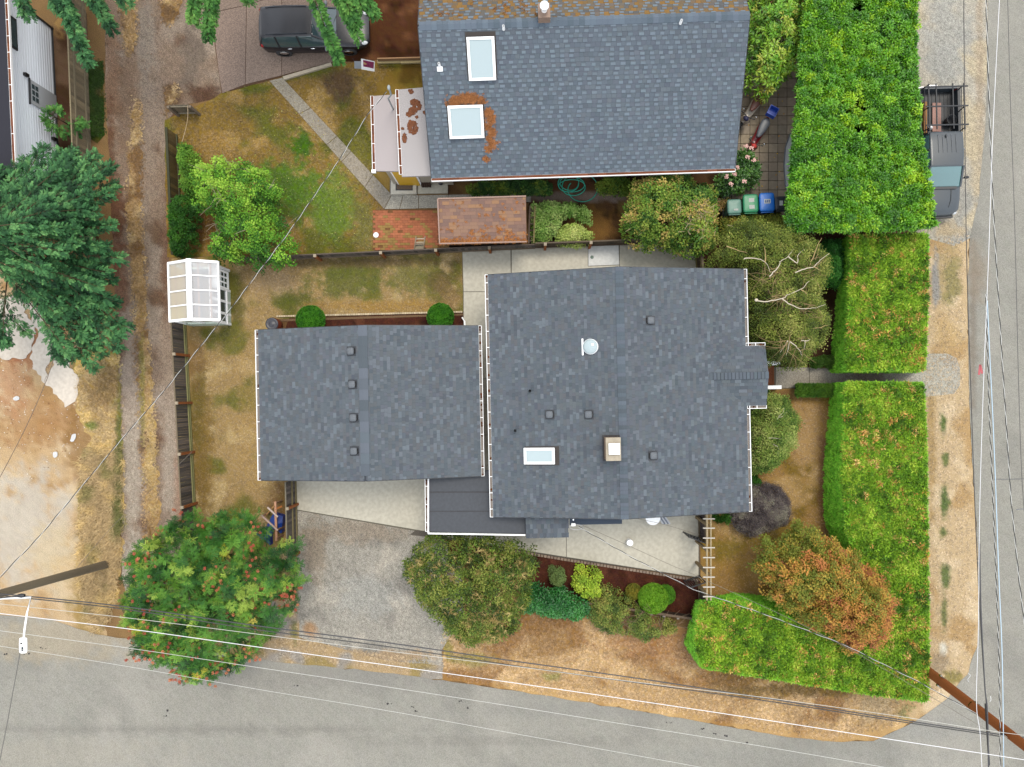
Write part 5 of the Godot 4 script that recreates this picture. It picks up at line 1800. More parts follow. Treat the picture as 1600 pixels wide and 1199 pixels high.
	wire("short dark stay wire crossing the east street below the first one", [1588, 797, 7.2, 1593, 796, 7.2, 1620, 794, 7.2], 0.012, C(110, 116, 124))
	# service drops
	twisted("black and white twisted service cable from the west pole to the neighbour's mast", [-10, 912, 6.6, 60, 840, 6.1, 180, 698, 5.3, 262, 604, 4.8, 350, 496, 4.4, 452, 362, 4.1, 530, 250, 4.0, 575, 178, 4.05, 604, 143, 4.1], 0.95)
	twisted("black and white twisted service cable from main house eave to the brown pole", [904, 823, 3.2, 985, 870, 3.3, 1085, 922, 3.6, 1200, 962, 4.1, 1320, 1008, 4.8, 1440, 1068, 5.6, 1530, 1118, 6.2], 0.95)
	wire("thin grey telephone wire from main house across terrace to arbor", [910, 821, 3.1, 980, 852, 3.0, 1050, 884, 2.9, 1092, 902, 2.9, 1300, 1000, 4.3, 1540, 1140, 6.0], 0.008, C(120, 110, 98))
	wire("thin grey wire from main house eave past the first gate", [968, 806, 2.9, 1030, 818, 2.7, 1092, 836, 2.3], 0.007, C(130, 122, 110))
	wire("thin dark stay wire over the dirt lot at the photo's left edge", [-10, 760, 6.0, 0, 745, 6.0, 40, 668, 5.6, 70, 600, 5.3, 84, 560, 5.1], 0.011, C(100, 84, 70))
	wire("faint dark wire from the pole foot up across the lane", [118, 890, 3.0, 180, 818, 3.0, 260, 744, 2.9, 300, 706, 2.8], 0.007, C(120, 108, 98))
	wire("thin dark stay wire from street lamp down the south street", [31, 1020, 7.2, 20, 1080, 7.2, 9, 1140, 7.2, 0, 1185, 7.2, -12, 1250, 7.2], 0.013, C(110, 108, 104))
	wire("thin pale cord hanging from the slatted gate panel to the garden shrub", [293, 165, 0.9, 293, 185, 0.7, 289, 205, 0.5, 284, 222, 0.5], 0.012, C(200, 176, 140), "cord")
	# weatherheads
	var m := thing("service_mast", "grey service mast with a rounded weatherhead above the neighbour's pale porch roof", "mast", at(613, 172, 0))
	var q0 := at(614.5, 171, 2.2)
	s = Shape.new(m.position)
	s.col = C(186, 192, 194)
	s.tube([q0, q0 + Vector3(0, 1.0, 0), at(611, 148, 3.6)], 0.03, 0.03, 8)
	obj("mast_pipe", s, M.plain, m, true)
	s = Shape.new(m.position)
	s.col = C(196, 206, 208)
	s.ball(at(607.5, 137, 4.1), Vector3(0.06, 0.08, 0.1), 12, 8)
	s.tube([at(611, 148, 3.6), at(608, 138, 4.1)], 0.035, 0.04, 8)
	obj("weatherhead", s, M.plain, m, true)
	m = thing("service_entrance", "white service head with coiled cable at the main house's south eave", "cable box", at(896, 822, 0))
	s = Shape.new(m.position)
	s.box(at(896, 820, 3.0), Vector3(0.15, 0.12, 0.1))
	obj("head", s, M.white, m)
	s = Shape.new(m.position)
	s.col = C(196, 196, 198)
	var loop := []
	for k in 20:
		var g := TAU * k / 16.0
		loop.append(at(901, 824, 2.95 - 0.004 * k) + Vector3(cos(g) * 0.26, 0, sin(g) * 0.1))
	s.tube(loop, 0.011, 0.011, 5)
	obj("cable_loop", s, M.plastic, m, true)
	s = Shape.new(m.position)
	var fp := at(896, 817, 3.0)
	s.tube([Vector3(fp.x, 0, fp.z - 0.1), Vector3(fp.x, 2.95, fp.z - 0.1)], 0.03, 0.03, 8)
	obj("conduit", s, M.chrome, m, true)

# ------------------------------------------------------------------ vehicles
func half_ring(x: float, half: Array) -> Array:
	# points (y, z) from the sill up to the middle; mirrored
	var r := []
	for q in half:
		r.append(Vector3(x, q[0], q[1]))
	for i in range(half.size() - 2, -1, -1):
		r.append(Vector3(x, half[i][0], -half[i][1]))
	return r

func wheel(o: Node3D, x: float, z: float, r: float) -> void:
	var b := Basis(Vector3.RIGHT, PI / 2)
	var s := Shape.new()
	s.lathe(Vector3(x, r, z), [Vector2(r * 0.62, -0.11), Vector2(r * 0.95, -0.1), Vector2(r, -0.06), Vector2(r, 0.06), Vector2(r * 0.95, 0.1), Vector2(r * 0.62, 0.11)], 22, b)
	var t := obj("wheel", s, M.rubber, o, true)
	s = Shape.new()
	s.lathe(Vector3(x, r, z), [Vector2(0.001, -0.09), Vector2(r * 0.25, -0.085), Vector2(r * 0.62, -0.1), Vector2(r * 0.62, 0.1), Vector2(r * 0.25, 0.085), Vector2(0.001, 0.09)], 18, b)
	obj("rim", s, M.chrome, t, true)

func body_stations(o: Node3D, st: Array, col: Color) -> void:
	var rings := []
	for q in st:
		var w: float = q[1]
		var lo: float = q[2]
		var belt: float = q[3]
		rings.append(half_ring(q[0], [[lo, w * 0.8], [lo + 0.08, w * 0.97], [lerpf(lo, belt, 0.55), w], [belt - 0.1, w * 0.985], [belt - 0.02, w * 0.93], [belt + 0.02, w * 0.75], [belt + 0.045, w * 0.4], [belt + 0.05, 0.0]]))
	var s := Shape.new()
	s.col = col
	s.loft(rings)
	obj("body", s, M.paint, o, true)

func suv() -> void:
	var o := thing("parked_car", "dark grey family car parked on the pinkish pad, its nose under a fir bough", "car", Vector3(-9.05, 0.035, -15.35), deg_to_rad(1.0))
	o.scale = Vector3(1, 0.78, 0.96)
	var col := C(38, 41, 50, 0.26)
	body_stations(o, [[-2.27, 0.55, 0.5, 0.9], [-2.22, 0.74, 0.38, 0.98], [-2.05, 0.86, 0.3, 1.03], [-1.4, 0.9, 0.27, 1.03], [0.0, 0.9, 0.26, 1.0], [0.8, 0.9, 0.26, 1.0], [1.2, 0.89, 0.27, 0.97], [1.75, 0.86, 0.3, 0.88], [2.1, 0.76, 0.36, 0.78], [2.27, 0.55, 0.45, 0.66]], col)
	var g := Shape.new()
	var cab := []
	for q in [[-2.2, 0.78, 1.0, 0.74, 1.03], [-2.0, 0.84, 1.02, 0.66, 1.5], [-1.75, 0.86, 1.02, 0.64, 1.6], [-1.0, 0.87, 1.02, 0.645, 1.65], [-0.2, 0.87, 1.0, 0.64, 1.64], [0.1, 0.86, 1.0, 0.61, 1.58], [0.55, 0.82, 0.99, 0.66, 1.3], [0.98, 0.76, 0.98, 0.74, 1.03]]:
		cab.append(half_ring(q[0], [[q[2], q[1]], [lerpf(q[2], q[4], 0.85), q[3] + 0.04], [q[4] - 0.01, q[3] - 0.06], [q[4], 0.0]]))
	g.loft(cab)
	obj("windows", g, M.glass, o, true)
	var r := Shape.new()
	r.col = col
	var rr2 := []
	for q in [[-2.06, 0.6, 1.47], [-1.95, 0.66, 1.56], [-1.6, 0.665, 1.635], [-1.0, 0.67, 1.675], [-0.2, 0.665, 1.665], [0.08, 0.62, 1.615]]:
		rr2.append(half_ring(q[0], [[q[2] - 0.07, q[1]], [q[2] - 0.02, q[1] - 0.02], [q[2], q[1] - 0.12], [q[2] + 0.01, 0.0]]))
	r.loft(rr2)
	obj("roof", r, M.paint, o, true)
	for k in [-1, 1]:
		for e in [[[0.06, 1.58, 0.63], [0.98, 1.0, 0.77]], [[-0.55, 1.58, 0.655], [-0.5, 1.0, 0.875]], [[-1.45, 1.56, 0.66], [-1.4, 1.0, 0.875]], [[-2.0, 1.46, 0.64], [-2.18, 1.0, 0.8]]]:
			var s := Shape.new()
			s.col = col
			s.beam(Vector3(e[0][0], e[0][1], e[0][2] * k), Vector3(e[1][0], e[1][1], e[1][2] * k), 0.06, 0.06)
			obj("pillar", s, M.paint, o)
		for x in [-1.0, -0.05]:
			var s := Shape.new()
			s.ball(Vector3(x, 0.9, 0.91 * k), Vector3(0.1, 0.02, 0.02), 8, 6)
			obj("door_handle", s, M.chrome, o, true)
		for x in [-1.38, 1.35]:
			wheel(o, x, 0.8 * k, 0.35)
		var m := Shape.new()
		m.col = C(120, 124, 132)
		m.ball(Vector3(0.55, 1.04, 0.99 * k), Vector3(0.07, 0.08, 0.12), 10, 7)
		m.beam(Vector3(0.58, 1.0, 0.86 * k), Vector3(0.56, 1.03, 0.96 * k), 0.04, 0.03)
		obj("mirror", m, M.paint, o, true)
		m = Shape.new()
		m.col = C(196, 36, 40)
		m.ball(Vector3(-2.12, 0.98, 0.74 * k), Vector3(0.1, 0.17, 0.1), 10, 7)
		obj("tail_light", m, M.plastic, o, true)
		m = Shape.new()
		m.col = C(210, 214, 220)
		m.ball(Vector3(2.03, 0.76, 0.64 * k), Vector3(0.2, 0.06, 0.1), 10, 7)
		obj("headlight", m, M.plastic, o, true)
		m = Shape.new()
		m.col = C(90, 92, 98)
		m.tube([Vector3(-1.8, 1.63, 0.57 * k), Vector3(-1.0, 1.72, 0.59 * k), Vector3(-0.1, 1.69, 0.57 * k)], 0.018, 0.018, 6)
		obj("roof_rail", m, M.chrome, o, true)
	var w := Shape.new()
	w.beam(Vector3(1.0, 1.025, -0.5), Vector3(0.8, 1.12, 0.1), 0.025, 0.02)
	w.beam(Vector3(1.02, 1.02, 0.1), Vector3(0.84, 1.1, 0.55), 0.025, 0.02)
	obj("wiper", w, M.dark, o)

func truck() -> void:
	var o := thing("pickup_truck", "dark grey pickup truck with black bed rack parked partly under the laurel hedge", "truck", Vector3(16.96, 0.012, -10.2), deg_to_rad(-88.6))
	o.scale = Vector3(1, 0.76, 1)
	var col := C(62, 71, 84, 0.44)
	# hood and front, cab body, then the bed as separate walls
	body_stations(o, [[-0.62, 0.86, 0.4, 1.06], [0.0, 0.87, 0.38, 1.06], [1.0, 0.87, 0.38, 1.06], [1.4, 0.86, 0.38, 1.04], [2.0, 0.85, 0.38, 1.0], [2.4, 0.81, 0.4, 0.94], [2.58, 0.68, 0.45, 0.84], [2.64, 0.5, 0.5, 0.72]], col)
	var g := Shape.new()
	var cab := []
	for q in [[-0.6, 0.82, 1.05, 0.66, 1.6], [-0.5, 0.83, 1.05, 0.68, 1.68], [0.2, 0.84, 1.05, 0.69, 1.72], [0.8, 0.84, 1.05, 0.67, 1.66], [1.1, 0.82, 1.05, 0.72, 1.42], [1.5, 0.78, 1.05, 0.76, 1.1]]:
		cab.append(half_ring(q[0], [[q[2], q[1]], [lerpf(q[2], q[4], 0.88), q[3] + 0.02], [q[4] - 0.01, q[3] - 0.08], [q[4], 0.0]]))
	g.loft(cab)
	obj("windows", g, M.screen, o, true)
	var r := Shape.new()
	r.col = col
	var rs := []
	for q in [[-0.64, 0.66, 1.6], [-0.56, 0.69, 1.68], [-0.2, 0.7, 1.715], [0.3, 0.7, 1.735], [0.72, 0.68, 1.705], [0.8, 0.66, 1.68]]:
		rs.append(half_ring(q[0], [[q[2] - 0.06, q[1]], [q[2] - 0.015, q[1] - 0.02], [q[2] + 0.005, q[1] - 0.1], [q[2] + 0.015, 0.0]]))
	r.loft(rs)
	var roof := obj("roof", r, M.paint, o, true)
	for z in [-0.36, -0.18, 0.0, 0.18, 0.36]:
		var s := Shape.new()
		s.col = tone(col, 1.15)
		s.tube([Vector3(-0.5, 1.70, z), Vector3(-0.2, 1.738, z), Vector3(0.25, 1.748, z)], 0.018, 0.012, 6)
		obj("roof_rib", s, M.paint, roof, true)
	var an := Shape.new()
	an.ball(Vector3(-0.42, 1.76, 0.05), Vector3(0.09, 0.03, 0.03), 8, 6)
	obj("antenna", an, M.dark, roof, true)
	for k in [-1, 1]:
		for e in [[[0.78, 1.66, 0.67], [1.5, 1.06, 0.79]], [[0.1, 1.66, 0.7], [0.1, 1.05, 0.85]], [[-0.58, 1.6, 0.68], [-0.6, 1.05, 0.83]]]:
			var s := Shape.new()
			s.col = col
			s.beam(Vector3(e[0][0], e[0][1], e[0][2] * k), Vector3(e[1][0], e[1][1], e[1][2] * k), 0.07, 0.07)
			obj("pillar", s, M.paint, o)
		for x in [-1.75, 1.72]:
			wheel(o, x, 0.76 * k, 0.36)
		var m := Shape.new()
		m.ball(Vector3(1.15, 1.15, 1.02 * k), Vector3(0.06, 0.1, 0.12), 10, 7)
		m.beam(Vector3(1.2, 1.1, 0.83 * k), Vector3(1.15, 1.13, 0.98 * k), 0.05, 0.05)
		obj("mirror", m, M.dark, o, true)
		m = Shape.new()
		m.col = C(206, 210, 214)
		m.ball(Vector3(2.5, 0.78, 0.62 * k), Vector3(0.12, 0.08, 0.13), 10, 7)
		obj("headlight", m, M.plastic, o, true)
		m = Shape.new()
		m.col = C(190, 40, 36)
		m.box(Vector3(-2.58, 0.85, 0.8 * k), Vector3(0.05, 0.34, 0.12))
		obj("tail_light", m, M.plastic, o)
		# crease of the hood
		m = Shape.new()
		m.col = tone(col, 0.5)
		m.tube([Vector3(1.56, 1.092, 0.42 * k), Vector3(2.05, 1.055, 0.40 * k), Vector3(2.35, 0.995, 0.32 * k)], 0.012, 0.012, 5)
		obj("hood_line", m, M.paint, o, true)
		# bed side
		m = Shape.new()
		m.col = col
		m.box(Vector3(-1.62, 0.78, 0.82 * k), Vector3(1.94, 0.62, 0.1))
		obj("bed_side", m, M.paint, o)
		m = Shape.new()
		m.box(Vector3(-1.62, 1.1, 0.82 * k), Vector3(1.94, 0.03, 0.12))
		obj("bed_rail", m, M.dark, o)
		for x in [-2.5, -1.6, -0.75]:
			m = Shape.new()
			m.tube([Vector3(x, 1.1, 0.8 * k), Vector3(x, 1.75, 0.72 * k)], 0.025, 0.025, 8)
			obj("rack_upright", m, M.iron, o, true)
		m = Shape.new()
		m.tube([Vector3(-2.55, 1.76, 0.72 * k), Vector3(-0.66, 1.76, 0.72 * k)], 0.034, 0.034, 8)
		m.tube([Vector3(-2.55, 1.45, 0.76 * k), Vector3(-0.66, 1.45, 0.76 * k)], 0.018, 0.018, 8)
		obj("rack_rail", m, M.iron, o, true)
	for z in [-0.26, 0.42]:
		var s := Shape.new()
		s.tube([Vector3(-2.55, 1.77, z), Vector3(-0.7, 1.77, z)], 0.03, 0.03, 8)
		obj("rack_bar", s, M.iron, o, true)
	for x in [-2.42, -1.62, -0.86]:
		var s := Shape.new()
		s.tube([Vector3(x, 1.79, -0.86), Vector3(x, 1.79, 0.86)], 0.032, 0.032, 8)
		obj("rack_bar", s, M.iron, o, true)
	var s := Shape.new()
	s.box(Vector3(-1.62, 0.58, 0), Vector3(1.94, 0.05, 1.56))
	obj("bed_floor", s, M.dark, o)
	for i in 8:
		s = Shape.new()
		s.box(Vector3(-1.62, 0.615, -0.6 + i * 0.17), Vector3(1.9, 0.02, 0.06))
		obj("floor_rib", s, M.iron, o)
	s = Shape.new()
	s.col = col
	s.box(Vector3(-2.6, 0.8, 0), Vector3(0.07, 0.58, 1.5))
	obj("tailgate", s, M.paint, o)
	s = Shape.new()
	s.box(Vector3(-2.74, 0.55, 0), Vector3(0.14, 0.16, 1.66))
	s.box(Vector3(-2.84, 0.56, 0.02), Vector3(0.08, 0.1, 0.34))
	obj("rear_bumper", s, M.chrome, o)
	s = Shape.new()
	s.box(Vector3(2.66, 0.55, 0), Vector3(0.1, 0.18, 1.3))
	obj("front_bumper", s, M.dark, o)
	s = Shape.new()
	s.beam(Vector3(1.56, 1.12, -0.62), Vector3(1.56, 1.12, 0.62), 0.1, 0.03)
	obj("cowl", s, M.dark, o)
	# what lies in the bed
	var cargo := thing("cargo_board", "pinkish worn board lying lengthwise in the truck bed", "board", o.position + Vector3(0.02, 0.51, -1.5))
	s = Shape.new()
	s.col = C(206, 158, 142)
	s.box(Vector3.ZERO, Vector3(0.36, 0.04, 1.2))
	obj("board_top", s, M.plain, cargo)
	cargo = thing("cargo_plank", "tan timber plank on edge at the hedge side of the truck bed", "plank", o.position + Vector3(-0.52, 0.57, -1.45))
	s = Shape.new()
	s.col = C(200, 148, 96)
	s.box(Vector3.ZERO, Vector3(0.13, 0.16, 1.3))
	obj("plank_body", s, M.wood, cargo)
	cargo = thing("cargo_tub", "round black tub in the truck bed near the street side", "tub", o.position + Vector3(0.5, 0.5, -1.3))
	s = Shape.new()
	s.lathe(Vector3.ZERO, [Vector2(0.001, 0.01), Vector2(0.17, 0.0), Vector2(0.22, 0.3), Vector2(0.19, 0.3), Vector2(0.15, 0.04), Vector2(0.001, 0.03)], 20)
	obj("tub_wall", s, M.rubber, cargo, true)
	cargo = thing("cargo_bottle", "small white and blue container in the truck bed behind the cab", "container", o.position + Vector3(-0.36, 0.5, -0.98))
	s = Shape.new()
	s.lathe(Vector3.ZERO, [Vector2(0.001, 0.0), Vector2(0.09, 0.01), Vector2(0.09, 0.24), Vector2(0.04, 0.32), Vector2(0.001, 0.33)], 14)
	obj("bottle_body", s, M.white, cargo, true)
	s = Shape.new()
	s.col = C(40, 60, 170)
	s.lathe(Vector3(0, 0.08, 0), [Vector2(0.092, 0.0), Vector2(0.092, 0.12)], 14)
	obj("bottle_band", s, M.plastic, cargo, true)
	cargo = thing("cargo_bag", "pink strap bundle lying against the truck's rear window", "bundle", o.position + Vector3(0.1, 0.88, -0.72))
	s = Shape.new()
	s.col = C(228, 130, 146)
	s.tube([Vector3(-0.22, 0, 0), Vector3(-0.05, 0.03, 0.01), Vector3(0.1, 0.0, 0), Vector3(0.22, 0.02, 0)], 0.05, 0.04, 8)
	obj("strap", s, M.plain, cargo, true)

func scooter(label: String, where: Vector3, turn: float, bodyc: Color, seatc: Color, trim: Color, crate: Color) -> void:
	# nose towards -x of its own axes
	var o := thing("motor_scooter", label, "scooter", where, turn)
	for x in [-0.62, 0.58]:
		var b := Basis(Vector3.RIGHT, PI / 2)
		var s := Shape.new()
		s.lathe(Vector3(x, 0.22, 0), [Vector2(0.14, -0.05), Vector2(0.21, -0.045), Vector2(0.22, 0.0), Vector2(0.21, 0.045), Vector2(0.14, 0.05)], 18, b)
		obj("wheel", s, M.rubber, o, true)
	var r := []
	for q in [[-0.62, 0.05, 0.35, 0.46], [-0.4, 0.12, 0.3, 0.5], [-0.2, 0.15, 0.24, 0.4], [0.05, 0.17, 0.26, 0.55], [0.3, 0.2, 0.3, 0.68], [0.6, 0.17, 0.38, 0.7], [0.82, 0.06, 0.5, 0.66]]:
		r.append(half_ring(q[0], [[q[2], q[1] * 0.6], [lerpf(q[2], q[3], 0.5), q[1]], [q[3] - 0.03, q[1] * 0.85], [q[3], 0.0]]))
	var s := Shape.new()
	s.col = bodyc
	s.loft(r)
	obj("body", s, M.paint, o, true)
	s = Shape.new()
	s.col = bodyc
	var sh := []
	for q in [[-0.5, 0.2, 0.3], [-0.52, 0.22, 0.6], [-0.58, 0.17, 0.85], [-0.62, 0.06, 0.98]]:
		var ring := []
		for k in 12:
			var g := TAU * k / 12.0
			ring.append(Vector3(q[0] + cos(g) * 0.06, q[2], sin(g) * q[1]))
		sh.append(ring)
	s.loft(sh, true)
	obj("leg_shield", s, M.paint, o, true)
	s = Shape.new()
	s.col = seatc
	var sr := []
	for q in [[-0.12, 0.06, 0.7], [0.05, 0.13, 0.74], [0.3, 0.18, 0.78], [0.55, 0.19, 0.8], [0.7, 0.1, 0.78]]:
		sr.append(half_ring(q[0], [[q[2] - 0.1, q[1]], [q[2] - 0.03, q[1]], [q[2], q[1] * 0.6], [q[2] + 0.01, 0.0]]))
	s.loft(sr)
	obj("seat", s, M.plastic, o, true)
	s = Shape.new()
	s.tube([Vector3(-0.5, 0.98, -0.33), Vector3(-0.6, 1.0, 0.0), Vector3(-0.5, 0.98, 0.33)], 0.022, 0.022, 8)
	obj("handlebar", s, M.rubber, o, true)
	s = Shape.new()
	s.col = trim
	s.ball(Vector3(-0.66, 0.95, 0), Vector3(0.1, 0.1, 0.12), 12, 8)
	obj("headlamp", s, M.plastic, o, true)
	for k in [-1, 1]:
		s = Shape.new()
		s.tube([Vector3(-0.55, 1.0, 0.2 * k), Vector3(-0.5, 1.15, 0.3 * k)], 0.012, 0.012, 6)
		s.ball(Vector3(-0.5, 1.17, 0.31 * k), Vector3(0.03, 0.05, 0.06), 8, 6)
		obj("mirror", s, M.chrome, o, true)
	if crate.a > 0.5:
		s = Shape.new()
		s.col = crate
		var m := Vector3(0.92, 0.85, 0)
		s.box(m, Vector3(0.36, 0.03, 0.36))
		for k in [-1, 1]:
			s.box(m + Vector3(0.18 * k, 0.13, 0), Vector3(0.02, 0.26, 0.38))
			s.box(m + Vector3(0, 0.13, 0.18 * k), Vector3(0.34, 0.26, 0.02))
		obj("crate", s, M.plastic, o)
	else:
		s = Shape.new()
		s.box(Vector3(0.9, 0.72, 0), Vector3(0.16, 0.05, 0.1))
		obj("rear_light", s, M.white, o)

func vehicles() -> void:
	M.screen = mat(C(120, 168, 172, 0.35), 0.06, null, 1.0, 0.0, 0.7)
	suv()
	truck()
	scooter("red motor scooter with grey seat and blue rear crate beside the neighbour's house", at(1184, 213, 0.5) * Vector3(1, 0, 1) + Vector3(0, 0.035, 0), deg_to_rad(62), C(150, 26, 34), C(96, 100, 108), C(206, 60, 56), C(34, 80, 190))
	scooter("cream motor scooter with brown seat partly under the neighbour's roof edge", at(1174, 172, 0.5) * Vector3(1, 0, 1) + Vector3(0, 0.035, 0), deg_to_rad(56), C(206, 196, 182), C(122, 78, 64), C(40, 46, 80), Color(0, 0, 0, 0))
	# upturned white dinghy whose side shows beyond the laurel
	var o := thing("upturned_dinghy", "smooth white upturned hull showing along the laurel hedge's patio edge", "boat", at(1247, 250, 0) + Vector3(0.0, 0.03, 0))
	var s := Shape.new()
	s.col = C(216, 222, 226)
	var rings := []
	for q in [[-1.35, 0.06, 0.5], [-1.1, 0.34, 0.62], [-0.5, 0.56, 0.72], [0.3, 0.62, 0.75], [1.1, 0.56, 0.72], [1.5, 0.46, 0.68]]:
		var ring := []
		for k in 9:
			var g := PI * k / 8.0
			ring.append(Vector3(-cos(g) * q[1], sin(g) * q[2] * 0.95 + 0.02, q[0]))
		rings.append(ring)
	s.loft(rings)
	obj("hull", s, M.plastic, o, true)
	s = Shape.new()
	s.col = C(120, 126, 132)
	for k in [-1, 1]:
		var l := []
		for q in [[-1.35, 0.06], [-1.1, 0.35], [-0.5, 0.57], [0.3, 0.63], [1.1, 0.57], [1.5, 0.47]]:
			l.append(Vector3(k * q[1], 0.06, q[0]))
		s.tube(l, 0.03, 0.03, 6)
	obj("rubbing_strake", s, M.plastic, o, true)

# ------------------------------------------------------------------ small things
func bin(label: String, px: float, py: float, w: float, d: float, tall: float, col: Color, marks: Array, group := "") -> void:
	var p := at(px, py, tall)
	var o := thing("wheeled_bin", label, "bin", Vector3(p.x, 0.03, p.z), deg_to_rad(2), "wheeled bins lined up by the patio")
	var s := Shape.new()
	s.col = tone(col, 0.9)
	var rings := []
	for q in [[0.1, 0.78], [0.5, 0.88], [tall - 0.08, 0.96]]:
		var ring := []
		for k in 16:
			var g := TAU * k / 16.0
			ring.append(Vector3(signf(cos(g)) * pow(absf(cos(g)), 0.35) * w * 0.5 * q[1], q[0], signf(sin(g)) * pow(absf(sin(g)), 0.35) * d * 0.5 * q[1]))
		rings.append(ring)
	s.loft(rings, true)
	obj("tub", s, M.plastic, o, true)
	s = Shape.new()
	s.col = col
	rings = []
	for q in [[tall - 0.08, 1.0], [tall - 0.03, 1.02], [tall, 0.96], [tall + 0.02, 0.8], [tall + 0.03, 0.3]]:
		var ring := []
		for k in 20:
			var g := TAU * k / 20.0
			ring.append(Vector3(signf(cos(g)) * pow(absf(cos(g)), 0.3) * w * 0.5 * q[1], q[0], signf(sin(g)) * pow(absf(sin(g)), 0.3) * d * 0.5 * q[1]))
		rings.append(ring)
	s.loft(rings, true)
	var lid := obj("lid", s, M.plastic, o, true)
	for m in marks:
		s = Shape.new()
		s.col = m[4]
		s.box(Vector3(m[0], tall + 0.033, m[1]), Vector3(m[2], 0.005, m[3]))
		obj("sticker", s, M.plain, lid)
		if m.size() > 5:
			for i in 3:
				s = Shape.new()
				s.col = C(80, 110, 170)
				s.box(Vector3(m[0] - m[2] * 0.28 + i * m[2] * 0.28, tall + 0.037, m[1]), Vector3(m[2] * 0.18, 0.003, m[3] * 0.6))
				obj("pictogram", s, M.plain, lid)
	s = Shape.new()
	s.col = tone(col, 0.8)
	s.tube([Vector3(-w * 0.42, tall - 0.04, d * 0.55), Vector3(w * 0.42, tall - 0.04, d * 0.55)], 0.022, 0.022, 8)
	obj("handle", s, M.plastic, o, true)
	for k in [-1, 1]:
		s = Shape.new()
		s.lathe(Vector3(w * 0.4 * k, 0.12, d * 0.4), [Vector2(0.04, -0.03), Vector2(0.12, -0.025), Vector2(0.12, 0.025), Vector2(0.04, 0.03)], 14, Basis(Vector3(0, 0, 1), PI / 2))
		obj("wheel", s, M.rubber, o, true)

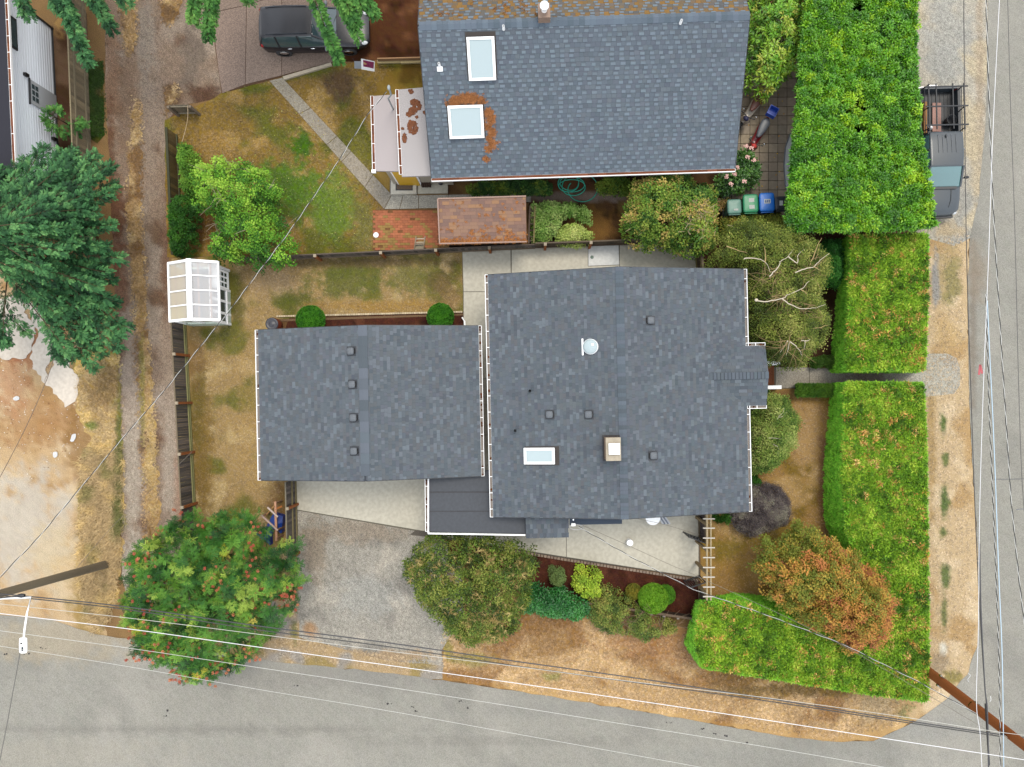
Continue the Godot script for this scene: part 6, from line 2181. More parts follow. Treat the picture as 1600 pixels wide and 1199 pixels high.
func yard_things() -> void:
	var lab := C(224, 230, 224)
	bin("pale teal wheeled bin with torn sticker, first in the row from the planter", 1147.5, 323, 0.58, 0.6, 0.95, C(104, 152, 136), [[0.05, 0.14, 0.18, 0.08, lab]])
	bin("bright green wheeled bin with two white stickers on its lid", 1173, 318, 0.62, 0.74, 1.08, C(52, 150, 104), [[0.02, -0.12, 0.22, 0.16, lab], [0.03, 0.16, 0.22, 0.16, lab]])
	bin("bright blue recycling bin with one pictogram sticker on its lid", 1198.5, 316, 0.62, 0.76, 1.08, C(26, 112, 206), [[0.0, -0.02, 0.26, 0.18, lab, 1]])
	bin("black wheeled bin half under the laurel hedge", 1220, 318, 0.5, 0.58, 1.0, C(50, 54, 58), [[0.0, 0.0, 0.14, 0.2, lab]])
	# planter
	var o := thing("round_planter", "round grey stone planter of dry plants beside the teal bin", "planter", at(1125, 324, 0))
	var s := Shape.new()
	s.col = C(176, 168, 158)
	s.lathe(Vector3.ZERO, [Vector2(0.001, 0.02), Vector2(0.18, 0.0), Vector2(0.25, 0.4), Vector2(0.26, 0.45), Vector2(0.215, 0.45), Vector2(0.2, 0.36), Vector2(0.001, 0.36)], 22)
	obj("pot", s, M.concrete, o, true)
	var out := Spread.new()
	for i in 30:
		out.add(rng.randi() % 3, Transform3D(facing(Vector3(rr(-1, 1), 1, rr(-1, 1))).scaled(Vector3.ONE * rr(0.8, 1.4)), Vector3(rr(-0.16, 0.16), 0.42 + rr(0, 0.1), rr(-0.16, 0.16))), [C(156, 130, 76, 0.7), C(120, 128, 60, 0.7), C(190, 160, 110, 0.7)][i % 3])
	spread_out(out, "foliage", SP.olive, M.dry, o)
	# hose coil
	o = thing("garden_hose", "teal green garden hose lying in loose coils below the neighbour's gutter", "hose", at(897, 292, 0))
	s = Shape.new(o.position)
	s.col = C(48, 196, 166)
	var l := []
	for i in 130:
		var f := i / 129.0
		var g := f * TAU * 4.6
		var c := at(lerpf(890, 908, smoothstep(0.35, 1.0, f)), lerpf(287, 295, smoothstep(0.3, 1.0, f)), 0.06 + 0.03 * sin(g * 0.7))
		var r := lerpf(0.34, 0.62, f) * (1.0 + 0.22 * sin(f * 17.0))
		l.append(c + Vector3(cos(g) * r * 1.1, 0, sin(g) * r * (0.75 + 0.2 * sin(f * 9.0))))
	s.tube(l, 0.02, 0.02, 6)
	obj("hose_line", s, M.plastic, o, true)
	# wooden ladder chair by the brick paving
	o = thing("wooden_chair", "small pale wooden chair tipped against the fence beside the shed", "chair", at(655, 380, 0))
	var z := o.position
	for x in [649, 663]:
		s = Shape.new(z)
		s.col = C(196, 176, 146)
		s.beam(at(x + 1.2, 370, 0.75), at(x - 1.6, 390, 0.3), 0.05, 0.05)
		obj("rail", s, M.wood, o)
		s = Shape.new(z)
		s.col = C(184, 164, 134)
		var g := at(x, 387, 0.3)
		s.box(Vector3(g.x, 0.17, g.z), Vector3(0.05, 0.34, 0.05))
		obj("leg", s, M.wood, o)
	for y in [[373.5, 0.68], [379, 0.55], [381.5, 0.48]]:
		s = Shape.new(z)
		s.col = C(206, 190, 164)
		s.beam(at(649.5, y[0], y[1]), at(663.5, y[0] - 0.4, y[1]), 0.05, 0.03)
		obj("slat", s, M.wood, o)
	s = Shape.new(z)
	s.col = C(176, 164, 142)
	s.box(at(655, 386.5, 0.36), Vector3(0.36, 0.03, 0.26))
	obj("seat", s, M.wood, o)
	# lid on the brick paving
	o = thing("bucket_lid", "round white lid lying on the red brick paving", "lid", at(587.5, 367.5, 0.03))
	s = Shape.new()
	s.lathe(Vector3.ZERO, [Vector2(0.11, 0.0), Vector2(0.115, 0.02), Vector2(0.1, 0.03), Vector2(0.001, 0.032)], 20)
	obj("disc", s, M.white, o, true)
	# door mats and the step
	o = thing("door_mat", "brown ribbed door mat with dark border outside the yellow door", "mat", at(631.5, 290, 0.16) + Vector3(0, 0.004, 0))
	s = Shape.new()
	s.box(Vector3(0, 0.006, 0), Vector3(0.72, 0.012, 0.42))
	obj("border", s, M.rubber, o)
	s = Shape.new()
	s.col = C(124, 106, 90)
	s.box(Vector3(0, 0.012, 0), Vector3(0.64, 0.008, 0.34))
	obj("pile", s, M.soil, o)
	o = thing("boot_tray", "small dark ribbed crate beside the porch wall on the second landing", "crate", at(666.5, 288, 0.1))
	for i in 4:
		s = Shape.new()
		s.col = C(84, 66, 56)
		s.box(Vector3(-0.15 + i * 0.1, 0.14, 0), Vector3(0.085, 0.28, 0.28))
		obj("slat", s, M.wood, o)
	o = thing("blue_umbrella", "folded blue and dark umbrella leaning by the neighbour's wall", "umbrella", at(690, 283, 0.1))
	s = Shape.new()
	s.col = C(40, 100, 190)
	s.tube([Vector3(-0.2, 0.5, -0.05), Vector3(0.0, 0.52, -0.05), Vector3(0.28, 0.5, -0.06)], 0.09, 0.03, 9)
	obj("canopy", s, M.plain, o, true)
	s = Shape.new()
	s.col = C(40, 40, 48)
	s.ball(Vector3(-0.02, 0.12, 0.1), Vector3(0.12, 0.12, 0.12), 10, 7)
	obj("base", s, M.plastic, o, true)
	# terracotta barrel by the garage
	o = thing("rain_barrel", "dark lidded terracotta barrel at the garage's north west corner", "barrel", at(434, 509, 0))
	s = Shape.new()
	s.col = C(150, 70, 46)
	s.lathe(Vector3.ZERO, [Vector2(0.001, 0.01), Vector2(0.22, 0.0), Vector2(0.27, 0.25), Vector2(0.28, 0.45), Vector2(0.25, 0.66), Vector2(0.24, 0.68)], 22)
	obj("barrel_wall", s, M.plain, o, true)
	s = Shape.new()
	s.col = C(62, 62, 68)
	s.lathe(Vector3(0, 0.66, 0), [Vector2(0.26, 0.0), Vector2(0.265, 0.05), Vector2(0.2, 0.06), Vector2(0.19, 0.03), Vector2(0.12, 0.03), Vector2(0.11, 0.06), Vector2(0.001, 0.065)], 22)
	obj("barrel_lid", s, M.plastic, o, true)
	# yard sign by the neighbour's curb
	o = thing("yard_sign", "white framed yard sign with maroon panel beside the low curb", "sign", at(566, 103, 0))
	z = o.position
	s = Shape.new(z)
	s.quad(at(564, 91.5, 1.15), at(585.5, 96, 1.15), at(585, 111, 0.65), at(564.5, 107.5, 0.65))
	s.quad(at(564, 92.3, 1.13), at(585.5, 96.8, 1.13), at(585, 111.8, 0.63), at(564.5, 108.3, 0.63))
	obj("board", s, M.white, o)
	s = Shape.new(z)
	s.col = C(168, 44, 100)
	s.quad(at(567.3, 93.9, 1.12), at(584, 97.3, 1.12), at(583.6, 107.2, 0.79), at(567.4, 103.8, 0.79))
	var pa := obj("maroon_panel", s, M.plain, o)
	s = Shape.new(z)
	s.col = C(216, 166, 120)
	s.lathe(at(570.3, 99, 0.985), [Vector2(0.001, 0.0), Vector2(0.07, 0.0)], 14, Basis(Vector3.RIGHT, 0.95))
	obj("round_emblem", s, M.plain, pa)
	for i in 4:
		s = Shape.new(z)
		s.col = C(206, 120, 160)
		s.beam(at(575 + i * 2.2, 97.4 + i * 0.45, 1.07 - 0.005 * i), at(574.8 + i * 2.2, 104.4 + i * 0.45, 0.87 - 0.005 * i), 0.012, 0.01)
		obj("text_line", s, M.plain, pa)
	s = Shape.new(z)
	s.col = C(206, 214, 226)
	s.quad(at(553.5, 95.5, 0.75), at(567, 95.8, 0.75), at(567, 107.5, 0.35), at(553.5, 107.2, 0.35))
	obj("rear_board", s, M.white, o)
	s = Shape.new(z)
	for q in [[558, 106], [575, 108]]:
		var g := at(q[0], q[1], 0)
		s.tube([g, g + Vector3(0, 0.7, -0.05)], 0.015, 0.015, 6)
	obj("stake", s, M.iron, o)
	# blue tarp on sawhorses
	o = thing("blue_tarp", "rumpled blue tarp under pale timbers beside the short grey fence", "tarp", at(428, 825, 0))
	z = o.position
	for q in [[[428, 803, 440, 808, 441, 834, 433, 830, 416, 822], 0.42], [[412, 823, 424, 832, 422, 852, 400, 836], 0.3]]:
		s = Shape.new(z)
		s.col = C(14, 62, 150)
		var c := Vector3.ZERO
		var ring := pts(q[0], q[1])
		for p in ring:
			c += p / ring.size()
		c.y += 0.14
		var f := s.p(c)
		for i in ring.size():
			for k in 3:
				var p: Vector3 = ring[i].lerp(ring[(i + 1) % ring.size()], k / 3.0)
				s.p(p + Vector3(rr(-0.04, 0.04), rr(-0.06, 0.06), rr(-0.04, 0.04)))
		var n := ring.size() * 3
		for i in n:
			s.t(f, f + 1 + i, f + 1 + (i + 1) % n)
			var a: Vector3 = s.v[f + 1 + i] + z
			var b: Vector3 = s.v[f + 1 + (i + 1) % n] + z
			s.quad(a, b, Vector3(b.x, 0.02, b.z), Vector3(a.x, 0.02, a.z))
		obj("tarp_sheet", s, M.plastic, o)
	o = thing("timber_frame", "leaning frame of pale pinkish timbers over the blue tarp", "frame", at(425, 815, 0))
	z = o.position
	for b in [[430, 784, 432, 845, 0.85, 0.6, C(236, 182, 148), 0.09], [418, 793, 434, 808, 0.95, 0.95, C(236, 214, 204), 0.06], [408, 805, 434, 829, 0.95, 0.95, C(226, 196, 184), 0.065], [408, 823, 424, 838, 0.7, 0.6, C(206, 176, 160), 0.05], [428, 791, 414, 807, 0.9, 0.4, C(216, 166, 110), 0.045], [430, 796, 441, 791, 0.8, 0.8, C(190, 120, 64), 0.07]]:
		s = Shape.new(z)
		s.col = b[6]
		s.beam(at(b[0], b[1], b[4]), at(b[2], b[3], b[5]), b[7], 0.05)
		obj("timber", s, M.wood, o)
	for q in [[430, 787], [432, 842], [410, 806], [434, 828]]:
		var g := at(q[0], q[1], 0.8)
		s = Shape.new(z)
		s.col = C(200, 160, 130)
		s.box(Vector3(g.x, 0.4, g.z), Vector3(0.06, 0.8, 0.06))
		obj("leg", s, M.wood, o)
	# small white things by the terrace wall
	o = thing("garden_stool", "round white stool or table standing on the terrace", "stool", at(982.5, 846, 0.04))
	s = Shape.new()
	s.lathe(Vector3.ZERO, [Vector2(0.12, 0.0), Vector2(0.13, 0.3), Vector2(0.14, 0.36), Vector2(0.13, 0.39), Vector2(0.001, 0.4)], 22)
	obj("drum", s, M.white, o, true)
	o = thing("striped_cushion", "white striped deck chair corner showing below the roof edge", "chair", at(1034, 810, 0.04))
	for i in 5:
		s = Shape.new()
		s.col = C(236, 238, 244) if i % 2 == 0 else C(150, 158, 172)
		s.box(Vector3(-0.14 + i * 0.07, 0.34, -0.02), Vector3(0.066, 0.03, 0.5), Basis(Vector3.UP, 0.6))
		obj("stripe", s, M.plain, o)
	for k in [-1, 1]:
		s = Shape.new()
		s.beam(Vector3(0.16 * k, 0, 0), Vector3(0.16 * k, 0.34, 0), 0.04, 0.04)
		obj("leg", s, M.white, o)
	o = thing("round_table", "round white table top half hidden by the roof edge", "table", at(1016, 805, 0.04))
	s = Shape.new()
	s.lathe(Vector3.ZERO, [Vector2(0.001, 0.66), Vector2(0.3, 0.66), Vector2(0.31, 0.68), Vector2(0.3, 0.7), Vector2(0.001, 0.7)], 24)
	obj("table_top", s, M.white, o, true)
	s = Shape.new()
	s.lathe(Vector3.ZERO, [Vector2(0.2, 0.0), Vector2(0.04, 0.05), Vector2(0.03, 0.66)], 14)
	obj("pedestal", s, M.white, o, true)
	# litter on the dirt lot
	for q in [[25, 623, 6, 4, 0.2, "oval white scrap lying on the dirt lot"], [114, 684, 4, 8, -0.5, "folded white scrap lying on the dirt beside the grass verge"], [86, 711, 5, 5, 0.9, "torn white paper scrap on the dirt lot below the broken slab"]]:
		s = Shape.new()
		s.col = C(240, 240, 240, 0.62)
		var m := at(q[0], q[1], 0.03)
		var ring := []
		for k in 9:
			var g := TAU * k / 9.0
			ring.append(m + (Vector3(cos(g) * q[2], 0, sin(g) * q[3]) * 0.027 * rr(0.75, 1.1)).rotated(Vector3.UP, q[4]) + Vector3(0, rr(-0.01, 0.02), 0))
		var f := s.p(m + Vector3(0, 0.03, 0))
		for p in ring:
			s.p(p)
		for k in 9:
			s.t(f, f + 1 + k, f + 1 + (k + 1) % 9)
		tag(obj("paper_scrap", s, M.plain, self), q[5], "litter")
	# pergola-like dark trellis between shed and shrubs
	o = thing("trellis", "narrow dark trellis of two long rails between shed and variegated shrub", "trellis", at(830, 350, 0))
	z = o.position
	for x in [828, 836]:
		s = Shape.new(z)
		s.col = C(112, 96, 82) if x < 830 else C(150, 138, 96)
		s.beam(at(x, 322, 0.9), at(x - 2, 380, 0.9), 0.06, 0.06)
		obj("rail", s, M.wood, o)
	for y in [330, 340, 350, 360, 370]:
		s = Shape.new(z)
		s.col = C(96, 84, 74)
		s.beam(at(826, y, 0.9), at(834, y, 0.86), 0.04, 0.04)
		obj("slat", s, M.wood, o)
	for y in [326, 376]:
		var g := at(829, y, 0.9)
		s = Shape.new(z)
		s.col = C(96, 84, 74)
		s.box(Vector3(g.x, 0.45, g.z), Vector3(0.07, 0.9, 0.07))
		obj("post", s, M.wood, o)

# ------------------------------------------------------------------ hedges, trees, shrubs
func L(r: float, g: float, b: float) -> Color:
	return C(r, g, b, LEAF_K)

const LEAF_K := 0.66

func inset(pl: PackedVector2Array, d: float) -> PackedVector2Array:
	var r := PackedVector2Array()
	var n := pl.size()
	var sg := -1.0 if Geometry2D.is_polygon_clockwise(pl) else 1.0
	for i in n:
		var a := (pl[i] - pl[(i + n - 1) % n]).normalized().orthogonal()
		var b := (pl[(i + 1) % n] - pl[i]).normalized().orthogonal()
		r.append(pl[i] + (a + b).normalized() * d * sg * -1.0)
	return r

func hedge(label: String, top_px: Array, base_px: Array, h: float, n_top: int, n_side: int, meshes: Array, m: Material, pal: Array, side_pal: Array, core: Color, opt := {}) -> void:
	var top := poly(top_px, h)
	var base := poly(base_px, opt.get("foot", 0.0))
	var mid := Vector2.ZERO
	for q in top:
		mid += q / top.size()
	var o := thing("hedge", label, "hedge", Vector3(mid.x, 0, mid.y))
	var z := o.position
	# woody inside
	var s := Shape.new(z)
	s.col = core
	var drop: float = opt.get("drop", 0.1)
	var ti := inset(top, 0.1)
	if Geometry2D.is_point_in_polygon(ti[0], top) == false and Geometry2D.is_point_in_polygon(ti[1], top) == false:
		ti = inset(top, -0.1)
	var bi := inset(base, 0.1)
	if Geometry2D.is_point_in_polygon(bi[0], base) == false and Geometry2D.is_point_in_polygon(bi[1], base) == false:
		bi = inset(base, -0.1)
	var foot: float = opt.get("foot", 0.0)
	var tr := Geometry2D.triangulate_polygon(ti)
	for i in range(0, tr.size(), 3):
		s.tri(Vector3(ti[tr[i]].x, h - drop, ti[tr[i]].y), Vector3(ti[tr[i + 1]].x, h - drop, ti[tr[i + 1]].y), Vector3(ti[tr[i + 2]].x, h - drop, ti[tr[i + 2]].y))
	for i in ti.size():
		var k := (i + 1) % ti.size()
		s.quad(Vector3(ti[i].x, h - drop, ti[i].y), Vector3(ti[k].x, h - drop, ti[k].y), Vector3(bi[k].x, foot, bi[k].y), Vector3(bi[i].x, foot, bi[i].y))
	obj("inner_twigs", s, M.bark, o)
	var out := Spread.new()
	var dry := Spread.new()
	var box := Rect2(top[0], Vector2.ZERO)
	for q in top:
		box = box.expand(q)
	var big: float = opt.get("size", 1.0)
	var lump: float = opt.get("lump", 0.05)
	var made := 0
	while made < n_top:
		var q := Vector2(rr(box.position.x, box.end.x), rr(box.position.y, box.end.y))
		if not Geometry2D.is_point_in_polygon(q, top):
			continue
		made += 1
		var skip := false
		for e in opt.get("holes", []):
			var w := at(e[0], e[1], h)
			skip = skip or Vector2(w.x, w.z).distance_to(q) < e[2] * 0.0245 * (1.0 + 0.8 * n_fine.get_noise_2d(q.x, q.y))
		if skip:
			continue
		var nl := n_mid.get_noise_2d(q.x * 1.5, q.y * 1.5)
		var y: float = h + nl * lump - rng.randf() * opt.get("depth", 0.08) - 0.03
		var g := n_big.get_noise_2d(q.x * 1.8, q.y * 1.8) * 0.5 + n_fine.get_noise_2d(q.x * 0.7, q.y * 0.7) * 0.4
		for e in opt.get("bright", []):
			var w := at(e[0], e[1], h)
			g += 0.55 * (1.0 - smoothstep(0.4, 1.2, Vector2((q.x - w.x) / (e[2] * 0.0245), (q.y - w.z) / (e[3] * 0.0245)).length()))
		var col := pick(pal, 0.45 + g + rr(-0.3, 0.3))
		var t := Transform3D(facing(Vector3(rr(-1, 1) * opt.get("tilt", 0.6), 1, rr(-1, 1) * opt.get("tilt", 0.6))).scaled(Vector3.ONE * big * rr(0.75, 1.25)), Vector3(q.x, y, q.y) - z)
		var rusty := n_fine.get_noise_2d(q.x * 0.62 + 7.0, q.y * 0.62) + 0.5 * n_big.get_noise_2d(q.x * 0.9, q.y * 0.9 + 9.0)
		if opt.has("rust") and rusty > opt.get("rust_from", 0.46) and rng.randf() < 0.75 or (opt.has("rust") and rng.randf() < 0.035):
			dry.add(rng.randi() % 3, t, tone(opt.rust[rng.randi() % opt.rust.size()], rr(0.7, 1.15)))
		else:
			out.add(rng.randi() % meshes.size(), t, tone(col, rr(0.82, 1.18)))
	var area := []
	var total := 0.0
	for i in top.size():
		var k := (i + 1) % top.size()
		total += (top[i].distance_to(top[k]) + base[i].distance_to(base[k])) * 0.5
		area.append(total)
	for c in n_side:
		var w := rng.randf() * total
		var i := 0
		while area[i] < w:
			i += 1
		var k := (i + 1) % top.size()
		var f := rng.randf()
		var v := rng.randf()
		var a := Vector3(base[i].x, foot, base[i].y).lerp(Vector3(base[k].x, foot, base[k].y), f)
		var b := Vector3(top[i].x, h - 0.02, top[i].y).lerp(Vector3(top[k].x, h - 0.02, top[k].y), f)
		var p := a.lerp(b, v)
		var along := top[k] - top[i]
		var nn := Vector3(along.y, 0.0, -along.x).normalized() + Vector3(0, 0.95, 0)
		if Geometry2D.is_point_in_polygon(Vector2(b.x + nn.x * 0.06, b.z + nn.z * 0.06), top):
			nn = Vector3(-nn.x, nn.y, -nn.z)
		nn = (nn + Vector3(rr(-1, 1), rr(-1, 1), rr(-1, 1)) * 0.35).normalized()
		var ref := Vector3.UP if absf(nn.y) < 0.9 else Vector3.RIGHT
		var x := ref.cross(nn).normalized().rotated(nn, rr(0, TAU))
		var bb := Basis(x, nn, x.cross(nn))
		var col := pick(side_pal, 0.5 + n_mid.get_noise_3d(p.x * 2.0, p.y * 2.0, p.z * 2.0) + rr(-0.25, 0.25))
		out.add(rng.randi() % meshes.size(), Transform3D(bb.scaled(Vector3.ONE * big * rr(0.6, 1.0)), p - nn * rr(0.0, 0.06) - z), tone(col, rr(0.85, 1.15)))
	spread_out(out, "foliage", meshes, m, o)
	spread_out(dry, "dry_sprays", SP.cedar, M.dry, o)

func hedges() -> void:
	var cedar := [L(64, 100, 18), L(94, 142, 26), L(126, 174, 34), L(158, 196, 48), L(188, 210, 74)]
	var side := [L(110, 186, 38), L(132, 208, 48), L(156, 224, 64)]  # hedge sides painted lighter than the top, making up for weaker light there
	var rust := [L(232, 182, 104), L(216, 164, 84), L(236, 198, 124), L(200, 182, 84)]
	var core := C(60, 72, 28, 0.5)
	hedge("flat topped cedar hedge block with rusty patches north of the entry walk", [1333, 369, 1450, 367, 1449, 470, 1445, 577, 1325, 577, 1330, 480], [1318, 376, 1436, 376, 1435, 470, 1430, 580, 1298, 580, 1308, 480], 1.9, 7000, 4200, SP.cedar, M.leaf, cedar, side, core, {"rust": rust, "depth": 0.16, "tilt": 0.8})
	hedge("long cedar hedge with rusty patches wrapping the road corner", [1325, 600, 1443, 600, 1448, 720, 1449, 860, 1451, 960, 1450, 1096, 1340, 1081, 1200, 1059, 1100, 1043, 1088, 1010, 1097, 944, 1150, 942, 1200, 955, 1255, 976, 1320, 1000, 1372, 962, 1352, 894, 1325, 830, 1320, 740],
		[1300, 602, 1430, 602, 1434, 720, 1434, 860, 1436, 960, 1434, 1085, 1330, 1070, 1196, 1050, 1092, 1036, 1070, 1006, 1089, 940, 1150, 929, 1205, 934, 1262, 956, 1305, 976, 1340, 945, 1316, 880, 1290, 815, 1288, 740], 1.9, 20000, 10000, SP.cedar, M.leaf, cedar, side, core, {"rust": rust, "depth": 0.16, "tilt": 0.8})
	hedge("low clipped dark green hedge along the south edge of the entry walk", [1246, 601, 1300, 601, 1302, 619, 1246, 619], [1244, 602, 1302, 602, 1302, 619, 1244, 618], 0.55, 800, 500, SP.box, M.leaf, [L(52, 92, 20), L(78, 118, 28), L(100, 136, 40)], [L(40, 84, 16), L(60, 104, 24)], core, {"size": 1.6})
	var laurel := [L(44, 98, 4), L(70, 134, 6), L(92, 154, 8), L(112, 170, 12), L(158, 200, 24)]
	hedge("tall bright green laurel hedge overhanging the patio and parked truck", [1266, -40, 1434, -40, 1432, 60, 1434, 130, 1438, 190, 1447, 250, 1458, 320, 1462, 352, 1400, 357, 1310, 358, 1234, 358, 1234, 310, 1240, 270, 1243, 220, 1250, 150, 1254, 80], [1290, -40, 1410, -40, 1408, 60, 1406, 130, 1400, 190, 1402, 250, 1405, 320, 1410, 350, 1390, 352, 1310, 352, 1262, 352, 1262, 315, 1263, 285, 1266, 220, 1272, 150, 1276, 80], 3.0, 17000, 3600, SP.laurel, M.gloss_leaf, laurel, [L(36, 96, 8), L(60, 130, 14), L(80, 150, 20)], C(30, 56, 12, 0.5), {"size": 1.15, "lump": 0.35, "depth": 0.3, "tilt": 0.7, "foot": 1.0, "drop": 0.7, "holes": [[1345, 158, 12], [1330, 174, 11], [1354, 170, 9], [1348, 199, 12], [1344, 10, 13], [1340, 186, 8]], "bright": [[1310, 62, 24, 20], [1340, 162, 22, 24], [1430, 276, 20, 14]]})

# a bough: a limb with flat sprays along both sides
func bough(o: Node3D, from: Vector3, tip: Vector3, r: float, pal: Array, start := 0.2, width := 1.0, dense := 1.0) -> void:
	var z := o.position
	var mid := from.lerp(tip, 0.5) + Vector3(rr(-0.15, 0.15), 0.25 * from.distance_to(tip) * 0.2, rr(-0.15, 0.15))
	var line := []
	for i in 9:
		var f := i / 8.0
		line.append(from.lerp(mid, f).lerp(mid.lerp(tip, f), f))
	var s := Shape.new(z)
	s.col = C(112, 98, 76)
	s.tube(line, r, r * 0.2, 5, false)
	var b := obj("branch", s, M.bark, o, true)
	var out := Spread.new()
	var long := from.distance_to(tip)
	var n := int(long * 60.0 * dense)
	for i in n:
		var f := lerpf(start, 1.0, sqrt(rng.randf()))
		var k := f * 8.0
		var j := mini(int(k), 7)
		var p: Vector3 = line[j].lerp(line[j + 1], k - j)
		var d: Vector3 = (line[j + 1] - line[j]).normalized()
		var side := d.cross(Vector3.UP).normalized() * (1.0 if rng.randf() < 0.5 else -1.0)
		var reach := width * (1.0 - f * 0.72) * rr(0.1, 1.0)
		var dir := (side * rr(-0.1, 1.0) + d * rr(0.1, 1.1) + Vector3(0, rr(-0.4, 0.45), 0)).normalized()
		var at2 := p + (side * 0.8 + d * rr(0.2, 0.7)) * reach * 0.7 + Vector3(0, -reach * 0.25 + rr(-0.22, 0.14), 0)
		var y := (Vector3.UP + side * rr(-0.3, 0.3)).normalized()
		y = (y - dir * y.dot(dir)).normalized()
		var c := pick(pal, 0.5 + n_mid.get_noise_2d(at2.x * 1.3, at2.z * 1.3) * 0.8 + rr(-0.3, 0.3))
		out.add(rng.randi() % 3, Transform3D(Basis(dir, y, dir.cross(y)).scaled(Vector3.ONE * rr(0.7, 1.2)), at2 - z), tone(c, rr(0.85, 1.15)))
	spread_out(out, "needles", SP.fir, M.needle, b)

func conifers() -> void:
	var pal := [L(26, 58, 34), L(42, 86, 50), L(58, 108, 62), L(80, 134, 78), L(108, 158, 92)]
	var o := thing("fir_tree", "large blue green fir spreading over the west lot and lane", "fir tree", at(112, 425))
	var s := Shape.new(o.position)
	s.col = C(96, 78, 62)
	var foot := at(112, 425)
	s.tube([foot, foot + Vector3(0, 4.5, 0), foot + Vector3(0.1, 9.6, 0)], 0.26, 0.03, 10)
	obj("trunk", s, M.bark, o, true)
	for t in [[180, 262, 5.4], [165, 300, 5.8], [150, 240, 5.0], [112, 232, 5.0], [60, 226, 5.0], [20, 258, 5.2], [-30, 260, 5.5], [170, 350, 5.6], [182, 402, 5.2], [172, 428, 5.0], [176, 470, 4.6], [196, 512, 4.4], [186, 545, 4.4], [150, 575, 4.3], [120, 560, 4.6], [100, 500, 5.2], [90, 470, 5.6], [62, 452, 5.4], [10, 540, 4.6], [-30, 560, 4.8], [-60, 400, 6.0], [-70, 480, 5.4], [-60, 330, 6.0],
		[130, 300, 6.8], [120, 360, 6.9], [90, 440, 6.6], [60, 300, 7.0], [20, 310, 7.2], [-20, 360, 7.2], [90, 330, 7.8], [50, 350, 8.4], [90, 390, 8.0], [30, 420, 7.8], [10, 370, 8.4], [140, 500, 5.2], [160, 450, 5.4], [60, 270, 6.2], [100, 265, 6.0], [150, 330, 6.2]]:
		var high: float = t[2] * 0.74
		var tip := at(t[0], t[1], high)
		bough(o, Vector3(foot.x, high + 0.55, foot.z) + Vector3(rr(-0.3, 0.3), rr(-0.3, 0.3), rr(-0.3, 0.3)), tip + Vector3(0, rr(-0.3, 0.4), 0), 0.035, pal, 0.25, 0.65, 1.0)
		for k in [-1, 1]:
			var b0 := Vector3(foot.x, high + 0.4, foot.z).lerp(tip, rr(0.35, 0.6))
			var off: Vector3 = (tip - b0).cross(Vector3.UP).normalized() * k * rr(0.35, 0.8)
			bough(o, b0, b0.lerp(tip, rr(0.6, 0.95)) + off + Vector3(0, rr(-0.5, 0.15), 0), 0.02, pal, 0.15, 0.45, 1.25)
	for i in 34:
		var g := i * 2.4
		var high := 4.2 + i * 0.16
		var reach := 2.3 * (1.0 - i / 40.0)
		bough(o, foot + Vector3(0, high + 0.3, 0), foot + Vector3(cos(g) * reach, high - 0.3, sin(g) * reach), 0.03, pal, 0.1, 0.6, 0.9)
	# boughs that reach into the frame from firs standing north of it
	o = thing("fir_tree", "fir standing north of the lane, its long boughs hanging in at the top edge", "fir tree", at(120, -190))
	foot = at(120, -190)
	s = Shape.new(o.position)
	s.col = C(96, 78, 62)
	s.tube([foot, foot + Vector3(0, 10.0, 0)], 0.26, 0.04, 10)
	obj("trunk", s, M.bark, o, true)
	for t in [[135, 96, 4.2], [172, 44, 4.4], [40, 24, 4.6], [90, 14, 4.8], [150, 10, 4.6], [120, 60, 4.6], [195, 4, 4.8], [20, -30, 5.0], [60, -60, 6.4], [120, -70, 7.0], [180, -90, 6.6], [20, -140, 6.0], [210, -180, 6.0]]:
		bough(o, Vector3(foot.x, t[2] + 0.9, foot.z), at(t[0], t[1], t[2]), 0.04, pal, 0.35, 0.75, 1.5)
	o = thing("fir_tree", "fir standing north of the parked car, one bough hanging over its bonnet", "fir tree", at(450, -170))
	foot = at(450, -170)
	s = Shape.new(o.position)
	s.col = C(96, 78, 62)
	s.tube([foot, foot + Vector3(0, 10.0, 0)], 0.26, 0.04, 10)
	obj("trunk", s, M.bark, o, true)
	var light := [L(40, 84, 36), L(60, 112, 46), L(84, 138, 60), L(110, 158, 72)]
	for t in [[528, 92, 4.2], [560, 58, 4.3], [585, 22, 4.6], [565, 10, 4.8], [324, 58, 4.4], [300, 30, 4.6], [330, 4, 4.8], [386, -4, 5.0], [556, 36, 4.6], [560, -30, 5.4], [450, -40, 6.0], [360, -60, 6.0], [500, -90, 7.0], [400, -120, 7.0]]:
		bough(o, Vector3(foot.x, t[2] + 0.9, foot.z), at(t[0], t[1], t[2]), 0.04, light, 0.4, 0.6, 1.6)
	o = thing("fir_sapling", "small fir sapling at the foot of the lane's weathered board fence", "fir tree", at(124, 205))
	foot = at(124, 205)
	s = Shape.new(o.position)
	s.col = C(96, 78, 62)
	s.tube([foot, foot + Vector3(0, 1.9, 0)], 0.04, 0.01, 7)
	obj("trunk", s, M.bark, o, true)
	for i in 9:
		var g := TAU * i / 9.0
		bough(o, foot + Vector3(0, 1.2 + 0.07 * i, 0), foot + Vector3(cos(g) * (0.75 - 0.05 * i), 0.95 + 0.1 * i, sin(g) * (0.65 - 0.05 * i)), 0.012, light, 0.2, 0.35, 1.2)

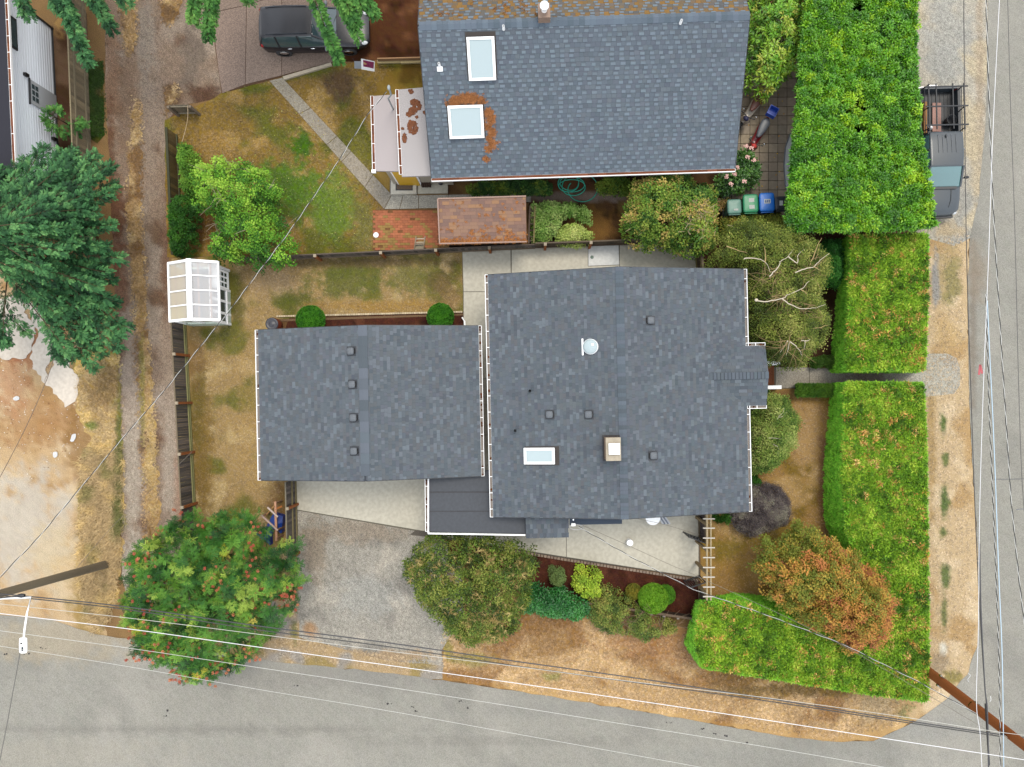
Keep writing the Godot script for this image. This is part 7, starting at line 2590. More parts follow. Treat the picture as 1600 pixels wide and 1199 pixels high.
func tree(called: String, label: String, cat: String, outline: Array, h0: float, h1: float, n: int, meshes: Array, m: Material, pal: Array, opt := {}) -> Array:
	var hm: float = opt.get("at", lerpf(h0, h1, 0.45))
	var pl := poly(outline, hm)
	var mid := Vector2.ZERO
	for q in pl:
		mid += q / pl.size()
	var base: Vector3 = Vector3(mid.x, 0, mid.y)
	if opt.has("foot"):
		base = at(opt.foot[0], opt.foot[1])
	var o := thing(called, label, cat, base, 0.0, opt.get("group", ""))
	var ends := crown(o, ragged(pl, opt.get("rag", 0.09), 0.15), h0, h1, n, meshes, m, pal, opt)
	if opt.get("limbs", 12) > 0:
		limbs(o, base, Vector3(mid.x, lerpf(h0, h1, 0.3), mid.y), opt.get("r", 0.12), ends, opt.get("bark", C(128, 112, 92)), opt.get("limbs", 12), opt.get("bend", 0.35))
	return [o, pl, ends]

func bare(o: Node3D, a: Array, r0: float, r1: float, col: Color) -> void:
	var line := []
	for i in range(0, a.size(), 3):
		line.append(at(a[i], a[i + 1], a[i + 2]))
	var sm := []
	for i in line.size() - 1:
		for k in 4:
			sm.append(line[i].cubic_interpolate(line[i + 1], line[maxi(i - 1, 0)], line[mini(i + 2, line.size() - 1)], k / 4.0) + Vector3(rr(-1, 1), rr(-1, 1), rr(-1, 1)) * 0.02)
	sm.append(line[-1])
	var s := Shape.new(o.position)
	s.col = col
	s.tube(sm, r0, r1, 6)
	obj("branch", s, M.bark, o, true)

func trees() -> void:
	# rowan with berries
	var t := tree("rowan_tree", "rowan tree heavy with red berries between lane end and gravel drive", "rowan tree",
		[186, 890, 205, 850, 235, 838, 262, 816, 285, 812, 300, 832, 330, 806, 352, 812, 372, 808, 386, 832, 404, 858, 438, 852, 456, 876, 455, 925, 448, 968, 418, 990, 398, 1022, 370, 1040, 352, 1062, 318, 1072, 276, 1074, 266, 1050, 236, 1046, 214, 1036, 198, 1002, 182, 968, 190, 930],
		2.2, 4.2, 1900, SP.rowan, M.leaf, [L(30, 70, 28), L(48, 100, 36), L(70, 126, 42), L(104, 154, 50), L(158, 184, 74)], {"size": 1.1, "lump": 0.9, "edge": 1.6, "depth": 1.1, "gap": -0.32, "tilt": 0.5, "rag": 0.25, "r": 0.13, "limbs": 16})
	var o: Node3D = t[0]
	var bs := Shape.new()
	for i in 16:
		var v := Vector3(rr(-1, 1), rr(-0.5, 0.7), rr(-1, 1)) * 0.05
		bs.ball(v, Vector3.ONE * 0.019, 5, 4)
	var where := []
	var tint := []
	for i in 430:
		var e: Vector3 = t[2][rng.randi() % t[2].size()]
		where.append(Transform3D(facing(Vector3.UP), e + Vector3(rr(-0.45, 0.45), rr(0.12, 0.42), rr(-0.45, 0.45)) - o.position))
		tint.append(tone([L(192, 98, 68), L(200, 124, 84), L(176, 80, 58)][rng.randi() % 3], rr(0.8, 1.1)))
	copies("berries", bs.mesh(true), M.berry, where, tint, o, "stuff")
	var yl := Spread.new()
	for e in [[240, 912], [236, 918], [228, 978], [216, 982], [224, 972], [390, 970], [350, 862], [312, 1052], [280, 1030], [344, 872], [384, 972], [248, 1010]]:
		for i in 4:
			yl.add(rng.randi() % 3, Transform3D(facing(Vector3.UP + Vector3(rr(-0.4, 0.4), 0, rr(-0.4, 0.4))).scaled(Vector3.ONE * rr(0.6, 0.9)), at(e[0] + rr(-9, 9), e[1] + rr(-8, 8), 3.6 + rr(-0.2, 0.3)) - o.position), [L(190, 190, 60), L(160, 186, 60), L(212, 200, 90)][i % 3])
	spread_out(yl, "yellow_leaves", SP.rowan, M.leaf, o)
	# olive toned tree with bare straw twigs
	t = tree("twiggy_tree", "dense olive green tree with straw coloured bare twigs beside the gravel drive", "tree",
		[668, 838, 690, 834, 720, 842, 752, 840, 780, 852, 812, 856, 836, 870, 838, 900, 826, 930, 826, 960, 804, 985, 790, 1000, 770, 1008, 742, 1012, 716, 1016, 696, 990, 676, 972, 652, 952, 640, 920, 624, 900, 630, 876, 650, 858],
		1.6, 3.4, 2300, SP.olive, M.leaf, [L(46, 68, 18), L(68, 94, 24), L(90, 116, 34), L(112, 132, 44), L(140, 148, 64)], {"size": 1.1, "lump": 0.6, "edge": 1.5, "depth": 0.8, "gap": -0.25, "rag": 0.2, "r": 0.14, "clump": 1.6, "tilt": 0.9, "mix": 0.5})
	o = t[0]
	var sprays := Spread.new()
	for i in 1500:
		var q: Vector3 = t[2][rng.randi() % t[2].size()] + Vector3(rr(-0.6, 0.6), rr(-0.05, 0.22), rr(-0.6, 0.6))
		var e := edge_distance(Vector2(q.x, q.z), t[1])
		if not Geometry2D.is_point_in_polygon(Vector2(q.x, q.z), t[1]) or e < 0.3 or n_mid.get_noise_2d(q.x * 1.1 + 5.0, q.z * 1.1) < -0.12:
			continue
		sprays.add(rng.randi() % 2, Transform3D(facing(Vector3(rr(-1, 1), 1.0, rr(-1, 1))).scaled(Vector3.ONE * rr(0.5, 1.0)), q - o.position), tone([L(206, 184, 122), L(186, 160, 104), L(170, 150, 90)][i % 3], rr(0.75, 1.1)))
	spread_out(sprays, "bare_twigs", SP.long_grass, M.dry, o)
	# weeping tree with white limbs
	t = tree("white_limbed_tree", "weeping olive tree with bare white limbs against the main house's east wall", "tree",
		[1118, 408, 1122, 372, 1148, 346, 1190, 336, 1236, 352, 1270, 362, 1292, 384, 1300, 420, 1290, 460, 1302, 496, 1298, 530, 1276, 552, 1262, 574, 1230, 572, 1206, 568, 1196, 544, 1172, 536, 1168, 480, 1166, 428, 1160, 418],
		1.9, 3.6, 3900, SP.fine, M.leaf, [L(56, 72, 18), L(82, 100, 26), L(106, 124, 38), L(132, 144, 54), L(164, 166, 84)], {"size": 1.15, "lump": 0.5, "edge": 1.3, "depth": 0.9, "gap": -0.4, "rag": 0.15, "r": 0.15, "foot": [1228, 462], "bark": C(190, 176, 154)})
	o = t[0]
	var wh := C(226, 212, 190, 0.66)
	var tan := C(190, 164, 118, 0.66)
	for b in [[1182, 469, 3.95, 1200, 471, 3.95, 1222, 467, 3.9, 1232, 460, 3.9, 1252, 452, 3.9, 1262, 441, 3.8, 1272, 436, 3.6], [1222, 467, 3.9, 1232, 474, 3.9, 1250, 482, 3.8, 1270, 482, 3.7, 1290, 476, 3.4], [1252, 452, 3.9, 1260, 460, 3.7, 1261, 470, 3.4],
		[1203, 432, 3.9, 1210, 424, 3.9, 1218, 414, 3.9, 1220, 408, 3.9, 1232, 400, 3.8, 1240, 390, 3.6], [1163, 404, 3.6, 1180, 404, 3.7, 1196, 410, 3.7, 1204, 426, 3.8], [1196, 410, 3.7, 1196, 396, 3.6, 1192, 380, 3.4], [1232, 402, 3.8, 1246, 411, 3.8, 1248, 398, 3.7, 1260, 388, 3.5], [1242, 426, 3.7, 1258, 420, 3.8, 1272, 417, 3.8, 1282, 406, 3.7, 1296, 396, 3.5], [1272, 417, 3.8, 1282, 423, 3.6], [1266, 414, 3.6, 1276, 388, 3.6, 1284, 372, 3.4],
		[1232, 533, 3.6, 1226, 540, 3.5, 1219, 551, 3.3], [1234, 534, 3.6, 1231, 545, 3.4, 1229, 556, 3.2], [1235, 534, 3.6, 1246, 544, 3.5, 1254, 556, 3.2], [1252, 532, 3.5, 1258, 534, 3.5, 1257, 546, 3.3], [1258, 533, 3.5, 1268, 530, 3.4], [1269, 514, 3.4, 1282, 512, 3.4, 1294, 508, 3.2], [1136, 385, 3.3, 1150, 390, 3.4, 1168, 396, 3.5]]:
		bare(o, b, 0.023, 0.006, wh if b.size() > 9 or b[1] > 520 else tan)
	var k0 := Shape.new(o.position)
	k0.col = wh
	k0.ball(at(1182, 469, 3.95), Vector3(0.07, 0.05, 0.06), 9, 6)
	obj("burl", k0, M.bark, o, true)
	for i in 120:
		var b0: Vector3 = at([1222, 1250, 1205, 1236, 1262][i % 5] + rr(-20, 20), [468, 482, 430, 540, 420][i % 5] + rr(-14, 14), 3.6)
		var g := rr(0, TAU)
		var d := Vector3(cos(g), -0.15, sin(g))
		var s := Shape.new(o.position)
		s.col = tone(tan, rr(0.55, 0.95))
		var bend := Vector3(-d.z, 0, d.x) * rr(-0.35, 0.35)
		s.tube([b0, b0 + d * 0.22 + Vector3(0, 0.05, 0), b0 + d * 0.45 + bend * 0.3, b0 + d * 0.65 + bend * 0.8 - Vector3(0, 0.15, 0), b0 + d * 0.75 + bend * 1.5 - Vector3(0, 0.4, 0)], 0.011, 0.004, 4, false)
		obj("twig", s, M.bark, o, true)
	# bronze maple over the hedge corner
	tree("bronze_maple", "bronze and orange leaved maple spreading over the cedar hedge's inner corner", "maple tree",
		[1196, 884, 1206, 862, 1228, 846, 1250, 838, 1275, 832, 1300, 842, 1316, 862, 1340, 878, 1368, 892, 1392, 906, 1396, 940, 1412, 958, 1398, 974, 1390, 1000, 1386, 1016, 1362, 1010, 1342, 1020, 1318, 1008, 1304, 994, 1280, 982, 1250, 964, 1228, 948, 1204, 930, 1202, 908],
		2.2, 3.7, 3000, SP.maple, M.leaf, [L(112, 124, 38), L(156, 142, 50), L(186, 146, 58), L(198, 138, 66), L(188, 118, 64), L(164, 98, 62)], {"size": 1.1, "lump": 0.6, "edge": 1.2, "depth": 0.9, "gap": -0.22, "rag": 0.5, "r": 0.1, "foot": [1305, 930], "clump": 1.5, "tilt": 0.8, "grad": [0.085, 0.085]})
	# neighbour's fruit tree
	t = tree("fruit_tree", "bright green fruit tree with bare grey twigs on the neighbour's lawn", "tree",
		[290, 262, 310, 244, 334, 250, 352, 238, 376, 248, 400, 262, 418, 276, 430, 300, 424, 326, 440, 352, 448, 384, 436, 408, 412, 406, 392, 416, 372, 400, 352, 410, 330, 394, 322, 372, 332, 346, 318, 324, 296, 310, 302, 288],
		1.5, 3.0, 1250, SP.round, M.leaf, [L(44, 92, 20), L(70, 126, 26), L(98, 154, 36), L(128, 178, 48), L(156, 196, 66)], {"size": 1.25, "lump": 0.55, "edge": 1.2, "depth": 0.8, "gap": 0.13, "rag": 0.4, "r": 0.09, "clump": 1.7, "grad": [0.0, -0.14], "bark": C(150, 138, 122)})
	for i in 40:
		var q: Vector3 = t[2][rng.randi() % t[2].size()]
		var s := Shape.new(t[0].position)
		s.col = C(184, 170, 150)
		var d := Vector3(rr(-1, 1), 0.35, rr(-1, 1)).normalized()
		s.tube([q, q + d * 0.35, q + d * 0.6 + Vector3(rr(-0.2, 0.2), 0.05, rr(-0.2, 0.2))], 0.014, 0.005, 4, false)
		obj("twig", s, M.bark, t[0], true)
	# mixed autumn tree by the bins
	t = tree("autumn_shrub", "tall shrub turning orange with dry blossom heads between side path and bins", "shrub",
		[980, 330, 986, 290, 1004, 274, 1040, 268, 1080, 276, 1116, 290, 1128, 312, 1120, 340, 1122, 366, 1112, 390, 1084, 396, 1060, 388, 1030, 376, 1012, 386, 990, 372, 976, 356],
		1.5, 2.8, 1900, SP.round, M.leaf, [L(54, 92, 28), L(84, 124, 36), L(104, 138, 42), L(124, 150, 50), L(146, 154, 62), L(190, 164, 90)], {"size": 1.25, "lump": 0.5, "edge": 1.0, "depth": 0.8, "gap": -0.3, "rag": 0.16, "r": 0.07, "mix": 0.4})
	for i in 150:
		var q := at(1088 + rng.randfn() * 14, 340 + rng.randfn() * 16, 2.7 + rr(-0.2, 0.25)) if i < 110 else at(1000 + rng.randfn() * 10, 346 + rng.randfn() * 12, 2.2)
		var s := Shape.new(t[0].position)
		s.col = tone(C(214, 190, 152), rr(0.8, 1.1))
		var d := Vector3(rr(-1, 1), rr(0.1, 0.6), rr(-1, 1)).normalized()
		s.tube([q, q + d * 0.14, q + d * 0.26], 0.013, 0.006, 4, false)
		obj("dry_twig", s, M.bark, t[0], true)

func shrubs() -> void:
	var rh := [L(60, 110, 24), L(86, 144, 30), L(114, 170, 38), L(148, 188, 52), L(172, 178, 68)]
	tree("rhododendron", "large yellow green rhododendron between neighbour's roof and laurel hedge", "rhododendron", [1172, -40, 1258, -40, 1256, 20, 1262, 44, 1250, 80, 1246, 100, 1228, 120, 1206, 140, 1184, 138, 1168, 110, 1172, 60], 1.3, 2.5, 900, SP.rhodo, M.gloss_leaf, rh, {"size": 1.3, "lump": 0.5, "edge": 1.0, "depth": 0.8, "gap": -0.4, "r": 0.07, "limbs": 8})
	tree("hydrangea", "green shrub with pale pink flower heads at the neighbour's south east corner", "hydrangea", [1148, 262, 1160, 236, 1180, 236, 1188, 262, 1186, 284, 1166, 290, 1140, 300, 1118, 292, 1130, 272], 0.7, 1.5, 240, SP.round, M.gloss_leaf, [L(40, 80, 28), L(64, 108, 36), L(92, 136, 50)], {"size": 1.7, "lump": 0.3, "edge": 0.6, "depth": 0.5, "limbs": 5, "r": 0.03})
	var fl := Shape.new()
	for i in 22:
		fl.ball(Vector3(rr(-1, 1), rr(-0.2, 0.6), rr(-1, 1)).normalized() * rr(0.02, 0.09), Vector3(0.03, 0.012, 0.03), 5, 3)
	var w := []
	var tn := []
	var hy := get_node("hydrangea")
	for q in [[1166, 228], [1174, 232], [1168, 246], [1178, 250], [1152, 262], [1142, 288], [1163, 284], [1136, 276], [1148, 272]]:
		w.append(Transform3D(facing(Vector3.UP), at(q[0], q[1], 1.55) - hy.position))
		tn.append(tone(L(236, 190, 180), rr(0.85, 1.1)))
	copies("flower_heads", fl.mesh(true), M.leaf, w, tn, hy, "stuff")
	var bx := [L(40, 98, 14), L(62, 130, 18), L(86, 154, 30)]
	ball_shrub("clipped round boxwood at the west end of the garage's mulch bed", 485, 500, 0.58, 0.8, bx)
	ball_shrub("clipped round boxwood at the east end of the garage's mulch bed", 688, 495, 0.54, 0.78, bx)
	ball_shrub("large clipped lime green globe in the south mulch bed", 1021, 936, 0.6, 1.1, [L(88, 142, 22), L(112, 164, 32), L(136, 184, 48)])
	ball_shrub("smaller clipped green globe half behind the lime globe", 1040, 930, 0.38, 0.7, [L(70, 128, 20), L(92, 148, 30)])
	ball_shrub("small bronze green globe shrub beside the lime globe", 990, 925, 0.3, 0.5, [L(92, 104, 30), L(126, 122, 36), L(150, 136, 44)])
	tree("purple_shrub", "rounded dark purple leaved shrub on the front lawn", "shrub", [1146, 790, 1150, 766, 1172, 758, 1200, 757, 1222, 764, 1236, 784, 1240, 806, 1228, 824, 1202, 832, 1178, 840, 1156, 832, 1144, 812], 0.4, 1.3, 2100, SP.fine, M.leaf, [L(62, 54, 56), L(92, 82, 82), L(124, 114, 106), L(150, 146, 126)], {"size": 0.8, "lump": 0.12, "edge": 0.8, "depth": 0.3, "gap": -2.0, "r": 0.04, "limbs": 5})
	tree("variegated_shrub", "pale variegated shrub with whitish twigs east of the porch", "shrub", [1170, 700, 1172, 650, 1184, 622, 1210, 616, 1236, 622, 1250, 650, 1248, 690, 1232, 716, 1208, 738, 1182, 740, 1172, 726], 0.7, 1.9, 1700, SP.fine, M.leaf, [L(62, 92, 26), L(98, 130, 42), L(142, 160, 70), L(176, 184, 104)], {"size": 1.1, "lump": 0.3, "edge": 0.9, "depth": 0.5, "gap": -0.5, "r": 0.05, "limbs": 6})
	var vs := get_node("variegated_shrub")
	for b in [[1214, 655, 2.0, 1222, 646, 2.05, 1226, 638, 2.0], [1208, 694, 1.95, 1216, 700, 1.95, 1216, 712, 1.8], [1200, 684, 1.9, 1222, 686, 1.95], [1218, 652, 2.0, 1224, 650, 2.0, 1229, 644, 1.95]]:
		bare(vs, b, 0.014, 0.007, C(216, 206, 180))
	tree("dark_shrub", "dark green shrub between porch gutter and variegated shrub", "shrub", [1170, 640, 1176, 612, 1200, 606, 1206, 622, 1184, 640, 1174, 668], 0.3, 0.9, 260, SP.round, M.leaf, [L(30, 66, 20), L(46, 90, 24)], {"limbs": 0, "edge": 0.4, "depth": 0.3})
	tree("dark_shrub", "low green shrub between main house wall and purple shrub", "shrub", [1120, 806, 1150, 798, 1170, 740, 1184, 742, 1190, 758, 1166, 768, 1150, 800, 1140, 818, 1118, 818], 0.2, 0.6, 300, SP.box, M.leaf, [L(44, 92, 14), L(62, 112, 24)], {"limbs": 0, "edge": 0.4, "depth": 0.2, "size": 2.0})
	# south bed
	tree("lime_shrub", "yellow lime shrub with open sprigs in the south mulch bed", "shrub", [896, 902, 908, 888, 926, 888, 940, 898, 944, 912, 936, 928, 918, 938, 908, 928, 898, 920], 0.5, 1.2, 190, SP.round, M.leaf, [L(116, 150, 34), L(156, 186, 44), L(186, 204, 66)], {"size": 1.05, "lump": 0.35, "edge": 0.4, "depth": 0.5, "limbs": 6, "r": 0.03, "gap": -0.15, "rag": 0.22, "clump": 2.0, "mix": 0.5})
	tree("potted_shrub", "small grey green shrub in a round clay rim on the mulch bed", "shrub", [856, 894, 866, 887, 880, 892, 884, 904, 876, 916, 862, 912], 0.3, 0.75, 150, SP.round, M.leaf, [L(84, 108, 54), L(116, 138, 74)], {"size": 0.8, "edge": 0.3, "depth": 0.3, "limbs": 3, "r": 0.02})
	var pot := Shape.new()
	pot.col = C(196, 160, 110)
	pot.lathe(Vector3(-0.03, 0, 0.12), [Vector2(0.14, 0.0), Vector2(0.22, 0.3), Vector2(0.23, 0.34), Vector2(0.2, 0.34), Vector2(0.17, 0.26), Vector2(0.001, 0.26)], 18)
	obj("clay_pot", pot, M.concrete, get_node("potted_shrub"), true)
	tree("leafy_shrub", "deep green large leaved shrub row outside the low fence beside the twiggy tree", "shrub", [812, 938, 830, 918, 856, 926, 880, 924, 896, 940, 920, 944, 922, 960, 900, 970, 870, 966, 840, 960, 816, 956], 0.4, 1.2, 640, SP.round, M.gloss_leaf, [L(26, 84, 36), L(42, 112, 44), L(66, 138, 58)], {"size": 1.4, "lump": 0.35, "edge": 0.6, "depth": 0.5, "limbs": 6, "r": 0.03})
	var br := tree("bramble", "straggly bramble thicket with bare brown canes growing over the low fence", "bramble", [924, 930, 942, 914, 960, 920, 980, 934, 1000, 952, 1020, 966, 1050, 970, 1060, 984, 1040, 998, 1012, 1004, 985, 994, 950, 990, 928, 980, 916, 960], 0.3, 1.1, 780, SP.round, M.leaf, [L(64, 88, 34), L(94, 116, 44), L(124, 140, 56), L(150, 146, 70)], {"size": 0.95, "lump": 0.4, "edge": 0.6, "depth": 0.6, "limbs": 8, "r": 0.02, "gap": -0.15})
	for i in 60:
		var q := at(lerpf(940, 1060, rng.randf()) , 0, 0.8)
		q.z = at(0, lerpf(950, 980, rng.randf()), 0.8).z
		q.y = rr(0.4, 0.95)
		var s := Shape.new(br[0].position)
		s.col = tone(C(158, 134, 110), rr(0.8, 1.15))
		var d := Vector3(rr(-1, 1), rr(0.0, 0.4), rr(-1, 1)).normalized()
		s.tube([q, q + d * 0.3 + Vector3(0, 0.1, 0), q + d * 0.6], 0.011, 0.006, 4, false)
		obj("cane", s, M.bark, br[0], true)
	# neighbour's beds
	var vg := [L(84, 126, 44), L(120, 158, 66), L(152, 184, 96), L(186, 206, 120)]
	tree("bed_shrub", "pale green leafy shrub along the trellis in the neighbour's bed", "shrub", [828, 322, 850, 316, 890, 318, 912, 322, 922, 334, 924, 350, 906, 344, 894, 334, 876, 344, 868, 366, 852, 380, 832, 376, 834, 350], 0.4, 0.9, 560, SP.round, M.leaf, vg, {"size": 1.05, "lump": 0.25, "edge": 0.4, "depth": 0.35, "limbs": 4, "r": 0.02})
	tree("bed_shrub", "yellow edged rounded shrub against the neighbour's dark fence", "shrub", [868, 380, 872, 362, 888, 350, 910, 352, 926, 366, 924, 378, 896, 382], 0.4, 0.95, 330, SP.round, M.leaf, [L(136, 164, 66), L(176, 196, 96), L(206, 214, 124)], {"size": 0.95, "lump": 0.15, "edge": 0.5, "depth": 0.3, "limbs": 4, "r": 0.02})
	tree("bed_shrub", "low green plants under the gutter west of the coiled hose", "shrub", [728, 290, 760, 282, 800, 280, 840, 280, 862, 286, 860, 300, 820, 302, 770, 302, 736, 300], 0.2, 0.6, 420, SP.rhodo, M.leaf, [L(34, 70, 26), L(56, 98, 34), L(120, 140, 44)], {"size": 0.9, "lump": 0.2, "edge": 0.3, "depth": 0.3, "limbs": 0})
	tree("bed_shrub", "low green plants under the gutter east of the coiled hose", "shrub", [934, 286, 950, 276, 976, 278, 990, 290, 980, 302, 950, 302, 936, 298], 0.3, 0.7, 220, SP.round, M.leaf, [L(64, 100, 30), L(104, 136, 40), L(140, 156, 56)], {"size": 1.0, "edge": 0.3, "depth": 0.3, "limbs": 0})
	tree("bed_shrub", "low mixed shrub below the wheeled bins", "shrub", [1130, 340, 1160, 334, 1224, 334, 1232, 352, 1214, 364, 1170, 356, 1140, 366, 1126, 356], 0.4, 1.0, 520, SP.fine, M.leaf, [L(70, 96, 26), L(110, 128, 38), L(160, 160, 60), L(150, 110, 50)], {"size": 1.1, "lump": 0.25, "edge": 0.5, "depth": 0.4, "limbs": 0})
	tree("bed_shrub", "deep green shrub between white limbed tree and cedar hedge block", "shrub", [1280, 380, 1300, 372, 1318, 376, 1320, 420, 1312, 446, 1292, 446, 1276, 430, 1284, 410], 0.8, 1.5, 520, SP.round, M.leaf, [L(24, 78, 16), L(40, 104, 24), L(60, 124, 34)], {"size": 0.95, "lump": 0.2, "edge": 0.6, "depth": 0.4, "limbs": 4, "r": 0.03})
	tree("bed_shrub", "low clipped green hedge shrub along the north edge of the entry walk", "shrub", [1268, 560, 1300, 556, 1318, 560, 1318, 576, 1270, 576], 0.3, 0.6, 330, SP.box, M.leaf, [L(56, 92, 20), L(78, 112, 30)], {"size": 1.6, "lump": 0.05, "edge": 0.3, "depth": 0.15, "limbs": 0})
	tree("clipped_shrub", "dark narrow clipped shrub behind the greenish garden fence", "shrub", [262, 330, 268, 310, 290, 304, 306, 320, 304, 350, 300, 380, 288, 400, 266, 398], 0.6, 1.5, 640, SP.box, M.leaf, [L(28, 74, 12), L(46, 98, 18), L(72, 124, 28)], {"size": 2.0, "lump": 0.15, "edge": 0.5, "depth": 0.4, "limbs": 4, "r": 0.04})
	tree("clipped_shrub", "light green shrub along the garden fence above the dark clipped one", "shrub", [278, 226, 292, 224, 304, 244, 300, 280, 304, 304, 290, 306, 280, 290, 278, 256], 0.4, 1.1, 330, SP.round, M.leaf, [L(64, 112, 26), L(96, 144, 36), L(126, 168, 52)], {"size": 1.0, "lump": 0.2, "edge": 0.4, "depth": 0.4, "limbs": 4, "r": 0.02})

func ball_shrub(label: String, px: float, py: float, r: float, tall: float, pal: Array) -> void:
	var p := at(px, py, tall * 0.55)
	var o := thing("round_shrub", label, "shrub", Vector3(p.x, 0, p.z))
	var s := Shape.new()
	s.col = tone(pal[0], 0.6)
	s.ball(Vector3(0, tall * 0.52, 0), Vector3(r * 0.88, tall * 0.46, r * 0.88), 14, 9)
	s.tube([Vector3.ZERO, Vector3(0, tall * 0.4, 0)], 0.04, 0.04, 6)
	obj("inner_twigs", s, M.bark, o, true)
	var out := Spread.new()
	for i in int(2600 * r * r) + 260:
		var d := Vector3(rng.randfn(), absf(rng.randfn()) * 1.1 - 0.35, rng.randfn()).normalized()
		var wob := 1.0 + 0.06 * n_mid.get_noise_3d(d.x * 2.0 + px, d.y * 2.0, d.z * 2.0)
		var q := Vector3(d.x * r, tall * 0.52 + d.y * tall * 0.48, d.z * r) * wob
		out.add(rng.randi() % 3, Transform3D(facing(d + Vector3(rr(-0.4, 0.4), rr(0, 0.4), rr(-0.4, 0.4))).scaled(Vector3.ONE * rr(0.9, 1.5)), q * 0.97), tone(pick(pal, 0.5 + n_fine.get_noise_3d(q.x, q.y, q.z) * 0.6 + rr(-0.3, 0.3)), rr(0.88, 1.12)))
	spread_out(out, "foliage", SP.box, M.leaf, o)

func meadow(label: String, area: Array, n: int, tint: Callable, meshes: Array, lo: float, hi: float, y := 0.01, boost := 1.0, soft := 0.4) -> void:
	var pl := Geometry2D.offset_polygon(poly(area), 0.16)[0]
	var box := Rect2(pl[0], Vector2.ZERO)
	for q in pl:
		box = box.expand(q)
	var out := Spread.new()
	var made := 0
	while made < n:
		var q := Vector2(rr(box.position.x, box.end.x), rr(box.position.y, box.end.y))
		if not Geometry2D.is_point_in_polygon(q, pl):
			continue
		made += 1
		if rng.randf() > smoothstep(0.0, soft, edge_distance(q, pl)):
			continue
		var c: Color = tint.call(q.x, q.y)
		var gr := (c.r + c.g + c.b) / 3.0
		c = c.lerp(Color(gr, gr, gr), 0.26)
		out.add(rng.randi() % meshes.size(), Transform3D(facing(Vector3.UP).scaled(Vector3(1, 1, 1) * rr(lo, hi)), Vector3(q.x, y, q.y)), tone(c, boost * 1.6 * rr(0.65, 1.35)))
	var o := thing("grass", label, "grass")
	o.set_meta("kind", "stuff")
	spread_out(out, "grass_blades", meshes, M.dry, o)

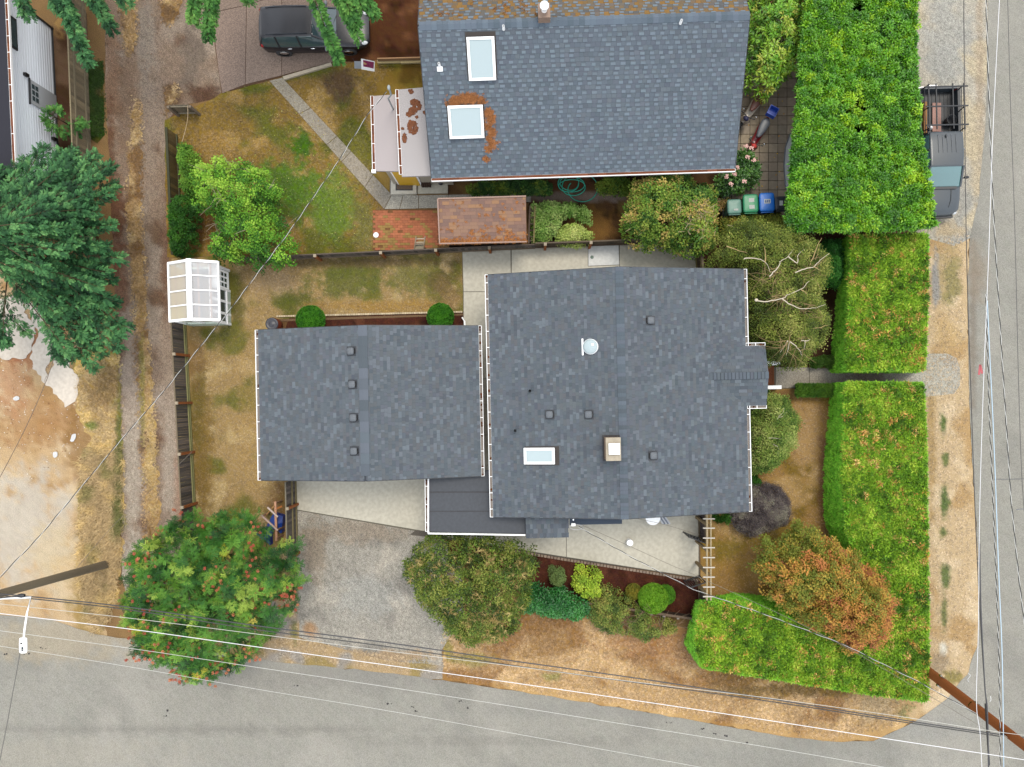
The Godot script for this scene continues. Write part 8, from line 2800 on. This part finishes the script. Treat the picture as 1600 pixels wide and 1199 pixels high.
func grasses() -> void:
	meadow("short patchy grass of the neighbour's lawn", [262, 192, 346, 150, 430, 126, 520, 102, 618, 98, 580, 150, 582, 268, 600, 326, 583, 392, 264, 396], 15000, lawn_tint.neighbour, SP.grass, 0.7, 1.3)
	meadow("short dry grass of the back lawn", [364, 404, 720, 394, 722, 486, 425, 496, 404, 516, 404, 752, 440, 752, 440, 830, 300, 834, 300, 520, 364, 506], 15000, lawn_tint.back, SP.grass, 0.5, 1.0)
	meadow("short tan grass of the front lawn", [1118, 806, 1160, 760, 1240, 622, 1294, 622, 1290, 810, 1340, 940, 1200, 950, 1118, 934], 7000, lawn_tint.front, SP.grass, 0.5, 1.0)
	meadow("dry grass of the east verge", [1440, 380, 1510, 372, 1508, 470, 1510, 600, 1514, 720, 1523, 850, 1527, 940, 1523, 1010, 1508, 1050, 1478, 1086, 1440, 1110], 7000, lawn_tint.east, SP.grass, 0.6, 1.1)
	meadow("dry grass of the south verge", [694, 990, 830, 960, 1080, 990, 1100, 1046, 1300, 1080, 1440, 1100, 1400, 1134, 1300, 1156, 1000, 1106, 800, 1074, 694, 1058], 14000, lawn_tint.south, SP.grass, 0.8, 1.5)
	meadow("long straw grass of the verge by the dirt lot", [124, 720, 150, 690, 190, 700, 194, 780, 190, 860, 180, 940, 160, 984, 140, 982, 120, 900, 124, 800], 3600, lawn_tint.verge, SP.long_grass, 0.6, 1.2)
	meadow("thin straw grass of the upper verge by the lane", [116, 570, 188, 555, 190, 700, 150, 690, 122, 640], 2600, lawn_tint.verge, SP.grass, 0.8, 1.6)
	meadow("dry grass on the strip between the lane's wheel tracks", [209, 152, 222, 160, 224, 330, 232, 520, 246, 690, 250, 840, 226, 840, 218, 660, 205, 450, 196, 310, 202, 220], 6500, lawn_tint.strip, SP.grass, 0.7, 1.4, 0.014)
	meadow("dry grass tuft patch east of the lane's upper strip", [248, -8, 284, -8, 277, 22, 268, 42, 254, 38], 700, lawn_tint.strip, SP.grass, 0.7, 1.4, 0.014)
	meadow("dry grass tuft patch beside the slatted gate panel", [258, 138, 275, 130, 283, 150, 268, 170, 259, 182], 500, lawn_tint.strip, SP.grass, 0.7, 1.4, 0.014)
	meadow("dry grass tuft patch on the lane's upper strip", [184, -8, 213, -8, 213, 70, 202, 88, 192, 66], 1300, lawn_tint.strip, SP.grass, 0.7, 1.4, 0.014)
	meadow("dark grass at the foot of the lane's board fence", [136, 96, 160, 98, 162, 208, 146, 216], 1400, lawn_tint.dark_grass, SP.grass, 0.9, 1.6)
	meadow("thin dry grass round the foot of the gravel drive", [440, 900, 466, 880, 468, 998, 560, 1016, 690, 1032, 690, 1058, 560, 1042, 400, 1028, 400, 1004, 440, 990], 2200, lawn_tint.corner, SP.grass, 0.7, 1.3, 0.014)
	# fallen leaves and pale specks
	fallen("yellow leaves fallen on the paver patio", [1150, 140, 1240, 110, 1230, 300, 1190, 300], 26, [L(220, 180, 70), L(206, 150, 60)], 0.06, 0.05)
	fallen("pale specks of fallen leaves on the neighbour's lawn", [330, 180, 480, 150, 590, 330, 580, 390, 440, 390], 260, [L(206, 206, 130), L(214, 196, 120), L(190, 200, 96)], 0.035, 0.05)
	fallen("dry leaves fallen on the south verge", [700, 970, 1080, 1000, 1300, 1085, 1300, 1140, 800, 1070], 260, [L(214, 186, 140), L(160, 120, 80), L(224, 210, 170)], 0.04, 0.05)
	fallen("brown needles and cones littering the lane and dirt lot edge", [150, 0, 260, 0, 262, 400, 285, 840, 190, 840, 100, 620, 160, 300], 700, [L(112, 76, 54), L(84, 58, 44), L(150, 100, 66)], 0.03, 0.02)
	fallen("rusty scraps scattered over the dirt lot", [0, 470, 130, 560, 140, 700, 60, 760, 0, 700], 420, [L(150, 100, 66), L(206, 196, 180), L(120, 84, 56), L(226, 220, 210)], 0.04, 0.02)

func fallen(label: String, area: Array, n: int, pal: Array, l: float, y: float) -> void:
	var pl := poly(area)
	var box := Rect2(pl[0], Vector2.ZERO)
	for q in pl:
		box = box.expand(q)
	var s := Shape.new()
	s.col = Color.WHITE
	leaf(s, Vector3(-0.5, 0, 0), Vector3.RIGHT, Vector3.UP, 1.0, 0.6, 0.15, 0.05)
	var where := []
	var tint := []
	while where.size() < n:
		var q := Vector2(rr(box.position.x, box.end.x), rr(box.position.y, box.end.y))
		if Geometry2D.is_point_in_polygon(q, pl) and n_mid.get_noise_2d(q.x, q.y) > rr(-0.9, 0.5):
			where.append(Transform3D(facing(Vector3(rr(-0.4, 0.4), 1, rr(-0.4, 0.4))).scaled(Vector3.ONE * l * rr(0.7, 1.7)), Vector3(q.x, y, q.y)))
			tint.append(tone(pal[rng.randi() % pal.size()], rr(0.8, 1.15)))
	var o := thing("fallen_leaves", label, "leaves")
	o.set_meta("kind", "stuff")
	copies("leaf_litter", s.mesh(), M.dry, where, tint, o, "stuff")
